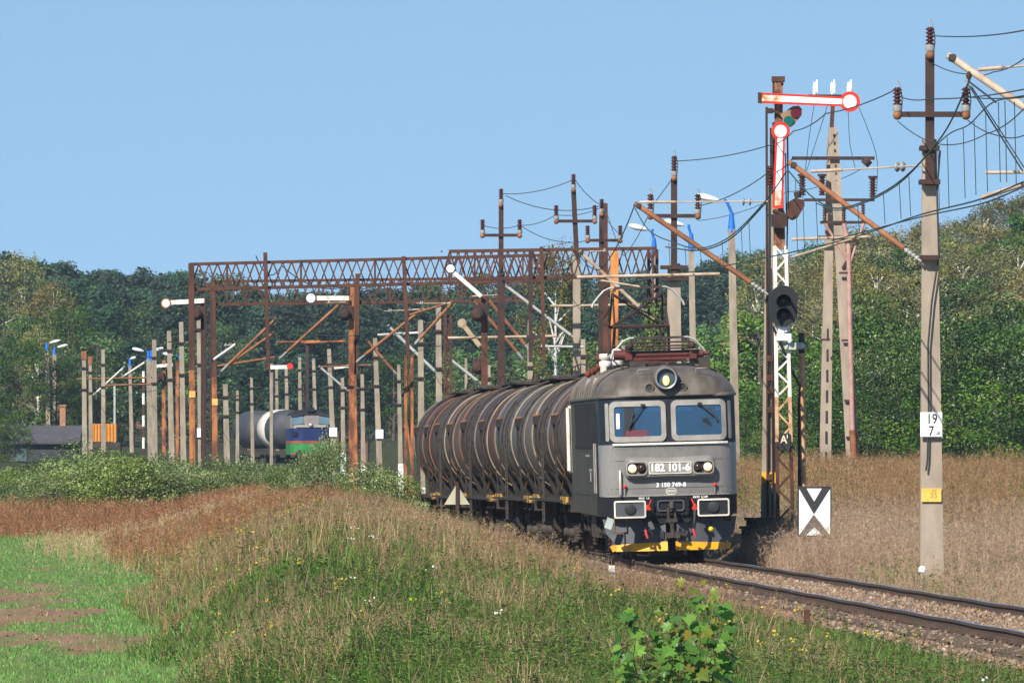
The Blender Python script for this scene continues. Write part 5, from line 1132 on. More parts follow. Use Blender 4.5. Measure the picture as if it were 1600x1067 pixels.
gear = MB(); gear.box(SP(1217, 345, -0.25), (0.36, 0.3, 0.28)); gear.tube([SP(1207, 330, -0.3), SP(1228, 338, -0.3)], 0.05, 6); gear.box(SP(1216, 352, -0.3), (0.26, 0.2, 0.14)); 
MB().box(SP(1203, 174, -0.2), (0.14, 0.1, 0.12)).bar(SP(1203, 172, -0.2), SP(1218, 178, -0.2), 0.06).build('rod_pulley', M['dark_rust'], sem); MB().box(SP(1217, 205, 0.0), (0.3, 0.2, 0.4)).build('arm_bearing', M['dark_rust'], sem); MB().tube([SP(1247, 310, -.14), SP(1245, 300, -.14)], 0.08, 8).build('spectacle_lamp', M['dark_rust'], sem)
gear.build('arm_gear', M['dark_rust'], sem)
MB().tube([SP(1230, 215, -0.2), SP(1231, 300, -0.2), SP(1229, 390, -0.2)], 0.02, 5).tube([SP(1227, 240, -0.22), SP(1228, 330, -0.22)], 0.015, 5).build('operating_rod', M['wire'], sem)
MB().box(SP(1223, 497, -0.24), (20 / S(D), 0.04, 13 / S(D))).build('name_plate', M['black'], sem); digits(sem, 'Tol', 0.15, SP(1223, 497, -0.268), D, M['bright_white'], 0.9)
MB().box(SP(1225, 690, -0.24), (18 / S(D), 0.04, 26 / S(D))).box(SP(1225, 695, -0.2), (24 / S(D), 0.1, 0.08)).build('letter_plate', M['black'], sem); digits(sem, 'A', 0.26, SP(1224, 687, -0.268), D, mat('cream_letter', (0.75, 0.66, 0.45), (0.7, 0.6, 0.4), 3), 0.9); digits(sem, '1', 0.12, SP(1229.5, 682, -0.268), D, M['trim'])
# colour light head hangs on its own rusty post beside the mast
lh = base_at(1256, D + 0.6); sig = thing('colour_light_signal', 'black oval light head with two hoods on a rusty pipe post beside the semaphore', 'signal', lh)
MB().tube([lh + Vector((0, 0, -0.2)), P(1253, 545, D + 0.6)], 0.065, 10).build('post', mat('tan_rusty_pipe', (0.62, 0.40, 0.22), (0.40, 0.19, 0.09), 3.0, 0.75), sig)
MB().tube([P(1253, 552, D + 0.6), P(1252, 520, D + 0.6)], 0.075, 8).build('post_cap', M['black'], sig)
MB().tube([SP(1226, 541, -0.3), SP(1254, 540, 0.4)], 0.08, 8).box(SP(1230, 541, -0.2), (0.4, 0.2, 0.16)).build('arm', M['galv_light'], sig)
MB().box(SP(1224, 527, -0.3), (0.34, 0.25, 0.16)).tube([SP(1215, 518, -0.36), SP(1235, 534, -0.36)], 0.07, 8).box(SP(1222, 512, -0.3), (0.2, 0.16, 0.2)).build('white_bracket', M['white'], sig)
oval = rrect(1223, 478.5, 43, 64, 21, 8)
MB().prism(oval, lambda u, v, d: SP(u, v, -0.45 - d), -0.12, 0.03).build('light_head', plain('black_backboard', (0.014, 0.016, 0.018), 0.5), sig)
for y in (470, 491):
    hb = MB(); 
    for k in range(2): pass
    arc = [(math.cos(a), math.sin(a)) for a in np.linspace(math.radians(-20), math.radians(200), 15)]
    r0 = 0.17
    rings = [[SP(1223, y, -0.46 - dy) + Vector((c * r0, 0, s_ * r0 - dy * 0.1)) for c, s_ in arc] for dy in (0.0, 0.28)]
    hb.loft(rings); hb.loft([[p * 1.0 + Vector((0, 0, -0.012)) for p in r] for r in rings]); ho = hb.build('hood', M['black'], sig)
    MB().lathe([(0.13, 0), (0.12, 0.02), (0.02, 0.03)], SP(1223, y + 1, -0.48), (0, -1, 0), 16).build('lens', plain('unlit_lens', (0.02, 0.024, 0.028), 0.15), ho)
MB().tube([SP(1207, 510, -0.4), SP(1220, 540, -0.4), SP(1238, 580, 0.2), SP(1251, 602, 0.55), SP(1249.5, 650, 0.62), SP(1250, 760, 0.62)], 0.03, 6).build('cable', M['black'], sig)
MB().tube([SP(1238, 508, -0.4), SP(1242, 503, -0.4), SP(1241, 490, -0.4)], 0.018, 5).build('side_pipe', M['white'], sig)

# ---- board with black and white triangles
D = 197.0; wb = base_at(1272, D); bd = thing('marker_board', 'white board with black crossing triangles low in the weeds right of the locomotive', 'sign', wb)
def BP(u, v, d): return P(u, v, D) + Vector((0, -d, 0))
yT, yB = 761, 838
MB().prism([(1247, yT), (1298, yT), (1298, yB), (1247, yB)], BP, 0, 0.03).build('board', M['bright_white'], bd)
xm = 1271.5; ym = 803
MB().prism([(1247, yT), (1259, yT), (1272, 783), (1285, yT), (1298, yT), (xm, ym)], BP, 0.028, 0.04).build('upper_mark', plain('flat_black', (0.03, 0.03, 0.03), 0.7), bd)
MB().prism([(1247, yB), (xm, ym), (1298, yB), (1288, yB), (1272, 823), (1256, yB)], BP, 0.028, 0.04).build('lower_mark', plain('flat_grey_black', (0.13, 0.10, 0.08), 0.7), bd)
MB().frame([(1246, yT - 1), (1299, yT - 1), (1299, yB), (1246, yB)], [(1248, yT + 1), (1297, yT + 1), (1297, yB - 2), (1248, yB - 2)], BP, -0.01, 0.045).build('edge', M['black'], bd)
MB().bar(wb + Vector((-0.2, 0.06, -0.2)), BP(1258, yT + 10, -0.06), 0.06).bar(wb + Vector((0.2, 0.06, -0.2)), BP(1286, yT + 10, -0.06), 0.06).build('stake', M['rust'], bd)

# ---- pale triangle left of the tank wagons, on its post
D = 222.0; tb = base_at(713, D); tri = thing('triangle_sign', 'faded yellowish triangle sign on a dark post in front of the tank wagons', 'sign', tb)
def TP(u, v, d): return P(u, v, D) + Vector((0, -d, 0))
MB().prism([(713.5, 756), (734, 788), (694, 788)], TP, 0, 0.03).build('triangle', mat('faded_cream_enamel', (0.46, 0.45, 0.31), (0.40, 0.38, 0.26), 4, 0.6), tri)
MB().prism([(712, 752), (716.5, 752), (717, 800), (711.5, 800)], TP, 0.028, 0.09).bar(tb + Vector((0, 0, -0.3)), TP(714, 792, -0.05), 0.07).build('post', M['dark_rust'], tri)
# ---- small white marker peg beside the near rail
D = 184.0; pb = base_at(955.5, D); peg = thing('marker_peg', 'small white peg with a turquoise band in the grass before the locomotive', 'marker', pb)
pz = P(955.5, 883, D).z - pb.z
MB().bar(pb + Vector((0, 0, -0.1)), pb + Vector((0, 0, pz)), 0.13, 0.12).build('peg', M['white'], peg)
MB().box(pb + Vector((0, 0, P(955, 895, D).z - pb.z)), (0.138, 0.128, 0.04)).build('turquoise_band', plain('turquoise_paint', (0.03, 0.33, 0.36), 0.6), peg)
# rusty stake near the rail, lower right
rb_ = base_at(1261, 131); stk = MB().bar(rb_ + Vector((0, 0, -0.1)), rb_ + Vector((0, 0, 0.42)), 0.09, 0.09).build('rusty_stake', M['rust'], None); tag(stk, 'short rusty stake standing in the grass before the near rail', 'stake')
# equipment boxes in the locomotive's shadow, right of the track
for px, Dd, w, h, lab in ((1183, 214, 0.5, 0.85, 'dark relay box in the shade right of the locomotive'), (1170, 217, 0.35, 0.6, 'low dark cable box in the shade right of the locomotive')):
    q = base_at(px, Dd); t = thing('relay_box', lab, 'box', q); MB().box(q + Vector((0, 0, h / 2)), (w, 0.5, h)).build('casing', M['loco_dark'], t); MB().box(q + Vector((0, 0, h + 0.03)), (w + 0.1, 0.6, 0.06)).build('lid', M['dark_rust'], t)

# ---- A-frame pole with slotted concrete legs
D = 315.0; ab = base_at(1312, D); ap = thing('a_frame_pole', 'two-legged concrete power pole with crossarms, brown insulators and a pink pipe', 'power pole', ab)
def AP(x, y, dy=0.0): return P(x, y, D) + Vector((0, dy, 0))
l1 = MB().bar(AP(1289, 752, 0.3), AP(1298, 215, 0.1), 0.42, 0.36, w2=0.24, h2=0.24); lo1 = l1.build('left_leg', M['concrete'], ap)
for y in np.arange(395, 745, 32): t = (752 - y) / 537.0; MB().box(AP(lerp(1290, 1298.5, t), y, 0.08 - 0.02 * t), (0.07, 0.03, 0.42)).build('slot', M['black'], lo1)
MB().bar(AP(1334, 752, -0.4), AP(1301, 200, -0.1), 0.46, 0.36, w2=0.32, h2=0.3).build('right_leg', M['concrete'], ap)
for y in np.arange(212, 300, 12): MB().box(AP(1302 + (y - 200) * 0.055, y, -0.28), (0.06, 0.04, 0.09)).build('bolt_hole', M['dark_rust'], ap)
MB().bar(AP(1299, 205, -0.15), AP(1301, 166, -0.15), 0.14, 0.14).build('top_post', M['rust'], ap)
for y, x0, x1, w in ((248, 1237, 1366, 0.12), (313, 1256, 1366, 0.1), (348, 1281, 1352, 0.1), (371, 1278, 1362, 0.1), (151, 1262, 1338, 0.1)): MB().bar(AP(x0, y, -0.35), AP(x1, y, -0.35), w).build('crossarm', M['dark_rust'], ap)
for x in (1253, 1284, 1363): insul(MB(), AP(x, 309 if x > 1300 else 306, -0.35), 0.68, 0.14, 7).lathe([(0.16, 0.66), (0.16, 0.74)], AP(x, 309 if x > 1300 else 306, -0.35), (0, 0, 1), 10).build('insulator', M['insul'], ap)
for x in (1288, 1318, 1348): insul(MB(), AP(x, 347, -0.35), 0.62, 0.085, 7).build('small_insulator', M['insul'], ap)
for x in (1272, 1276, 1299, 1303, 1325, 1329): MB().lathe([(0.05, 0), (0.055, 0.3), (0.03, 0.42), (0.02, 0.46)], AP(x, 150 if x not in (1276, 1303, 1329) else 146, -0.35), (0, 0, 1), 8).build('white_insulator', M['bright_white'], ap)
MB().tube([AP(1318, 350, -0.5), AP(1325, 385, -0.55), AP(1327, 500, -0.6), AP(1331, 672, -0.7)], 0.085, 8).tube([AP(1288, 350, -0.5), AP(1312, 388, -0.5), AP(1324, 410, -0.55)], 0.05, 6).tube([AP(1349, 350, -0.5), AP(1338, 380, -0.5), AP(1328, 410, -0.55)], 0.05, 6).build('pink_pipe', M['pink'], ap)
MB().tube([AP(1331, 672, -0.7), AP(1335, 745, -0.75)], 0.12, 8).build('rusty_pipe', M['tube_rust'], ap)
for y, x0, x1 in ((531, 1281, 1296), (532, 1314, 1334), (626, 1318, 1340), (683, 1321, 1342), (427, 1310, 1330)): MB().bar(AP(x0, y, -0.6), AP(x1, y, -0.6), 0.07).build('band', M['dark_rust'], ap)
MB().box(AP(1330, 377, -0.4), (0.5, 0.5, 0.12)).bar(AP(1340, 378, -0.4), AP(1316, 420, -0.4), 0.1).build('brace', M['dark_rust'], ap)
MB().tube([AP(1350, 258, -0.35), AP(1357, 250, -0.35)], 0.16, 8).build('line_fuse', M['dark_rust'], ap)

# ---- power line masts further back
def line_mast(label, D, x, ybase, yconc, ytop, cy_, xl, xr, ih, conc=True, xt=None, w=0.3, dual=False):
    b = base_at(x, D); r = thing('line_mast', label, 'mast', b, group='masts carrying the three-wire line')
    if conc: MB().bar(b + Vector((0, 0, -0.3)), P(x, yconc, D), 0.5, 0.42, w2=0.34, h2=0.3).build('pole', M['concrete'], r)
    steel_top(r, D, x, ybase, ytop, cy_, xl, xr, ih, 0.17, xt=xt, dual=dual)
    for y in (yconc + 6, ybase - 4): MB().box(P(x, y, D) + Vector((0, -0.1, 0)), (0.75, 0.5, 0.1)).build('clamp', M['dark_rust'], r)
    return r
line_mast('concrete mast with a dark steel top and three insulators rising behind the raised pantograph', 249, 1053, 440, 412, 250, 338, 1016, 1090, 0.5)
MB()
g_line = [('steel line mast with three insulators standing over the rusty gantry, leftmost against the sky', 316, 783, 430, 300, 368, 754, 812, 0.45, None), ('leaning steel line mast with three insulators, second from the left against the sky', 314, 901, 400, 277, 346, 869, 929, 0.45, 896), ('darker of the pair of steel line masts just left of the orange gantry leg', 318, 938, 580, 316, 376, 918, 969, 0.42, 940)]
for lab, Dd, x, yb_, yt, cy_, xl, xr, ih, xt in g_line:
    b = base_at(x, Dd); r = thing('line_mast', lab, 'mast', b, group='masts carrying the three-wire line')
    MB().bar(b + Vector((0, .1, -0.3)), P(x, yb_ - 6, Dd) + Vector((0, .1, 0)), 0.26, 0.22).build('pole', M['concrete'] if x == 901 else M['dark_rust'], r)
    steel_top(r, Dd, x, yb_, yt, cy_, xl, xr, ih, 0.17, xt=xt, pin=False)
b = base_at(947, 320); r = thing('line_mast', 'redder of the pair of steel line masts just left of the orange gantry leg', 'mast', b, group='masts carrying the three-wire line')
MB().bar(b + Vector((0, 0, -0.3)), P(945, 318, 320), 0.2, 0.2).build('pole', M['rust'], r); insul(MB(), P(945, 335, 320), 0.4, 0.1).build('insulator', M['insul'], r)

# ---- street lamps with blue brackets
def lamp(label, D, xp, ytop, xh, yh, w, lw, group, wt=None):
    b = base_at(xp, D); r = thing('street_lamp', label, 'street lamp', b, group=group); s = S(D)
    top = P(xp - (0 if lw > 0 else 0), ytop, D)
    MB().bar(b + Vector((0.15, 0, -0.3)), top, w / s * 1.25, w / s * 1.25, w2=w / s * 0.95, h2=w / s * 0.95).build('pole', M['pale_concrete'], r)
    hx = P(xh, yh, D); mid = P(lerp(xp, xh, 0.25), yh + (ytop - yh) * 0.12, D)
    MB().tube([top - Vector((0, 0, 0.1)), top + Vector((0, 0, 0.55))], 0.14, 8, r2=0.07).tube([top + Vector((0, 0, 0.4)), top + Vector((0, 0, (hx.z - top.z) * 0.55)), mid, hx + Vector((0.3 * np.sign(xp - xh), 0, 0))], 0.05, 6).build('bracket', M['blue'], r)
    L = lw / s; sg = np.sign(xh - xp); tl = 0.22
    h = MB(); rings = []
    for t, ra in ((0, 0.03), (0.12, 0.075), (0.35, 0.11), (0.65, 0.125), (0.88, 0.09), (1.0, 0.03)):
        c = hx + Vector((sg * L * (t - 0.15), 0, L * tl * (t - 0.15) * 1.0)); rings.append([c + Vector((0, math.cos(a) * ra * 1.5, math.sin(a) * ra)) for a in np.linspace(0, 2 * math.pi, 11)[:-1]])
    h.loft(rings, closed=True, cap0=True, cap1=True); h.build('lamp_head', M['lamp_white'], r)
    return r
LG = 'street lamps with blue brackets'
lamp('tallest street lamp with a blue bracket, between the locomotive and the semaphore', 310, 1143, 358, 1118, 312, 11, 36, LG)
lamp('street lamp with a blue bracket standing behind the raised pantograph mast', 345, 1080, 388, 1064, 351, 9, 30, LG)
lamp('street lamp whose white head points left above the ivy covered lattice leg', 350, 1022, 395, 1008, 358, 9, 30, LG)
# lamps far left
lamp('leftmost of the thin street lamps in front of the left trees', 640, 73, 548, 80, 535, 6, 17, LG); lamp('street lamp second from the left edge, in front of the left trees', 670, 85, 554, 92, 542, 6, 16, LG)
lamp('short street lamp with a blue bracket left of the twin-headed lamp', 700, 203, 572, 205, 560, 5, 9, LG)
tw = lamp('twin-headed street lamp with a blue bracket left of the gantry', 560, 232, 562, 222, 548, 7, 18, LG); h2 = None
lamp('street lamp with a white head just right of the twin-headed lamp', 565, 236, 562, 243, 547, 5, 15, LG)
lamp('street lamp whose white head shows between the masts left of the rusty gantry', 600, 283, 575, 268, 555, 5, 16, LG)

# ---- gantries
M['bright_rust'] = mat('bright_orange_rust', (0.60, 0.23, 0.06), (0.22, 0.07, 0.03), 2.6, 0.85, bump=0.2, stretch=(1, 1, 0.4), lo=0.45, hi=0.64)
def gantry(label, D, top, legs, h_m, depth=0.7, ends=(0, 0), n=22, slope0=0, hangers=()):
    """top = two pixel points of the upper chord; legs = (x_top, x_bottom, y_bottom, width_px, material)"""
    (x0, y0), (x1, y1) = top; b = P((x0 + x1) / 2, 690, D); b.z = gz(b.x, D); r = thing('gantry', label, 'gantry', b, group='rusty lattice gantries over the tracks')
    tr = MB(); hp = h_m * S(D)
    for dy in (-depth / 2, depth / 2):
        def TOP(t): return P(lerp(x0, x1, t), lerp(y0, y1, t), D) + Vector((0, dy, 0))
        def BOT(t): return P(lerp(x0, x1, t), lerp(y0, y1, t) + hp, D) + Vector((0, dy, 0))
        tr.bar(TOP(0 + slope0), TOP(1), 0.10, 0.10); tr.bar(BOT(0), BOT(1), 0.11, 0.11)
        for i in range(n):
            a, c = i / n, (i + 1) / n; m_ = (a + c) / 2
            if dy < 0: tr.bar(BOT(a), TOP(max(m_, slope0)), 0.055); tr.bar(TOP(max(m_, slope0)), BOT(c), 0.055)
            else: tr.bar(TOP(max(a, slope0)), BOT(m_), 0.042); tr.bar(BOT(m_), TOP(c), 0.042)
            if i % 4 == 2: tr.bar(TOP(max(a, slope0)), BOT(a), 0.06)
    for i in range(0, n + 1, 2):
        t = i / n
        for q in (0, hp): tr.bar(P(lerp(x0, x1, t), lerp(y0, y1, t) + q, D) + Vector((0, -depth / 2, 0)), P(lerp(x0, x1, t), lerp(y0, y1, t) + q, D) + Vector((0, depth / 2, 0)), 0.05)
    tr.build('truss', M['rust'], r)
    for (xt, yt, xb, yb_, w, mt, ring) in legs:
        lg = MB(); a = P(xt, yt, D) + Vector((0, -depth / 2 - 0.12, 0)); c = P(xb, yb_, D) + Vector((0, -depth / 2 - 0.12, 0))
        if yb_ >= 700: X_ = a.x + (c.x - a.x); c = Vector((c.x, c.y, gz(c.x, D) - 0.2))
        split = ring
        if mt == 'two':
            sp = a.lerp(c, 0.42); lg.bar(a, sp, w / S(D), 0.22); lo_ = lg.build('leg', M['rust'], r); MB().bar(sp, c, w / S(D), 0.22).build('lower_leg', M['orange_rust'], lo_)
        else: lo_ = lg.bar(a, c, w / S(D), 0.22).build('leg', M[mt], r)
        if ring: MB().box(P(lerp(xt, xb, (ring - yt) / max(yb_ - yt, 1)), ring, D) + Vector((0, -depth / 2 - 0.14, 0)), ((w + 0.6) / S(D), 0.24, 10 / S(D))).build('painted_band', mat('amber_band', (0.85, 0.45, 0.13), (0.7, 0.33, 0.08), 4), lo_)
    return r
gantry('left end of the front rusty gantry with an orange lower leg, topmost on the left', 334, ((297, 413), (846, 399)), [(299.5, 412, 302, 715, 9, 'two', 616), (415, 395, 420, 578, 6, 'rust', None), (631, 401, 638, 560, 6, 'rust', None)], 0.93, n=19)
gantry('rear rusty gantry whose left leg stands beside a slim lattice post', 376, ((330, 440), (834, 434)), [(333, 440, 338, 715, 8.2, 'two', 628), (559, 428, 557, 585, 6.5, 'rust', None), (551, 448, 557, 715, 7, 'orange_rust', None)], 0.95, n=18)
g3 = gantry('nearest rusty gantry above the tank wagons with a thick orange leg', 311, ((690, 393), (1026, 388)), [(846, 386, 850, 567, 5.5, 'rust', None), (829, 394, 829, 566, 6.5, 'dark_rust', None), (960, 393, 958, 720, 12.5, 'bright_rust', None), (1020, 388, 1020, 470, 3, 'rust', None)], 0.95, n=13, slope0=0.035)
# twin-legged rusty column and ivy lattice leg
def twin(label, D, xc, yt, yb_, gap, w, mt, nb, name='lattice_post', grp=None, depth=0.3):
    b = base_at(xc, D); r = thing(name, label, 'post', b, group=grp); q = MB(); yb2 = HY + (CAMZ - (b.z - 0.2)) * S(D) if yb_ is None else yb_
    for dy in (-depth / 2, depth / 2):
        for sx in (-1, 1): q.bar(P(xc + sx * gap / 2, yb2, D) + Vector((0, dy, 0)), P(xc + sx * gap / 2, yt, D) + Vector((0, dy, 0)), w)
        for i in range(nb):
            a, c = lerp(yt, yb2, i / nb), lerp(yt, yb2, (i + 1) / nb); s1 = 1 if i % 2 else -1
            q.bar(P(xc - s1 * gap / 2, a, D) + Vector((0, dy, 0)), P(xc + s1 * gap / 2, c, D) + Vector((0, dy, 0)), w * 0.6)
    q.build('lattice', M[mt], r); return r
twin('ivy covered lattice post right of the orange gantry leg', 312, 1020, 390, None, 13, 0.10, 'dark_rust', 24)
twin('tall slim lattice post with a galvanised top right of the left gantry leg', 360, 325, 465, None, 9, 0.06, 'dark_rust', 34)
sgn = twin('rusty two-legged post between the blue diesel and the tank wagons', 352, 639, 555, None, 10, 0.11, 'orange_rust', 3)
twin('rusty two-legged post behind the left end of the tank wagons', 350, 700, 488, None, 9, 0.11, 'rust', 4)

# ---- distant signals with disc and arm
def disc_signal(label, D, disc, r_px, arm_pts, post, mat_d='bright_white', rim='black', pcol='rust', lamps=True):
    b = base_at(post[0], D); r = thing('semaphore_signal', label, 'signal', b, group='distant semaphore signals'); X_ = b.x
    MB().bar(Vector((X_, D, b.z - 0.2)), P(post[0], post[1], D), 0.22, 0.22).build('post', M[pcol], r)
    t = lambda u, v, d: P(u, v, D) + Vector((0, -0.3 - d, 0))
    q = MB()
    a = np.array(arm_pts[0], float); c = np.array(arm_pts[1], float); d = (c - a) / np.linalg.norm(c - a); n = np.array([-d[1], d[0]]) * arm_pts[2] / 2
    q.prism([tuple(a + n), tuple(a - n), tuple(c - n), tuple(c + n)], t, 0, 0.04); ao = q.build('arm', M[arm_pts[3]], r)
    if disc:
        dd = MB().prism(circ(*disc, r_px), t, 0.0, 0.045).build('disc', M[rim], ao); MB().prism(circ(*disc, r_px * 0.74), t, 0.043, 0.06).build('white_disc', M[mat_d], dd)
    if lamps: MB().box(P(post[0] - 6, post[1] + 26, D) + Vector((0, -0.25, 0)), (0.5, 0.3, 0.5)).lathe([(0.2, 0), (0.25, 0.2), (0.1, 0.3)], P(post[0] - 10, post[1] + 30, D) + Vector((0, -0.3, 0)), (0, -1, 0), 10).build('lamp_box', M['dark_rust'], r)
    return r
disc_signal('distant semaphore with a white disc and level worn arm at the left gantry leg', 372, (260, 474), 8, ((320, 470), (266, 473), 7, 'worn_white'), (318, 462), rim='orange_rust', pcol='dark_rust')
disc_signal('distant semaphore with a black rimmed white disc and a level white arm under the gantry', 372, (486, 466), 9.5, ((545, 466), (494, 466), 7, 'worn_white'), (549, 462), pcol='orange_rust')
disc_signal('distant semaphore with a white disc high on a drooping speckled arm before the gantry', 308, (704, 420), 8.5, ((752, 463), (708, 425), 6, 'worn_white'), (757, 462), pcol='rust')
disc_signal('distant semaphore with a yellowish disc on a drooping pale arm above the tank wagons', 330, (722, 505), 7, ((750, 541), (724, 508), 7, 'beige'), (757, 545), mat_d='beige', rim='beige', pcol='rust')
disc_signal('far semaphore with a short red and white arm above the blue diesel', 640, None, 0, ((458, 573), (420, 574), 6, 'worn_white'), (424, 568), pcol='pale_concrete', lamps=False)
rdisc = MB().prism(circ(453, 572, 5), lambda u, v, d: P(u, v, 639.6) + Vector((0, -d, 0)), 0, 0.05); 
so_ = [o for o in C.objects if o.get('label', '').startswith('far semaphore with a short')][0]
rdisc.build('red_disc', M['red'], so_)
disc_signal('far semaphore with a pale arm right of the blue diesel', 640, None, 0, ((548, 572), (522, 574), 5, 'worn_white'), (551, 568), pcol='pale_concrete', lamps=False)
disc_signal('red and white banded signal post in front of the far forest left of the gantry', 540, None, 0, ((270, 570), (244, 572), 5, 'worn_white'), (256, 563), pcol='orange_rust', lamps=True)

# ---- concrete masts in the yard: (x_top, y_top, x_bottom, width, distance, label, white base, plate y)
masts = [
 (131, 552, 133, 9, 560, 'thicker of the two short concrete masts with rusty tops left of the orange container', 0, 0), (141, 560, 142, 7, 565, 'thinner of the two short concrete masts with rusty tops left of the orange container', 0, 0),
 (161, 546, 162, 8, 560, 'concrete mast standing in front of the orange container', 0, 0), (241, 531, 242, 10, 500, 'concrete mast right behind the twin-headed street lamp', 0, 0),
 (264, 517, 270, 10, 455, 'concrete mast leaning slightly left of the rusty gantry leg', 0, 0), (283, 503, 288, 10, 420, 'concrete mast with a wire along it just left of the front gantry leg', 0, 0),
 (310, 478, 315, 9, 400, 'concrete mast between the two left gantry legs, with a white plate', 0, 676), (312, 560, 313, 7, 520, 'far concrete mast half hidden behind the left gantry legs', 0, 0),
 (352, 600, 356, 11, 470, 'worn concrete mast left of the distant tank wagons', 0, 0), (371, 610, 371, 6, 660, 'far thin mast above the rusty end of the distant tank wagon', 0, 0), (393, 590, 395, 6, 650, 'far thin concrete mast over the distant tank wagon', 0, 0),
 (432, 575, 434, 6, 690, 'far concrete mast behind the roof of the blue diesel', 0, 0), (447, 570, 450, 7, 680, 'far concrete mast behind the cream banded tank wagon', 0, 0), (468, 558, 470, 7, 680, 'concrete mast rising straight above the blue diesel', 0, 0),
 (490, 560, 494, 7, 700, 'concrete mast behind the right side of the blue diesel cab', 0, 0), (514, 545, 523, 9, 570, 'concrete mast with a white plate just right of the blue diesel', 0, 675),
 (535, 590, 537, 8, 560, 'concrete mast with a flaking white base left of the orange gantry leg', 695, 0), (566, 585, 568, 8, 520, 'white spotted concrete mast just right of the orange gantry leg', 700, 0),
 (586, 528, 595, 10, 480, 'concrete mast with a white plate and white foot in the middle of the yard', 700, 678), (623, 570, 627, 8, 470, 'concrete mast with a whitish foot left of the rusty two-legged post', 690, 0),
 (657, 500, 659, 12, 390, 'thick concrete mast touching the left end of the tank wagons', 700, 0), (685, 478, 687, 12, 372, 'thick concrete mast behind the first visible tank wagon', 0, 0), (728, 560, 729, 6, 480, 'thin grey mast behind the drooping yellowish signal arm', 0, 0),
 (763, 570, 764, 10, 352, 'concrete mast behind the middle tank wagons', 0, 0), (828, 500, 829, 11, 345, 'concrete mast behind the rusty hanging posts', 0, 0), (911, 530, 913, 10, 330, 'concrete mast behind the front tank wagon near the gantry', 0, 0), (974, 540, 975, 9, 340, 'concrete mast right of the thick orange gantry leg', 0, 0)]
for (xt, yt, xb, w, Dd, lab, wbase, plate_y) in masts:
    b = base_at(xb, Dd); r = thing('catenary_mast', lab, 'mast', b, group='concrete masts of the station yard'); s = S(Dd)
    top = P(xt, yt, Dd); MB().bar(b + Vector((0, 0, -0.3)), top, w / s * 0.98, w / s * 0.9, w2=w / s * 0.66, h2=w / s * 0.6).build('pole', M['pale_concrete'], r)
    for f_ in (0.12, 0.3):
        q = MB(); c_ = top.lerp(b, f_); q.box(c_ + Vector((0, -0.05, 0)), (w / s * 1.15, w / s * 1.1, 0.08))
        if f_ < 0.2: q.bar(top.lerp(b, 0.12) + Vector((0.1, -0.2, 0)), top.lerp(b, 0.12) + Vector((0.7 if xt > 300 else -0.6, -0.2, 0.05)), 0.06)
        q.build('clamp', M['dark_rust'], r)
    if xt in (131, 141): MB().box(top + Vector((0, 0, -0.12)), (w / s * 0.95, w / s * 0.9, 0.5)).build('rusty_cap', M['tube_rust'], r)
    if wbase:
        wm = MB(); f_ = (wbase - yt) / (730 - yt); c_ = top.lerp(b, min(f_, 0.95)); wm.bar(b + Vector((0, -0.02, -0.2)), c_ + Vector((0, -0.02, 0)), w / s * 1.17, w / s * 1.05, w2=w / s * 1.0, h2=w / s * 0.95)
        wm.build('white_foot', mat('flaking_whitewash', (0.80, 0.80, 0.78), (0.42, 0.37, 0.30), 3.0, 0.85, lo=0.5, hi=0.62), r)
    if plate_y:
        MB().box(P(lerp(xt, xb, (plate_y - yt) / (720 - yt)), plate_y, Dd) + Vector((0, -w / s * 0.7, 0)), (12 / s, 0.04, 14 / s)).build('kilometre_plate', M['bright_white'], r)
def rodpost(label, D, x, yt, w, mt, bands=None, name='signal_post'):
    b = base_at(x, D); r = thing(name, label, 'post', b); s = S(D); top = P(x, yt, D); MB().bar(b + Vector((0, 0, -0.2)), top, w / s).build('post', M[mt], r)
    if bands:
        n = 9
        for i in range(0, n, 2): a, c = lerp(yt, 735, i / n), lerp(yt, 735, (i + 1) / n); MB().bar(P(x, a, D), P(x, c, D), w / s * 1.06).build('white_band', M['worn_white'], r)
rodpost('thin red and white banded post left of the twin-headed lamp', 600, 224, 580, 3.4, 'rust', True); rodpost('orange rusty post with white plates left of the front gantry leg', 520, 277, 565, 5, 'orange_rust')
rodpost('thin pale blue-grey post behind the orange container', 640, 179, 600, 3, 'galv'); rodpost('thin galvanised post under the gantry above the blue diesel', 700, 426, 560, 3, 'dark_rust')
rodpost('dark red post behind the blue diesel cab', 700, 480, 540, 5, 'dark_rust'); rodpost('rusty post behind the tank wagons beside the drooping signal', 360, 757, 545, 4, 'rust')
# white plates low at the left legs
for x, y, Dd, w, h, lab in ((258, 556, 540, 14, 8, ''), ):
    pass
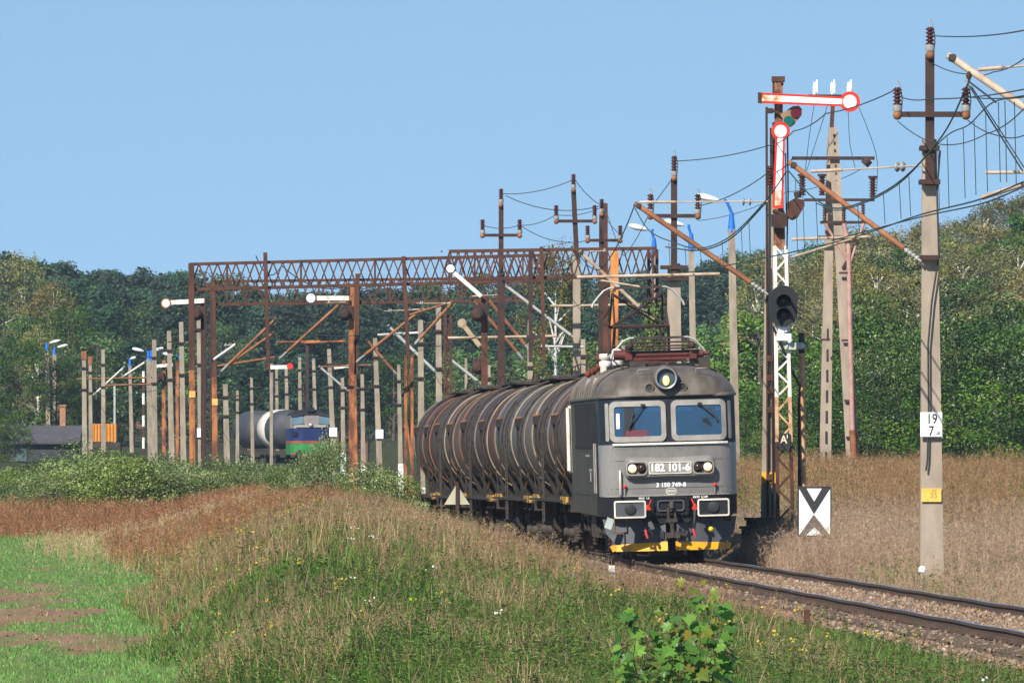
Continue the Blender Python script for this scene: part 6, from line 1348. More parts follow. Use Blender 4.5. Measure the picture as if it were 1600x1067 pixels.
# ---- cantilevers of the yard: (tip), (root), D, material
yard = [((783, 441), (908, 536), 338, 'galv', 'long white galvanised tube sloping down right from the gantry', ((790, 440), (812, 438))), ((905, 392), (1012, 492), 305, 'pale_tube', 'rusty tube sloping down right in front of the thick orange leg', ((921, 393), (948, 392))),
 ((735, 463), (818, 562), 325, 'tube_rust', 'left of the two rusty tubes sloping down right over the tank wagons', ((738, 463), (790, 460))), ((759, 463), (829, 549), 324, 'tube_rust', 'right of the two rusty tubes sloping down right over the tank wagons', None),
 ((708, 472), (648, 538), 342, 'tube_rust', 'rusty tube sloping down left to the two-legged post', ((706, 474), (650, 474))), ((661, 482), (556, 566), 350, 'tube_rust', 'rusty tube sloping down left across the middle of the yard', ((663, 483), (600, 486))),
 ((533, 473), (436, 561), 374, 'tube_rust', 'rusty tube sloping down left from the black rimmed disc signal', ((540, 472), (510, 473))), ((432, 497), (345, 581), 372, 'tube_rust', 'rusty tube sloping down left beside the left gantry legs', None), ((428, 520), (350, 575), 385, 'tube_rust', 'short rusty tube behind the left gantry legs', None),
 ((371, 536), (328, 566), 360, 'galv', 'short white tube right of the left gantry legs', ((372, 537), (350, 540))), ((605, 508), (690, 590), 400, 'galv', 'white tube sloping down right in the middle of the yard', ((660, 520), (590, 524))), ((702, 560), (752, 600), 420, 'galv', 'white tube sloping behind the first tank wagons', None),
 ((195, 573), (145, 618), 560, 'galv', 'far white tube sloping down left over the orange container', None), ((228, 565), (190, 590), 545, 'galv', 'far white tube left of the twin lamp', None), ((572, 530), (620, 585), 460, 'tube_rust', 'rusty tube behind the white plated mast', None), ((498, 572), (555, 620), 560, 'galv', 'thin white tube right of the blue diesel', None)]
for tip, rt, Dd, mt, lab, rod in yard: cantilever(lab, Dd, tip, rt, (rod[0], rod[1], 0.8) if rod else None, mt, 0.062 if Dd < 390 else 0.075)
# horizontal rusty registration arms and pipes
hz = [((432, 535), (500, 533), 376, 'orange_rust', 'level rusty arm left of the black rimmed disc signal'), ((470, 536), (540, 533), 370, 'orange_rust', 'level rusty arm right of the dark hanging post'), ((700, 528), (870, 525), 318, 'pale_tube', 'long level pale pipe above the tank wagons'), ((860, 478), (1000, 476), 330, 'pale_tube', 'level pale pipe behind the thick orange leg'),
 ((590, 523), (660, 519), 470, 'galv', 'level white pipe across the middle of the yard'), ((640, 492), (706, 472), 345, 'tube_rust', 'level rusty arm by the concrete masts'), ((845, 541), (912, 542), 322, 'galv', 'level white insulator rod above the tank wagons'), ((500, 573), (580, 570), 560, 'tube_rust', 'far level rusty pipe above the blue diesel'), ((120, 592), (240, 590), 560, 'tube_rust', 'far level rusty pipe left of the gantry'), ((165, 602), (240, 600), 550, 'tube_rust', 'lower far rusty pipe left of the gantry'), ((340, 572), (430, 558), 420, 'tube_rust', 'level rusty pipe over the distant tank wagons')]
for a, c, Dd, mt, lab in hz:
    o = MB().tube([P(*a, Dd), P(*c, Dd)], 0.05 if Dd < 400 else 0.06, 6).build('registration_pipe', M[mt]); tag(o, lab, 'pipe', 'level pipes among the masts')

# ---- wires
def wire(label, pts, r=0.012, m='wire', sag=0.0, name='overhead_wire', group='overhead wires', n=10, parent=None):
    """pts = [(x, y, D)...]; sag in pixels between neighbours"""
    out = []
    if len(pts) > 2 and sag == 0:
        p = [np.array(q, float) for q in pts]; p = [2 * p[0] - p[1]] + p + [2 * p[-1] - p[-2]]; fine = []
        for i in range(1, len(p) - 2):
            for k in range(6):
                t = k / 6; fine.append(tuple(0.5 * (2 * p[i] + (p[i + 1] - p[i - 1]) * t + (2 * p[i - 1] - 5 * p[i] + 4 * p[i + 1] - p[i + 2]) * t * t + (3 * p[i] - p[i - 1] - 3 * p[i + 1] + p[i + 2]) * t ** 3)))
        pts = fine + [pts[-1]]; n = 1
    for i in range(len(pts) - 1):
        a, c = pts[i], pts[i + 1]
        for k in range(n):
            t = k / n; q = P(lerp(a[0], c[0], t), lerp(a[1], c[1], t), 1.0); Dd = lerp(a[2], c[2], t)
            s_ = sag * 4 * t * (1 - t); out.append(P(lerp(a[0], c[0], t), lerp(a[1], c[1], t) + s_, Dd))
    out.append(P(*pts[-1])); b = MB().tube(out, r, 5)
    o = b.build(name, M[m], parent); 
    if parent is None: tag(o, label, 'wire', group)
    return o, out
mw, mo = wire('black catenary wire dipping from the upper right to the mast beside the semaphore', [(1514, 128, 141), (1472, 213, 150), (1400, 288, 158), (1317, 325, 167), (1272, 310, 172), (1231, 266, 176)], 0.015, 'green_wire')
mw2, mo2 = wire('second strand of the black catenary wire dipping from the upper right', [(1600, 152, 128), (1552, 160, 137), (1514, 195, 146), (1476, 215, 152), (1400, 291, 158.5), (1317, 328, 167.5), (1275, 318, 172.5)], 0.011, 'green_wire')
mw3, mo3 = wire('black catenary wire dipping left of the semaphore behind the lamp', [(1229, 268, 176), (1198, 312, 181), (1143, 368, 190), (1094, 388, 198), (1050, 378, 204), (1014, 360, 208), (990, 322, 212)], 0.014, 'green_wire')
mw4, mo4 = wire('second strand of catenary wire dipping left of the semaphore', [(1198, 316, 181.5), (1143, 372, 190.5), (1094, 391, 198.5), (1040, 386, 205)], 0.015, 'green_wire')
cwp = [(1600, 284, 128), (1530, 312, 141), (1440, 335, 155), (1330, 372, 176), (1200, 402, 190), (1080, 425, 212), (990, 440, 230)]
cw, co_ = wire('thin contact wire running low past the mast with plate 19/7', cwp, 0.014, 'green_wire')
wire('second thin contact wire just below the one passing the mast with plate 19/7', [(1600, 292, 128), (1535, 318, 141), (1435, 340, 155), (1300, 376, 176)], 0.012, 'wire')
for k, (x, yt, yb_, Dd) in enumerate([(1560, 160, 285, 136), (1540, 176, 300, 139), (1522, 190, 305, 141), (1505, 200, 310, 143), (1480, 214, 326, 150), (1465, 224, 330, 152), (1420, 275, 338, 156), (1405, 286, 342, 158), (1380, 299, 350, 160), (1340, 321, 366, 165), (1300, 325, 378, 170), (1275, 312, 385, 172), (1254, 292, 390, 174), (1243, 282, 392, 175), (1170, 345, 408, 186), (1158, 356, 412, 188), (1128, 376, 415, 192), (1094, 390, 422, 198), (1070, 385, 426, 202), (1045, 380, 430, 205), (1585, 160, 290, 132), (1570, 158, 285, 134)]):
    MB().tube([P(x, yt, Dd), P(x + 3, yb_, Dd)], 0.007, 4).build('dropper', M['green_wire'], mw if Dd < 176 else mw3)
y3 = MB(); y3.tube([P(1514, 128, 141), P(1556, 160, 137)], 0.016, 5); y3.tube([P(1514, 134, 141), P(1598, 268, 139)], 0.014, 5); y3.tube([P(1518, 136, 141), P(1560, 200, 140), P(1600, 262, 139)], 0.01, 5); tag(y3.build('bridle_wire', M['wire']), 'pair of bridle wires spreading from the pale cantilever tip', 'wire', 'overhead wires')
sp3 = MB(); sp3.lathe([(0.03, 0), (0.05, 0.05), (0.03, 0.1)], P(1514, 124, 141), (0, 0, 1), 8); sp3.tube([P(1514, 112, 141), P(1514, 130, 141)], 0.02, 5); so3 = sp3.build('hanger_clamp', M['dark_rust']); tag(so3, 'small dark hanger clamp under the pale cantilever tip', 'clamp')
wire('wire from the topmost insulator of the mast with plate 19/7', [(1454, 56, 174.6), (1600, 48, 120)], 0.011, 'wire', 5); wire('wire from the left crossarm insulator of the mast with plate 19/7', [(1403, 150, 174.6), (1450, 155, 160), (1600, 140, 120)], 0.011, 'wire', 4); wire('wire from the right crossarm insulator of the mast with plate 19/7', [(1509, 151, 174.6), (1600, 150, 120)], 0.011, 'wire', 4)
wire('slack wire looping under the crossarm of the mast with plate 19/7', [(1403, 190, 175), (1470, 226, 165), (1540, 210, 150), (1600, 170, 135)], 0.010, 'wire', 6); wire('slack wire sagging low between the pale cantilever and the right edge', [(1455, 98, 175), (1512, 116, 160), (1552, 113, 150), (1600, 92, 135)], 0.010, 'wire', 4); wire('thin wire drooping at the right edge below the pale cantilever', [(1512, 188, 150), (1560, 212, 140), (1600, 212, 130)], 0.009, 'wire', 4)
wire('power wire from the steel top behind the pantograph up to the right', [(1054, 252, 249), (1200, 228, 212), (1240, 205, 205), (1290, 178, 195), (1400, 140, 176)], 0.013, 'wire', 5); wire('power wire from the right insulator behind the pantograph up to the semaphore', [(1091, 322, 249), (1200, 270, 212), (1240, 245, 205)], 0.013, 'wire', 8); wire('power wire from the left insulator behind the pantograph', [(1017, 325, 249), (1050, 280, 240)], 0.012, 'wire', 0)
wire('line wire between the two left steel line masts', [(783, 303, 316), (896, 281, 314)], 0.014, 'wire', 7); wire('line wire sagging from the left steel line mast to the pair of masts', [(790, 306, 316), (938, 322, 318)], 0.014, 'wire', 14); wire('line wire between the crossarms over the gantry', [(754, 352, 316), (812, 352, 316), (868, 336, 314)], 0.013, 'wire', 5); wire('line wire from the leaning mast down to the pair of masts', [(898, 280, 314), (942, 322, 318)], 0.013, 'wire', 6); wire('line wire sagging right of the leaning mast', [(812, 352, 316), (918, 376, 318)], 0.013, 'wire', 12); wire('line wire rising from the pair of masts to the crossarm', [(870, 336, 314), (938, 325, 318), (969, 366, 318)], 0.012, 'wire', 5)
wire('line wire crossing behind the pantograph to the lamp', [(945, 322, 318), (975, 400, 300), (1016, 330, 249)], 0.012, 'wire', 6)
wire('power wires fanning from the insulators of the two-legged pole', [(1253, 290, 314.7), (1290, 175, 314), (1300, 140, 314)], 0.012, 'wire', 0); wire('jumper wire on the right of the two-legged pole', [(1330, 140, 314), (1355, 200, 314), (1370, 248, 314.6), (1370, 300, 314.6)], 0.012, 'wire', 0); wire('jumper wire in the middle of the two-legged pole', [(1325, 170, 314), (1328, 225, 314), (1336, 262, 314)], 0.012, 'wire', 0); wire('jumper wire left of the two-legged pole', [(1276, 140, 314), (1265, 210, 314), (1256, 285, 314.6)], 0.012, 'wire', 0)
wire('long thin wire from the two-legged pole to the left', [(1350, 262, 314), (1230, 300, 320), (1090, 345, 330)], 0.012, 'wire', 8)
wire('thin wire below the gantry toward the tank wagons', [(560, 430, 376), (700, 450, 345), (905, 395, 305)], 0.013, 'wire', 16); wire('dark cable sagging behind the gantry', [(400, 400, 334), (440, 415, 340), (560, 440, 376)], 0.02, 'wire', 22); wire('dark cable draped along the rear gantry', [(560, 440, 376), (600, 500, 370), (630, 520, 360)], 0.02, 'wire', 10)
wire('pantograph-height wire along the tank train', [(660, 640, 270), (780, 590, 250), (870, 560, 235), (965, 452, 214)], 0.0, 'wire') if False else None
wire('contact wire running back over the tank wagons', [(990, 440, 230), (900, 478, 255), (760, 522, 300), (560, 570, 400), (430, 600, 560)], 0.014, 'green_wire'); wire('catenary wire running back over the tank wagons', [(990, 325, 212), (940, 420, 235), (905, 396, 250), (850, 440, 280), (783, 442, 330)], 0.015, 'green_wire', 10)
for i, (x0, y0, x1, y1, D0, D1, s_) in enumerate([(560, 566, 700, 470, 400, 340, 26), (345, 580, 535, 474, 420, 372, 30), (430, 500, 660, 482, 380, 350, 34), (330, 566, 240, 560, 400, 540, 14), (430, 560, 605, 508, 480, 400, 22), (145, 618, 330, 580, 560, 420, 12)]):
    wire(['sagging yard wire left of the tank wagons', 'sagging yard wire above the distant tank wagons', 'sagging yard wire in the middle of the gantries', 'sagging yard wire left of the gantry legs', 'sagging yard wire above the blue diesel', 'sagging yard wire over the left hedge'][i], [(x0, y0, D0), (x1, y1, D1)], 0.016, 'green_wire', s_)

# ------------------------------------------------------------------ buildings and rolling stock behind the hedge
M['shed_wall'] = mat('shade_darkened_wall', (0.055, 0.058, 0.065), (0.035, 0.037, 0.042), 1.5, 0.9); M['shed_roof'] = mat('dark_felt_roof', (0.085, 0.083, 0.09), (0.055, 0.054, 0.06), 1.5, 0.8)  # wall colour darkened for the shade the shed stands in
def house(label, D, x0, x1, yeave, yridge, depth, name='low_shed', chimney=None, door=None):
    a = P(x0, yeave, D); c = P(x1, yeave, D); zr = P(x0, yridge, D).z; zg = min(gz(a.x, D), gz(c.x, D)) - 0.2
    r = thing(name, label, 'building', ((a.x + c.x) / 2, D + depth / 2, zg)); w = c.x - a.x; xm = (a.x + c.x) / 2
    wl = MB(); wl.box((xm, D + depth / 2, (zg + a.z) / 2), (w, depth, a.z - zg)); wo = wl.build('wall', M['shed_wall'], r)
    ro = MB(); ro.add([(a.x - .3, D - .4, a.z), (c.x + .3, D - .4, a.z), (c.x + .3, D + depth / 2, zr), (a.x - .3, D + depth / 2, zr), (a.x - .3, D + depth + .4, a.z), (c.x + .3, D + depth + .4, a.z), (a.x - .3, D - .4, a.z - .15), (c.x + .3, D - .4, a.z - .15), (c.x + .3, D + depth + .4, a.z - .15), (a.x - .3, D + depth + .4, a.z - .15)], [(0, 1, 2, 3), (3, 2, 5, 4), (0, 3, 4, 9, 6), (1, 7, 8, 5, 2), (0, 6, 7, 1), (4, 5, 8, 9), (6, 9, 8, 7)])
    roo = ro.build('roof', M['shed_roof'], r)
    if chimney: 
        p = P(chimney[0], chimney[1], D + depth / 2); ch = MB().box((p.x, p.y, (p.z + zr) / 2 - 0.2), (0.4, 0.4, p.z - zr + 0.6)); ch.box((p.x, p.y, p.z + 0.15), (0.5, 0.5, 0.12)); ch.build('chimney', mat('orange_brick_chimney', (0.42, 0.19, 0.09), (0.26, 0.14, 0.09), 4), roo)
    if door:
        for (d0, d1, y1) in door: p = P(d0, y1, D); q = P(d1, y1, D); MB().box(((p.x + q.x) / 2, D - 0.04, (p.z + zg) / 2), (q.x - p.x, 0.06, p.z - zg)).build('door', mat('blue_grey_door', (0.10, 0.14, 0.19), (0.07, 0.10, 0.14), 2), wo)
house('low grey shed with a dark roof and an orange chimney under the left trees', 620, -6, 118, 690, 664, 8, 'low_shed', (98, 637), [(14, 42, 697)])
cb = P(146, 690, 600); bx0 = thing('freight_container', 'orange container seen between the short concrete masts on the left', 'container', (cb.x, 600, gz(cb.x, 600)))
a, c = P(141, 662, 600), P(181, 690, 600); zc = lerp(a.z, c.z, 0.5)
MB().box(((a.x + c.x) / 2, 601, zc), (c.x - a.x, 2.4, a.z - c.z)).build('container_body', mat('orange_container_paint', (0.66, 0.27, 0.03), (0.52, 0.2, 0.025), 2, 0.5), bx0)
rib = MB()
for t in np.linspace(0, 1, 9): rib.box((lerp(a.x, c.x, t), 599.77, zc), (0.07, 0.08, a.z - c.z))
rib.build('ribs', mat('orange_rib_paint', (0.58, 0.23, 0.03), (0.5, 0.19, 0.025), 2, 0.5), bx0)
MB().box(((a.x + c.x) / 2, 601, c.z - 0.5), (c.x - a.x + 0.6, 2.5, 0.9)).build('flat_wagon', M['grime'], bx0)
MB().box(((a.x + c.x) / 2, 599.72, zc - 0.1), (0.0, 0.0, 0.0)) if False else None

# ------------------------------------------------------------------ trees and bushes
M['leaf'] = leafmat('broad_leaves', 0.18, 0.42, 0.45, objvar=0.6)
M['leaf_far'] = leafmat('forest_foliage', 0.25, 0.6, 0.2, objvar=0.7)
M['bark'] = mat('grey_brown_bark', (0.13, 0.10, 0.08), (0.07, 0.055, 0.045), 4, 0.9); M['pine_bark'] = mat('pine_bark', (0.20, 0.10, 0.055), (0.12, 0.08, 0.06), 3, 0.9); M['birch_bark'] = mat('birch_bark', (0.62, 0.58, 0.52), (0.2, 0.18, 0.16), 5, 0.8, lo=0.55, hi=0.7)
def tree_parts(kind, h, w, seed, nleaf, leaf, cols, trunk_m, clear=0.2, ncl=60):
    """crown of many small leaf faces around branch clumps, plus a tapered trunk with limbs"""
    global rng
    rng = np.random.default_rng(seed); cd = Cards(); tb = MB(); R = random.Random(seed)
    tops = []
    zc0 = h * clear
    if kind == 'pine':
        for i in range(ncl):
            t = R.random() ** 0.75; z = lerp(zc0, h * 0.93, t) + R.uniform(-.4, .4); rad = w / 2 * (min(1.0, 1.35 * (1.03 - t)) ** 0.55) * (0.25 + 0.8 * math.sqrt(R.random())) * (0.8 + 0.2 * math.sin(seed + 7 * t)); a = R.random() * 6.28
            tops.append((Vector((math.cos(a) * rad * 0.75, math.sin(a) * rad * 0.75, z)), 0.12 * w * R.uniform(0.6, 1.1), 0.55))
    elif kind == 'bush':
        for i in range(ncl):
            a = R.random() * 6.28; t = R.random(); z = h * (0.08 + 0.84 * t); prof = math.sqrt(max(0.05, 1 - ((t - 0.38) / 0.66) ** 2)); rad = w / 2 * prof * (0.35 + 0.65 * math.sqrt(R.random()))
            tops.append((Vector((math.cos(a) * rad, math.sin(a) * rad, z * R.uniform(0.85, 1.08))), w * R.uniform(0.10, 0.17), 0.62))
    else:
        for i in range(ncl):
            a = R.random() * 6.28; t = R.random(); z = lerp(zc0, h * 0.95, t); prof = math.sqrt(max(0.04, 1 - ((t - 0.42) / 0.62) ** 2)); rad = w / 2 * prof * (0.25 + 0.75 * math.sqrt(R.random())) * R.uniform(0.8, 1.15)
            tops.append((Vector((math.cos(a) * rad, math.sin(a) * rad, z)), w * R.uniform(0.08, 0.15) , 0.8 if kind != 'birch' else 1.1))
    per = max(10, nleaf // len(tops))
    for c, r, fz in tops:
        n = int(per * R.uniform(0.6, 1.4)); v = unit(rng.normal(size=(n, 3))); rr = r * (0.35 + 0.85 * rng.random((n, 1)) ** 0.7)
        if kind == 'bush': rr = r * (0.78 + 0.42 * rng.random((n, 1)))
        p = np.array(c)[None] + v * rr * np.array([1, 1, fz]); nr_ = v + rng.normal(size=(n, 3)) * 0.55 + np.array([0, -0.15, 0.35])
        base = np.array(cols[R.randrange(len(cols))]) * R.uniform(0.75, 1.25)
        cd.add(p, unit(nr_), leaf * rng.uniform(0.6, 1.3, n), base[None] * rng.uniform(0.7, 1.35, (n, 1)) * rng.uniform(0.93, 1.07, (n, 3)))
    lean = R.uniform(-0.02, 0.02) * h
    if kind == 'bush':
        for k in range(7):
            c = tops[R.randrange(len(tops))][0]; tb.tube([Vector((R.uniform(-.3, .3), R.uniform(-.3, .3), -0.2)), c * 0.5 + Vector((0, 0, 0.1)), c], 0.06, 5, r2=0.015)
    else:
        tr_ = h * 0.016 + 0.05; tb.tube([Vector((0, 0, -0.3)), Vector((lean * .3, 0, h * .35)), Vector((lean, 0, h * 0.92))], tr_, 7, r2=0.03)
        for k in range(26 if kind == 'birch' else 16 if kind != 'pine' else 12):
            c = tops[R.randrange(len(tops))][0]; z0 = max(c.z - h * R.uniform(0.06, 0.16), h * 0.12) if kind != 'pine' else c.z * 0.99
            tb.tube([Vector((lean * z0 / h, 0, z0)), Vector((c.x * .55, c.y * .55, lerp(z0, c.z, .6))), c], tr_ * 0.38, 5, r2=0.012)
    return cd.mesh('crown', [M['leaf_far'] if kind in ('pine', 'birch') or h > 9 else M['leaf']]), tb
def make_tree(name, label, cat, kind, h, w, seed, nleaf, leaf, cols, trunk_m, clear=0.2, ncl=60, group=None):
    r = thing(name, label, cat, (0, 0, 0), group=group); me, tb = tree_parts(kind, h, w, seed, nleaf, leaf, cols, trunk_m, clear, ncl)
    fast_obj('crown', me, r); tb.build('trunk' if kind != 'bush' else 'stems', M[trunk_m], r, True); r['h'] = h; return r
PINE = [(0.038, 0.084, 0.050), (0.050, 0.10, 0.056), (0.028, 0.066, 0.043), (0.066, 0.108, 0.050)]
BIRCH = [(0.20, 0.19, 0.065), (0.16, 0.165, 0.055), (0.25, 0.215, 0.085), (0.12, 0.135, 0.045)]
DECID = [(0.062, 0.12, 0.028), (0.08, 0.145, 0.034), (0.045, 0.09, 0.022), (0.10, 0.165, 0.042)]
LIME = [(0.095, 0.18, 0.036), (0.12, 0.205, 0.05), (0.075, 0.145, 0.03)]
DARKB = [(0.022, 0.052, 0.012), (0.036, 0.078, 0.015), (0.065, 0.125, 0.022), (0.11, 0.185, 0.034)]
protos = {}
protos['pine'] = [make_tree('pine_tree', '', 'tree', 'pine', 16, 6.4, 100 + i, 7500, 0.34, PINE, 'pine_bark', 0.22, 190) for i in range(4)]
protos['birch'] = [make_tree('birch_tree', '', 'tree', 'birch', 14, 5.6, 120 + i, 8500, 0.2, BIRCH, 'birch_bark', 0.2, 90) for i in range(3)]
protos['decid'] = [make_tree('broadleaf_tree', '', 'tree', 'decid', 12, 7.0, 140 + i, 8500, 0.23, DECID, 'bark', 0.12, 66) for i in range(3)]
protos['lime'] = [make_tree('broadleaf_tree', '', 'tree', 'decid', 9, 6.2, 160 + i, 5600, 0.26, LIME, 'bark', 0.05, 60) for i in range(2)]
protos['bush'] = [make_tree('bush', '', 'bush', 'bush', 7, 5.2, 180 + i, 9000, 0.14, DARKB, 'bark', 0, 62) for i in range(3)]
used = set()
PR = random.Random(3)
def put(kind, X, D, h, label, group, wf=1.0, k=None):
    pr = protos[kind][PR.randrange(len(protos[kind])) if k is None else k]; s = h / pr['h']
    z = gz(X, D) - 0.15; loc = (X, D, z); rot = (0, 0, PR.random() * 6.28); sc = (s * wf * PR.uniform(0.92, 1.1),) * 2 + (s,)
    if pr.name not in used: used.add(pr.name); o = pr; o.location = loc; o.rotation_euler = rot; o.scale = sc
    else: o = dup(pr, loc, rot, sc)
    o['label'] = label; o['group'] = group; return o
def at_px(x, D): return (x - 800) / F * D
def height_for(x, ytop, D): return P(x, ytop, D).z - gz(at_px(x, D), D)
# skyline of the far pine forest: x, y of the tree tops
SKY = [(-40, 385), (60, 392), (120, 408), (200, 408), (300, 418), (400, 442), (520, 440), (620, 442), (720, 430), (800, 425), (900, 425), (1000, 420), (1060, 420), (1110, 395), (1160, 390), (1260, 392), (1340, 350), (1420, 335), (1520, 316), (1640, 282)]
def sky_y(x): return float(np.interp(x, [p[0] for p in SKY], [p[1] for p in SKY]))
for row, (D, n, dy, j) in enumerate(((1060, 54, -4, 9), (960, 44, 16, 16), (860, 34, 56, 22), (770, 26, 104, 26))):
    for i in range(n):
        x = lerp(-40, 1340 if row < 3 else 1150, (i + PR.random() * 0.9) / n); yt = sky_y(x) + dy + PR.uniform(-4, j)
        kind = 'pine' if PR.random() < 0.95 else 'decid'
        if row == 3: kind = PR.choice(['decid', 'pine', 'pine', 'decid', 'lime'])
        elif row == 2: kind = PR.choice(['pine', 'pine', 'pine', 'pine', 'pine', 'decid'])
        if 1060 < x < 1340 and row >= 2: kind = PR.choice(['lime', 'decid', 'birch', 'lime']); yt += 40
        if x > 700 and row == 3 and kind == 'pine': kind = 'lime'
        Dd = D + PR.uniform(-30, 30); h = height_for(x, yt, Dd)
        if h < 4: continue
        lab, grp = {'pine': ('dark pine in the dense forest behind the railway yard', 'pines of the far forest'), 'decid': ('dark green broadleaf tree at the foot of the forest behind the yard', 'broadleaf trees below the far forest'), 'lime': ('light green young tree at the foot of the forest behind the yard', 'light green young trees below the far forest'), 'birch': ('pale trunked birch at the forest edge behind the yard', 'birches of the far forest edge')}[kind]
        put(kind, at_px(x, Dd), Dd, h, lab, grp, 1.35 if kind == 'pine' else 1.3 if h < 9 else 1.1)
# birch wood on the wooded hill behind the semaphore
for row, (D, n, dy) in enumerate(((760, 18, 0), (690, 17, 34), (620, 16, 72), (550, 15, 112), (490, 14, 150))):
    for i in range(n):
        x = lerp(1180 if row < 2 else 1230, 1660, (i + PR.random() * 0.9) / n); yt = sky_y(x) + dy + PR.uniform(-10, 24); Dd = D + PR.uniform(-20, 20); h = height_for(x, yt, Dd)
        if h < 5: continue
        kind = PR.choice(['birch', 'birch', 'birch', 'birch', 'birch', 'birch', 'decid'])
        lab, grp = {'birch': ('olive green birch with pale branches in the wood on the wooded hill behind the semaphore', 'birches on the wooded hill behind the semaphore'), 'decid': ('darker green tree among the birches on the wooded hill behind the semaphore', 'darker trees on the wooded hill behind the semaphore')}[kind]
        put(kind, at_px(x, Dd), Dd, h, lab, grp, 1.2)
# big trees on the left edge
for x, yt, D, k, lab in ((-8, 600, 612, 'bush', 'dark bush against the end wall of the shed'), (18, 628, 611, 'bush', 'low dark bush in front of the shed beside its door'), (30, 520, 640, 'decid', 'dark tree right behind the shed roof'), (88, 560, 642, 'decid', 'dark tree behind the orange chimney of the shed'), (-12, 396, 760, 'birch', 'big olive birch cut by the left edge'), (38, 384, 765, 'birch', 'tallest birch on the left with a ragged top against the sky'), (84, 432, 760, 'birch', 'olive birch second from the left edge, behind the thin lamps'), (8, 470, 735, 'decid', 'dark broadleaf tree at the left edge above the shed'), (60, 500, 730, 'birch', 'hanging birch crown above the shed roof'), (108, 470, 745, 'decid', 'dark broadleaf tree right of the left birches'), (150, 520, 740, 'lime', 'light green tree behind the short concrete masts'), (112, 545, 735, 'decid', 'low dark tree between the thin lamps and the short masts')):
    put(k, at_px(x, D), D, height_for(x, yt, D), lab, 'big trees at the left edge', 1.0)
# one tree top rising over the gantry
put('birch', at_px(868, 430), 430, height_for(868, 370, 430), 'slender pale green tree whose top rises above the gantry', 'tree over the gantry', 0.75)
# bushes right of the two-legged pole
for x, yt, D, lab in ((1362, 470, 338, 'dark green bush just right of the two-legged pole'), (1410, 500, 330, 'dark green bush left of the mast with plate 19/7'), (1392, 440, 352, 'tall dark bush behind the others left of the mast with plate 19/7'), (1470, 470, 345, 'tall dark green bush right behind the mast with plate 19/7'), (1520, 440, 340, 'tallest dark bush right of the mast with plate 19/7'), (1505, 560, 322, 'low leafy bush right of the foot of the mast with plate 19/7'), (1572, 470, 335, 'dense dark bush near the right edge'), (1620, 430, 345, 'dark bush cut by the right edge'), (1345, 590, 328, 'low green bush at the foot of the two-legged pole')):
    put('bush', at_px(x, D), D, height_for(x, yt, D), lab, 'dark bushes behind the mast with plate 19/7', 1.0 if yt < 520 else 1.5)
for x, yt, D, k, lab in ((1180, 590, 345, 'bush', 'light flecked bush between the lamp post and the semaphore'), (1262, 600, 340, 'bush', 'green bush right behind the semaphore foot'), (1225, 575, 360, 'bush', 'green bush directly behind the semaphore lattice'), (1160, 650, 335, 'bush', 'low bush beside the locomotive cab'), (1305, 560, 350, 'bush', 'green bush between the two legs of the power pole'), (1110, 560, 400, 'lime', 'light green tree behind the locomotive roof'), (1190, 480, 430, 'lime', 'light green tree behind the semaphore'), (1255, 500, 440, 'lime', 'light green tree between the semaphore and the power pole'), (1040, 520, 440, 'lime', 'light green tree behind the raised pantograph'), (960, 520, 470, 'lime', 'light green tree behind the orange gantry leg'), (880, 540, 480, 'lime', 'light green tree behind the front tank wagons'), (800, 555, 490, 'lime', 'light green tree behind the middle tank wagons')):
    put(k, at_px(x, D), D, height_for(x, yt, D), lab, 'trees and bushes behind the train', 1.3)
# ivy on the lattice post
iv = Cards(); ivn = 1500; zz = rng.uniform(gz(at_px(1020, 311.5), 311), P(1020, 470, 311).z, ivn); iv.add(np.stack([at_px(1020, 311.5) + rng.normal(size=ivn) * 0.28, 311.6 + rng.normal(size=ivn) * 0.25, zz], 1), unit(rng.normal(size=(ivn, 3)) + np.array([0, -0.6, 0.3])), rng.uniform(0.1, 0.2, ivn), pick(ivn, [(0.16, 0.25, 0.03), (0.11, 0.19, 0.03), (0.07, 0.13, 0.02)], 0.25))
tag(fast_obj('ivy', iv.mesh('ivy', [M['leaf']])), 'yellow green ivy climbing the lattice post behind the locomotive roof', 'plant')

# hedge of bushes along the far side of the field
hedge_cols = [(0.13, 0.185, 0.045), (0.17, 0.225, 0.07), (0.09, 0.14, 0.032), (0.23, 0.27, 0.11)]
hp = [make_tree('hedge_bush', '', 'bush', 'bush', 3.0, 3.6, 200 + i, 6400, 0.11, hedge_cols, 'bark', 0, 90) for i in range(3)]
protos['hedge'] = hp
hs_ = [(-20, 716), (14, 728), (48, 722), (84, 714), (120, 704), (150, 700), (182, 700), (214, 706), (250, 706), (284, 710), (318, 708), (352, 712), (386, 710), (416, 716)]
for i, (x, yt) in enumerate(hs_):
    for row in range(2):
        D = 330 - row * 10 + PR.uniform(-3, 3); xx = x + row * 17; y2 = yt + (12 if row else 0) + PR.uniform(-4, 5)
        put('hedge', at_px(xx, D), D, height_for(xx, y2, D), 'leafy green bush in the hedge behind the reddish weeds', 'bushes of the hedge across the field', 1.15)
for x, yt, D, lab, wf in ((130, 682, 345, 'brighter taller bush in the middle of the left hedge', 1.0), (490, 690, 262, 'small young bush in front of the blue diesel nose', 0.55), (515, 668, 268, 'spindly sapling right of the blue diesel nose', 0.4), (575, 716, 250, 'small bush on the bank left of the white footed mast', 0.9), (605, 722, 246, 'small bush on the bank right of the white footed mast', 0.9), (450, 716, 275, 'low bush on the bank crest before the blue diesel', 0.9), (640, 770, 240, 'low dark bush beside the first tank wagon', 1.0)):
    put('hedge', at_px(x, D), D, max(0.8, height_for(x, yt, D)), lab, 'small bushes on the bank', wf)

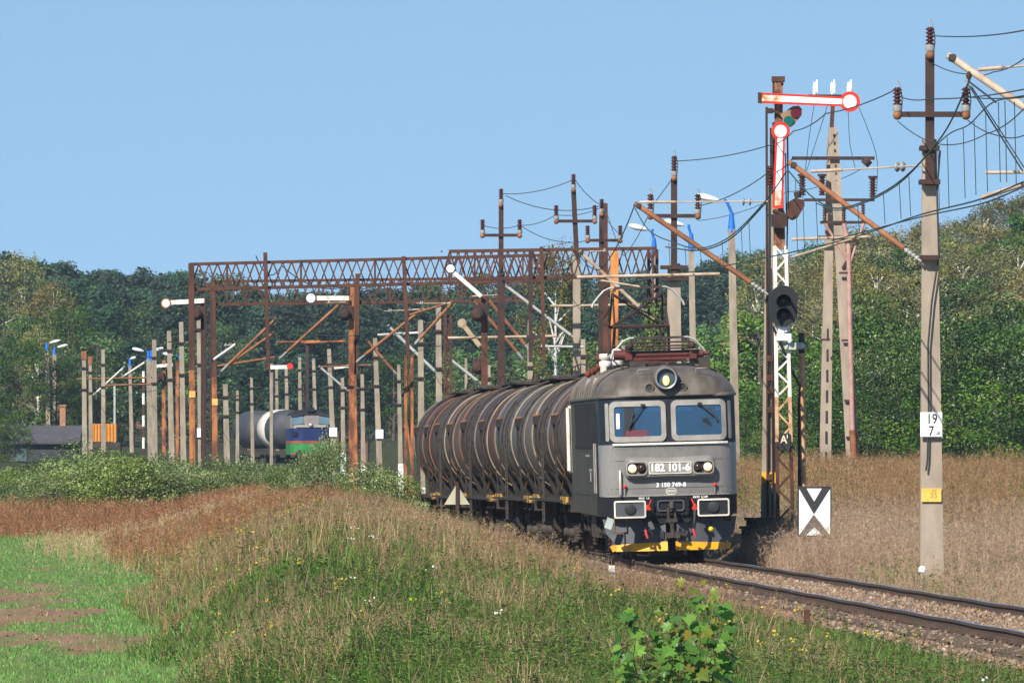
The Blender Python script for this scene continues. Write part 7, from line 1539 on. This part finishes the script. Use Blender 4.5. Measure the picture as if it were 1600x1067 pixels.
# maple sapling in the foreground
D0 = 61.5; bx_ = at_px(1052, D0); zb_ = gz(bx_, D0); sap = thing('maple_sapling', 'young maple sapling with broad green leaves and yellowing tips in the foreground', 'sapling', (bx_, D0, zb_))
rng = np.random.default_rng(55); stems = MB(); lv = {'green': [], 'tip': []}
def maple_leaf(c, n, up, size, key):
    """five-lobed leaf with its own stalk, folded slightly along the midrib"""
    n = n.normalized(); s = n.cross(up).normalized(); u = s.cross(n).normalized(); o = [(0, -0.42, 0), (0.30, -0.46, .03), (0.26, -0.25, .02), (0.56, -0.18, .08), (0.40, 0.02, .04), (0.52, 0.28, .09), (0.24, 0.22, .03), (0, 0.60, -0.05), (-0.24, 0.22, .03), (-0.52, 0.28, .09), (-0.40, 0.02, .04), (-0.56, -0.18, .08), (-0.26, -0.25, .02), (-0.30, -0.46, .03)]
    lv[key].append(([c + (s * a + u * b + n * d * 1.4) * size for a, b, d in o], c))
for (xt, yt, xb, yb_) in ((1098, 906, 1075, 1075), (1000, 937, 1012, 1080), (985, 995, 1005, 1080), (1060, 950, 1062, 1085), (1118, 930, 1098, 1080), (1030, 985, 1040, 1085), (1080, 985, 1082, 1085), (1128, 985, 1110, 1085), (968, 1030, 990, 1085), (1050, 1010, 1048, 1085), (1105, 1015, 1100, 1085)):
    dd = D0 + rng.uniform(-0.35, 0.35); a = P(xb, yb_, dd); b = P(xt, yt, dd); m_ = a.lerp(b, 0.5) + Vector((rng.uniform(-.02, .02), rng.uniform(-.05, .05), 0)); stems.tube([a, m_, b], 0.006, 5, r2=0.003)
    L = (b - a).length; nn = int(L / 0.055)
    for i in range(nn):
        t = 0.12 + 0.88 * i / nn; c0 = a.lerp(b, t)
        for k in range(2):
            an = rng.uniform(0, 6.28); out = Vector((math.cos(an), math.sin(an) * 0.8 - 0.25, 0.25)); c = c0 + out * rng.uniform(0.05, 0.12); stems.tube([c0, c], 0.0018, 4, caps=False)
            maple_leaf(c + out * 0.03, Vector((rng.normal() * .5 + out.x * .5, -0.55 + rng.normal() * .4, 0.75)), out + Vector((0, 0, -0.25)), rng.uniform(0.075, 0.125) * (1.0 if t < 0.85 else 0.65), 'tip' if t > 0.86 or rng.random() < 0.12 else 'green')
def leaf_group(name, key, cols):
    me = bpy.data.meshes.new(name); v = []; f = []; cl = []
    for pts, c in lv[key]:
        o = len(v); v += [tuple(p - Vector((bx_, D0, zb_))) for p in pts]; v.append(tuple(c - Vector((bx_, D0, zb_)))); n = len(pts); f += [(o + n, o + k, o + (k + 1) % n) for k in range(n)]
        cc = np.array(cols[rng.integers(0, len(cols))]) * rng.uniform(0.75, 1.25); cl += [cc] * (n + 1)
    return fast_obj(name, fast_mesh(name, np.array(v), None, np.array(f), np.array(cl), [M['leaf_near']]), sap)
M['leaf_near'] = leafmat('maple_leaves', 0.4, 0.4, 0.4)
leaf_group('leaves', 'green', [(0.08, 0.20, 0.03), (0.12, 0.26, 0.04), (0.06, 0.15, 0.028), (0.17, 0.32, 0.05)]); leaf_group('yellow_tips', 'tip', [(0.24, 0.25, 0.03), (0.20, 0.17, 0.03), (0.16, 0.22, 0.03)])
stems.build('stems', mat('green_brown_stem', (0.17, 0.14, 0.06), (0.12, 0.10, 0.05), 20), sap)

# ------------------------------------------------------------------ air
def haze_box():
    m, n, l, b = newmat('pale_air'); n.remove(b); pv = n.new('ShaderNodeVolumePrincipled'); pv.inputs['Color'].default_value = (0.72, 0.86, 1.0, 1); pv.inputs['Density'].default_value = HAZE; pv.inputs['Anisotropy'].default_value = 0.2
    l.new(pv.outputs[0], n['Material Output'].inputs['Volume'])
    o = MB().box((0, 640, 30), (1300, 1700, 120)).build('haze', m); tag(o, 'thin bluish air over the whole place', kind='stuff'); return o
HAZE = 0.00010
haze_box()
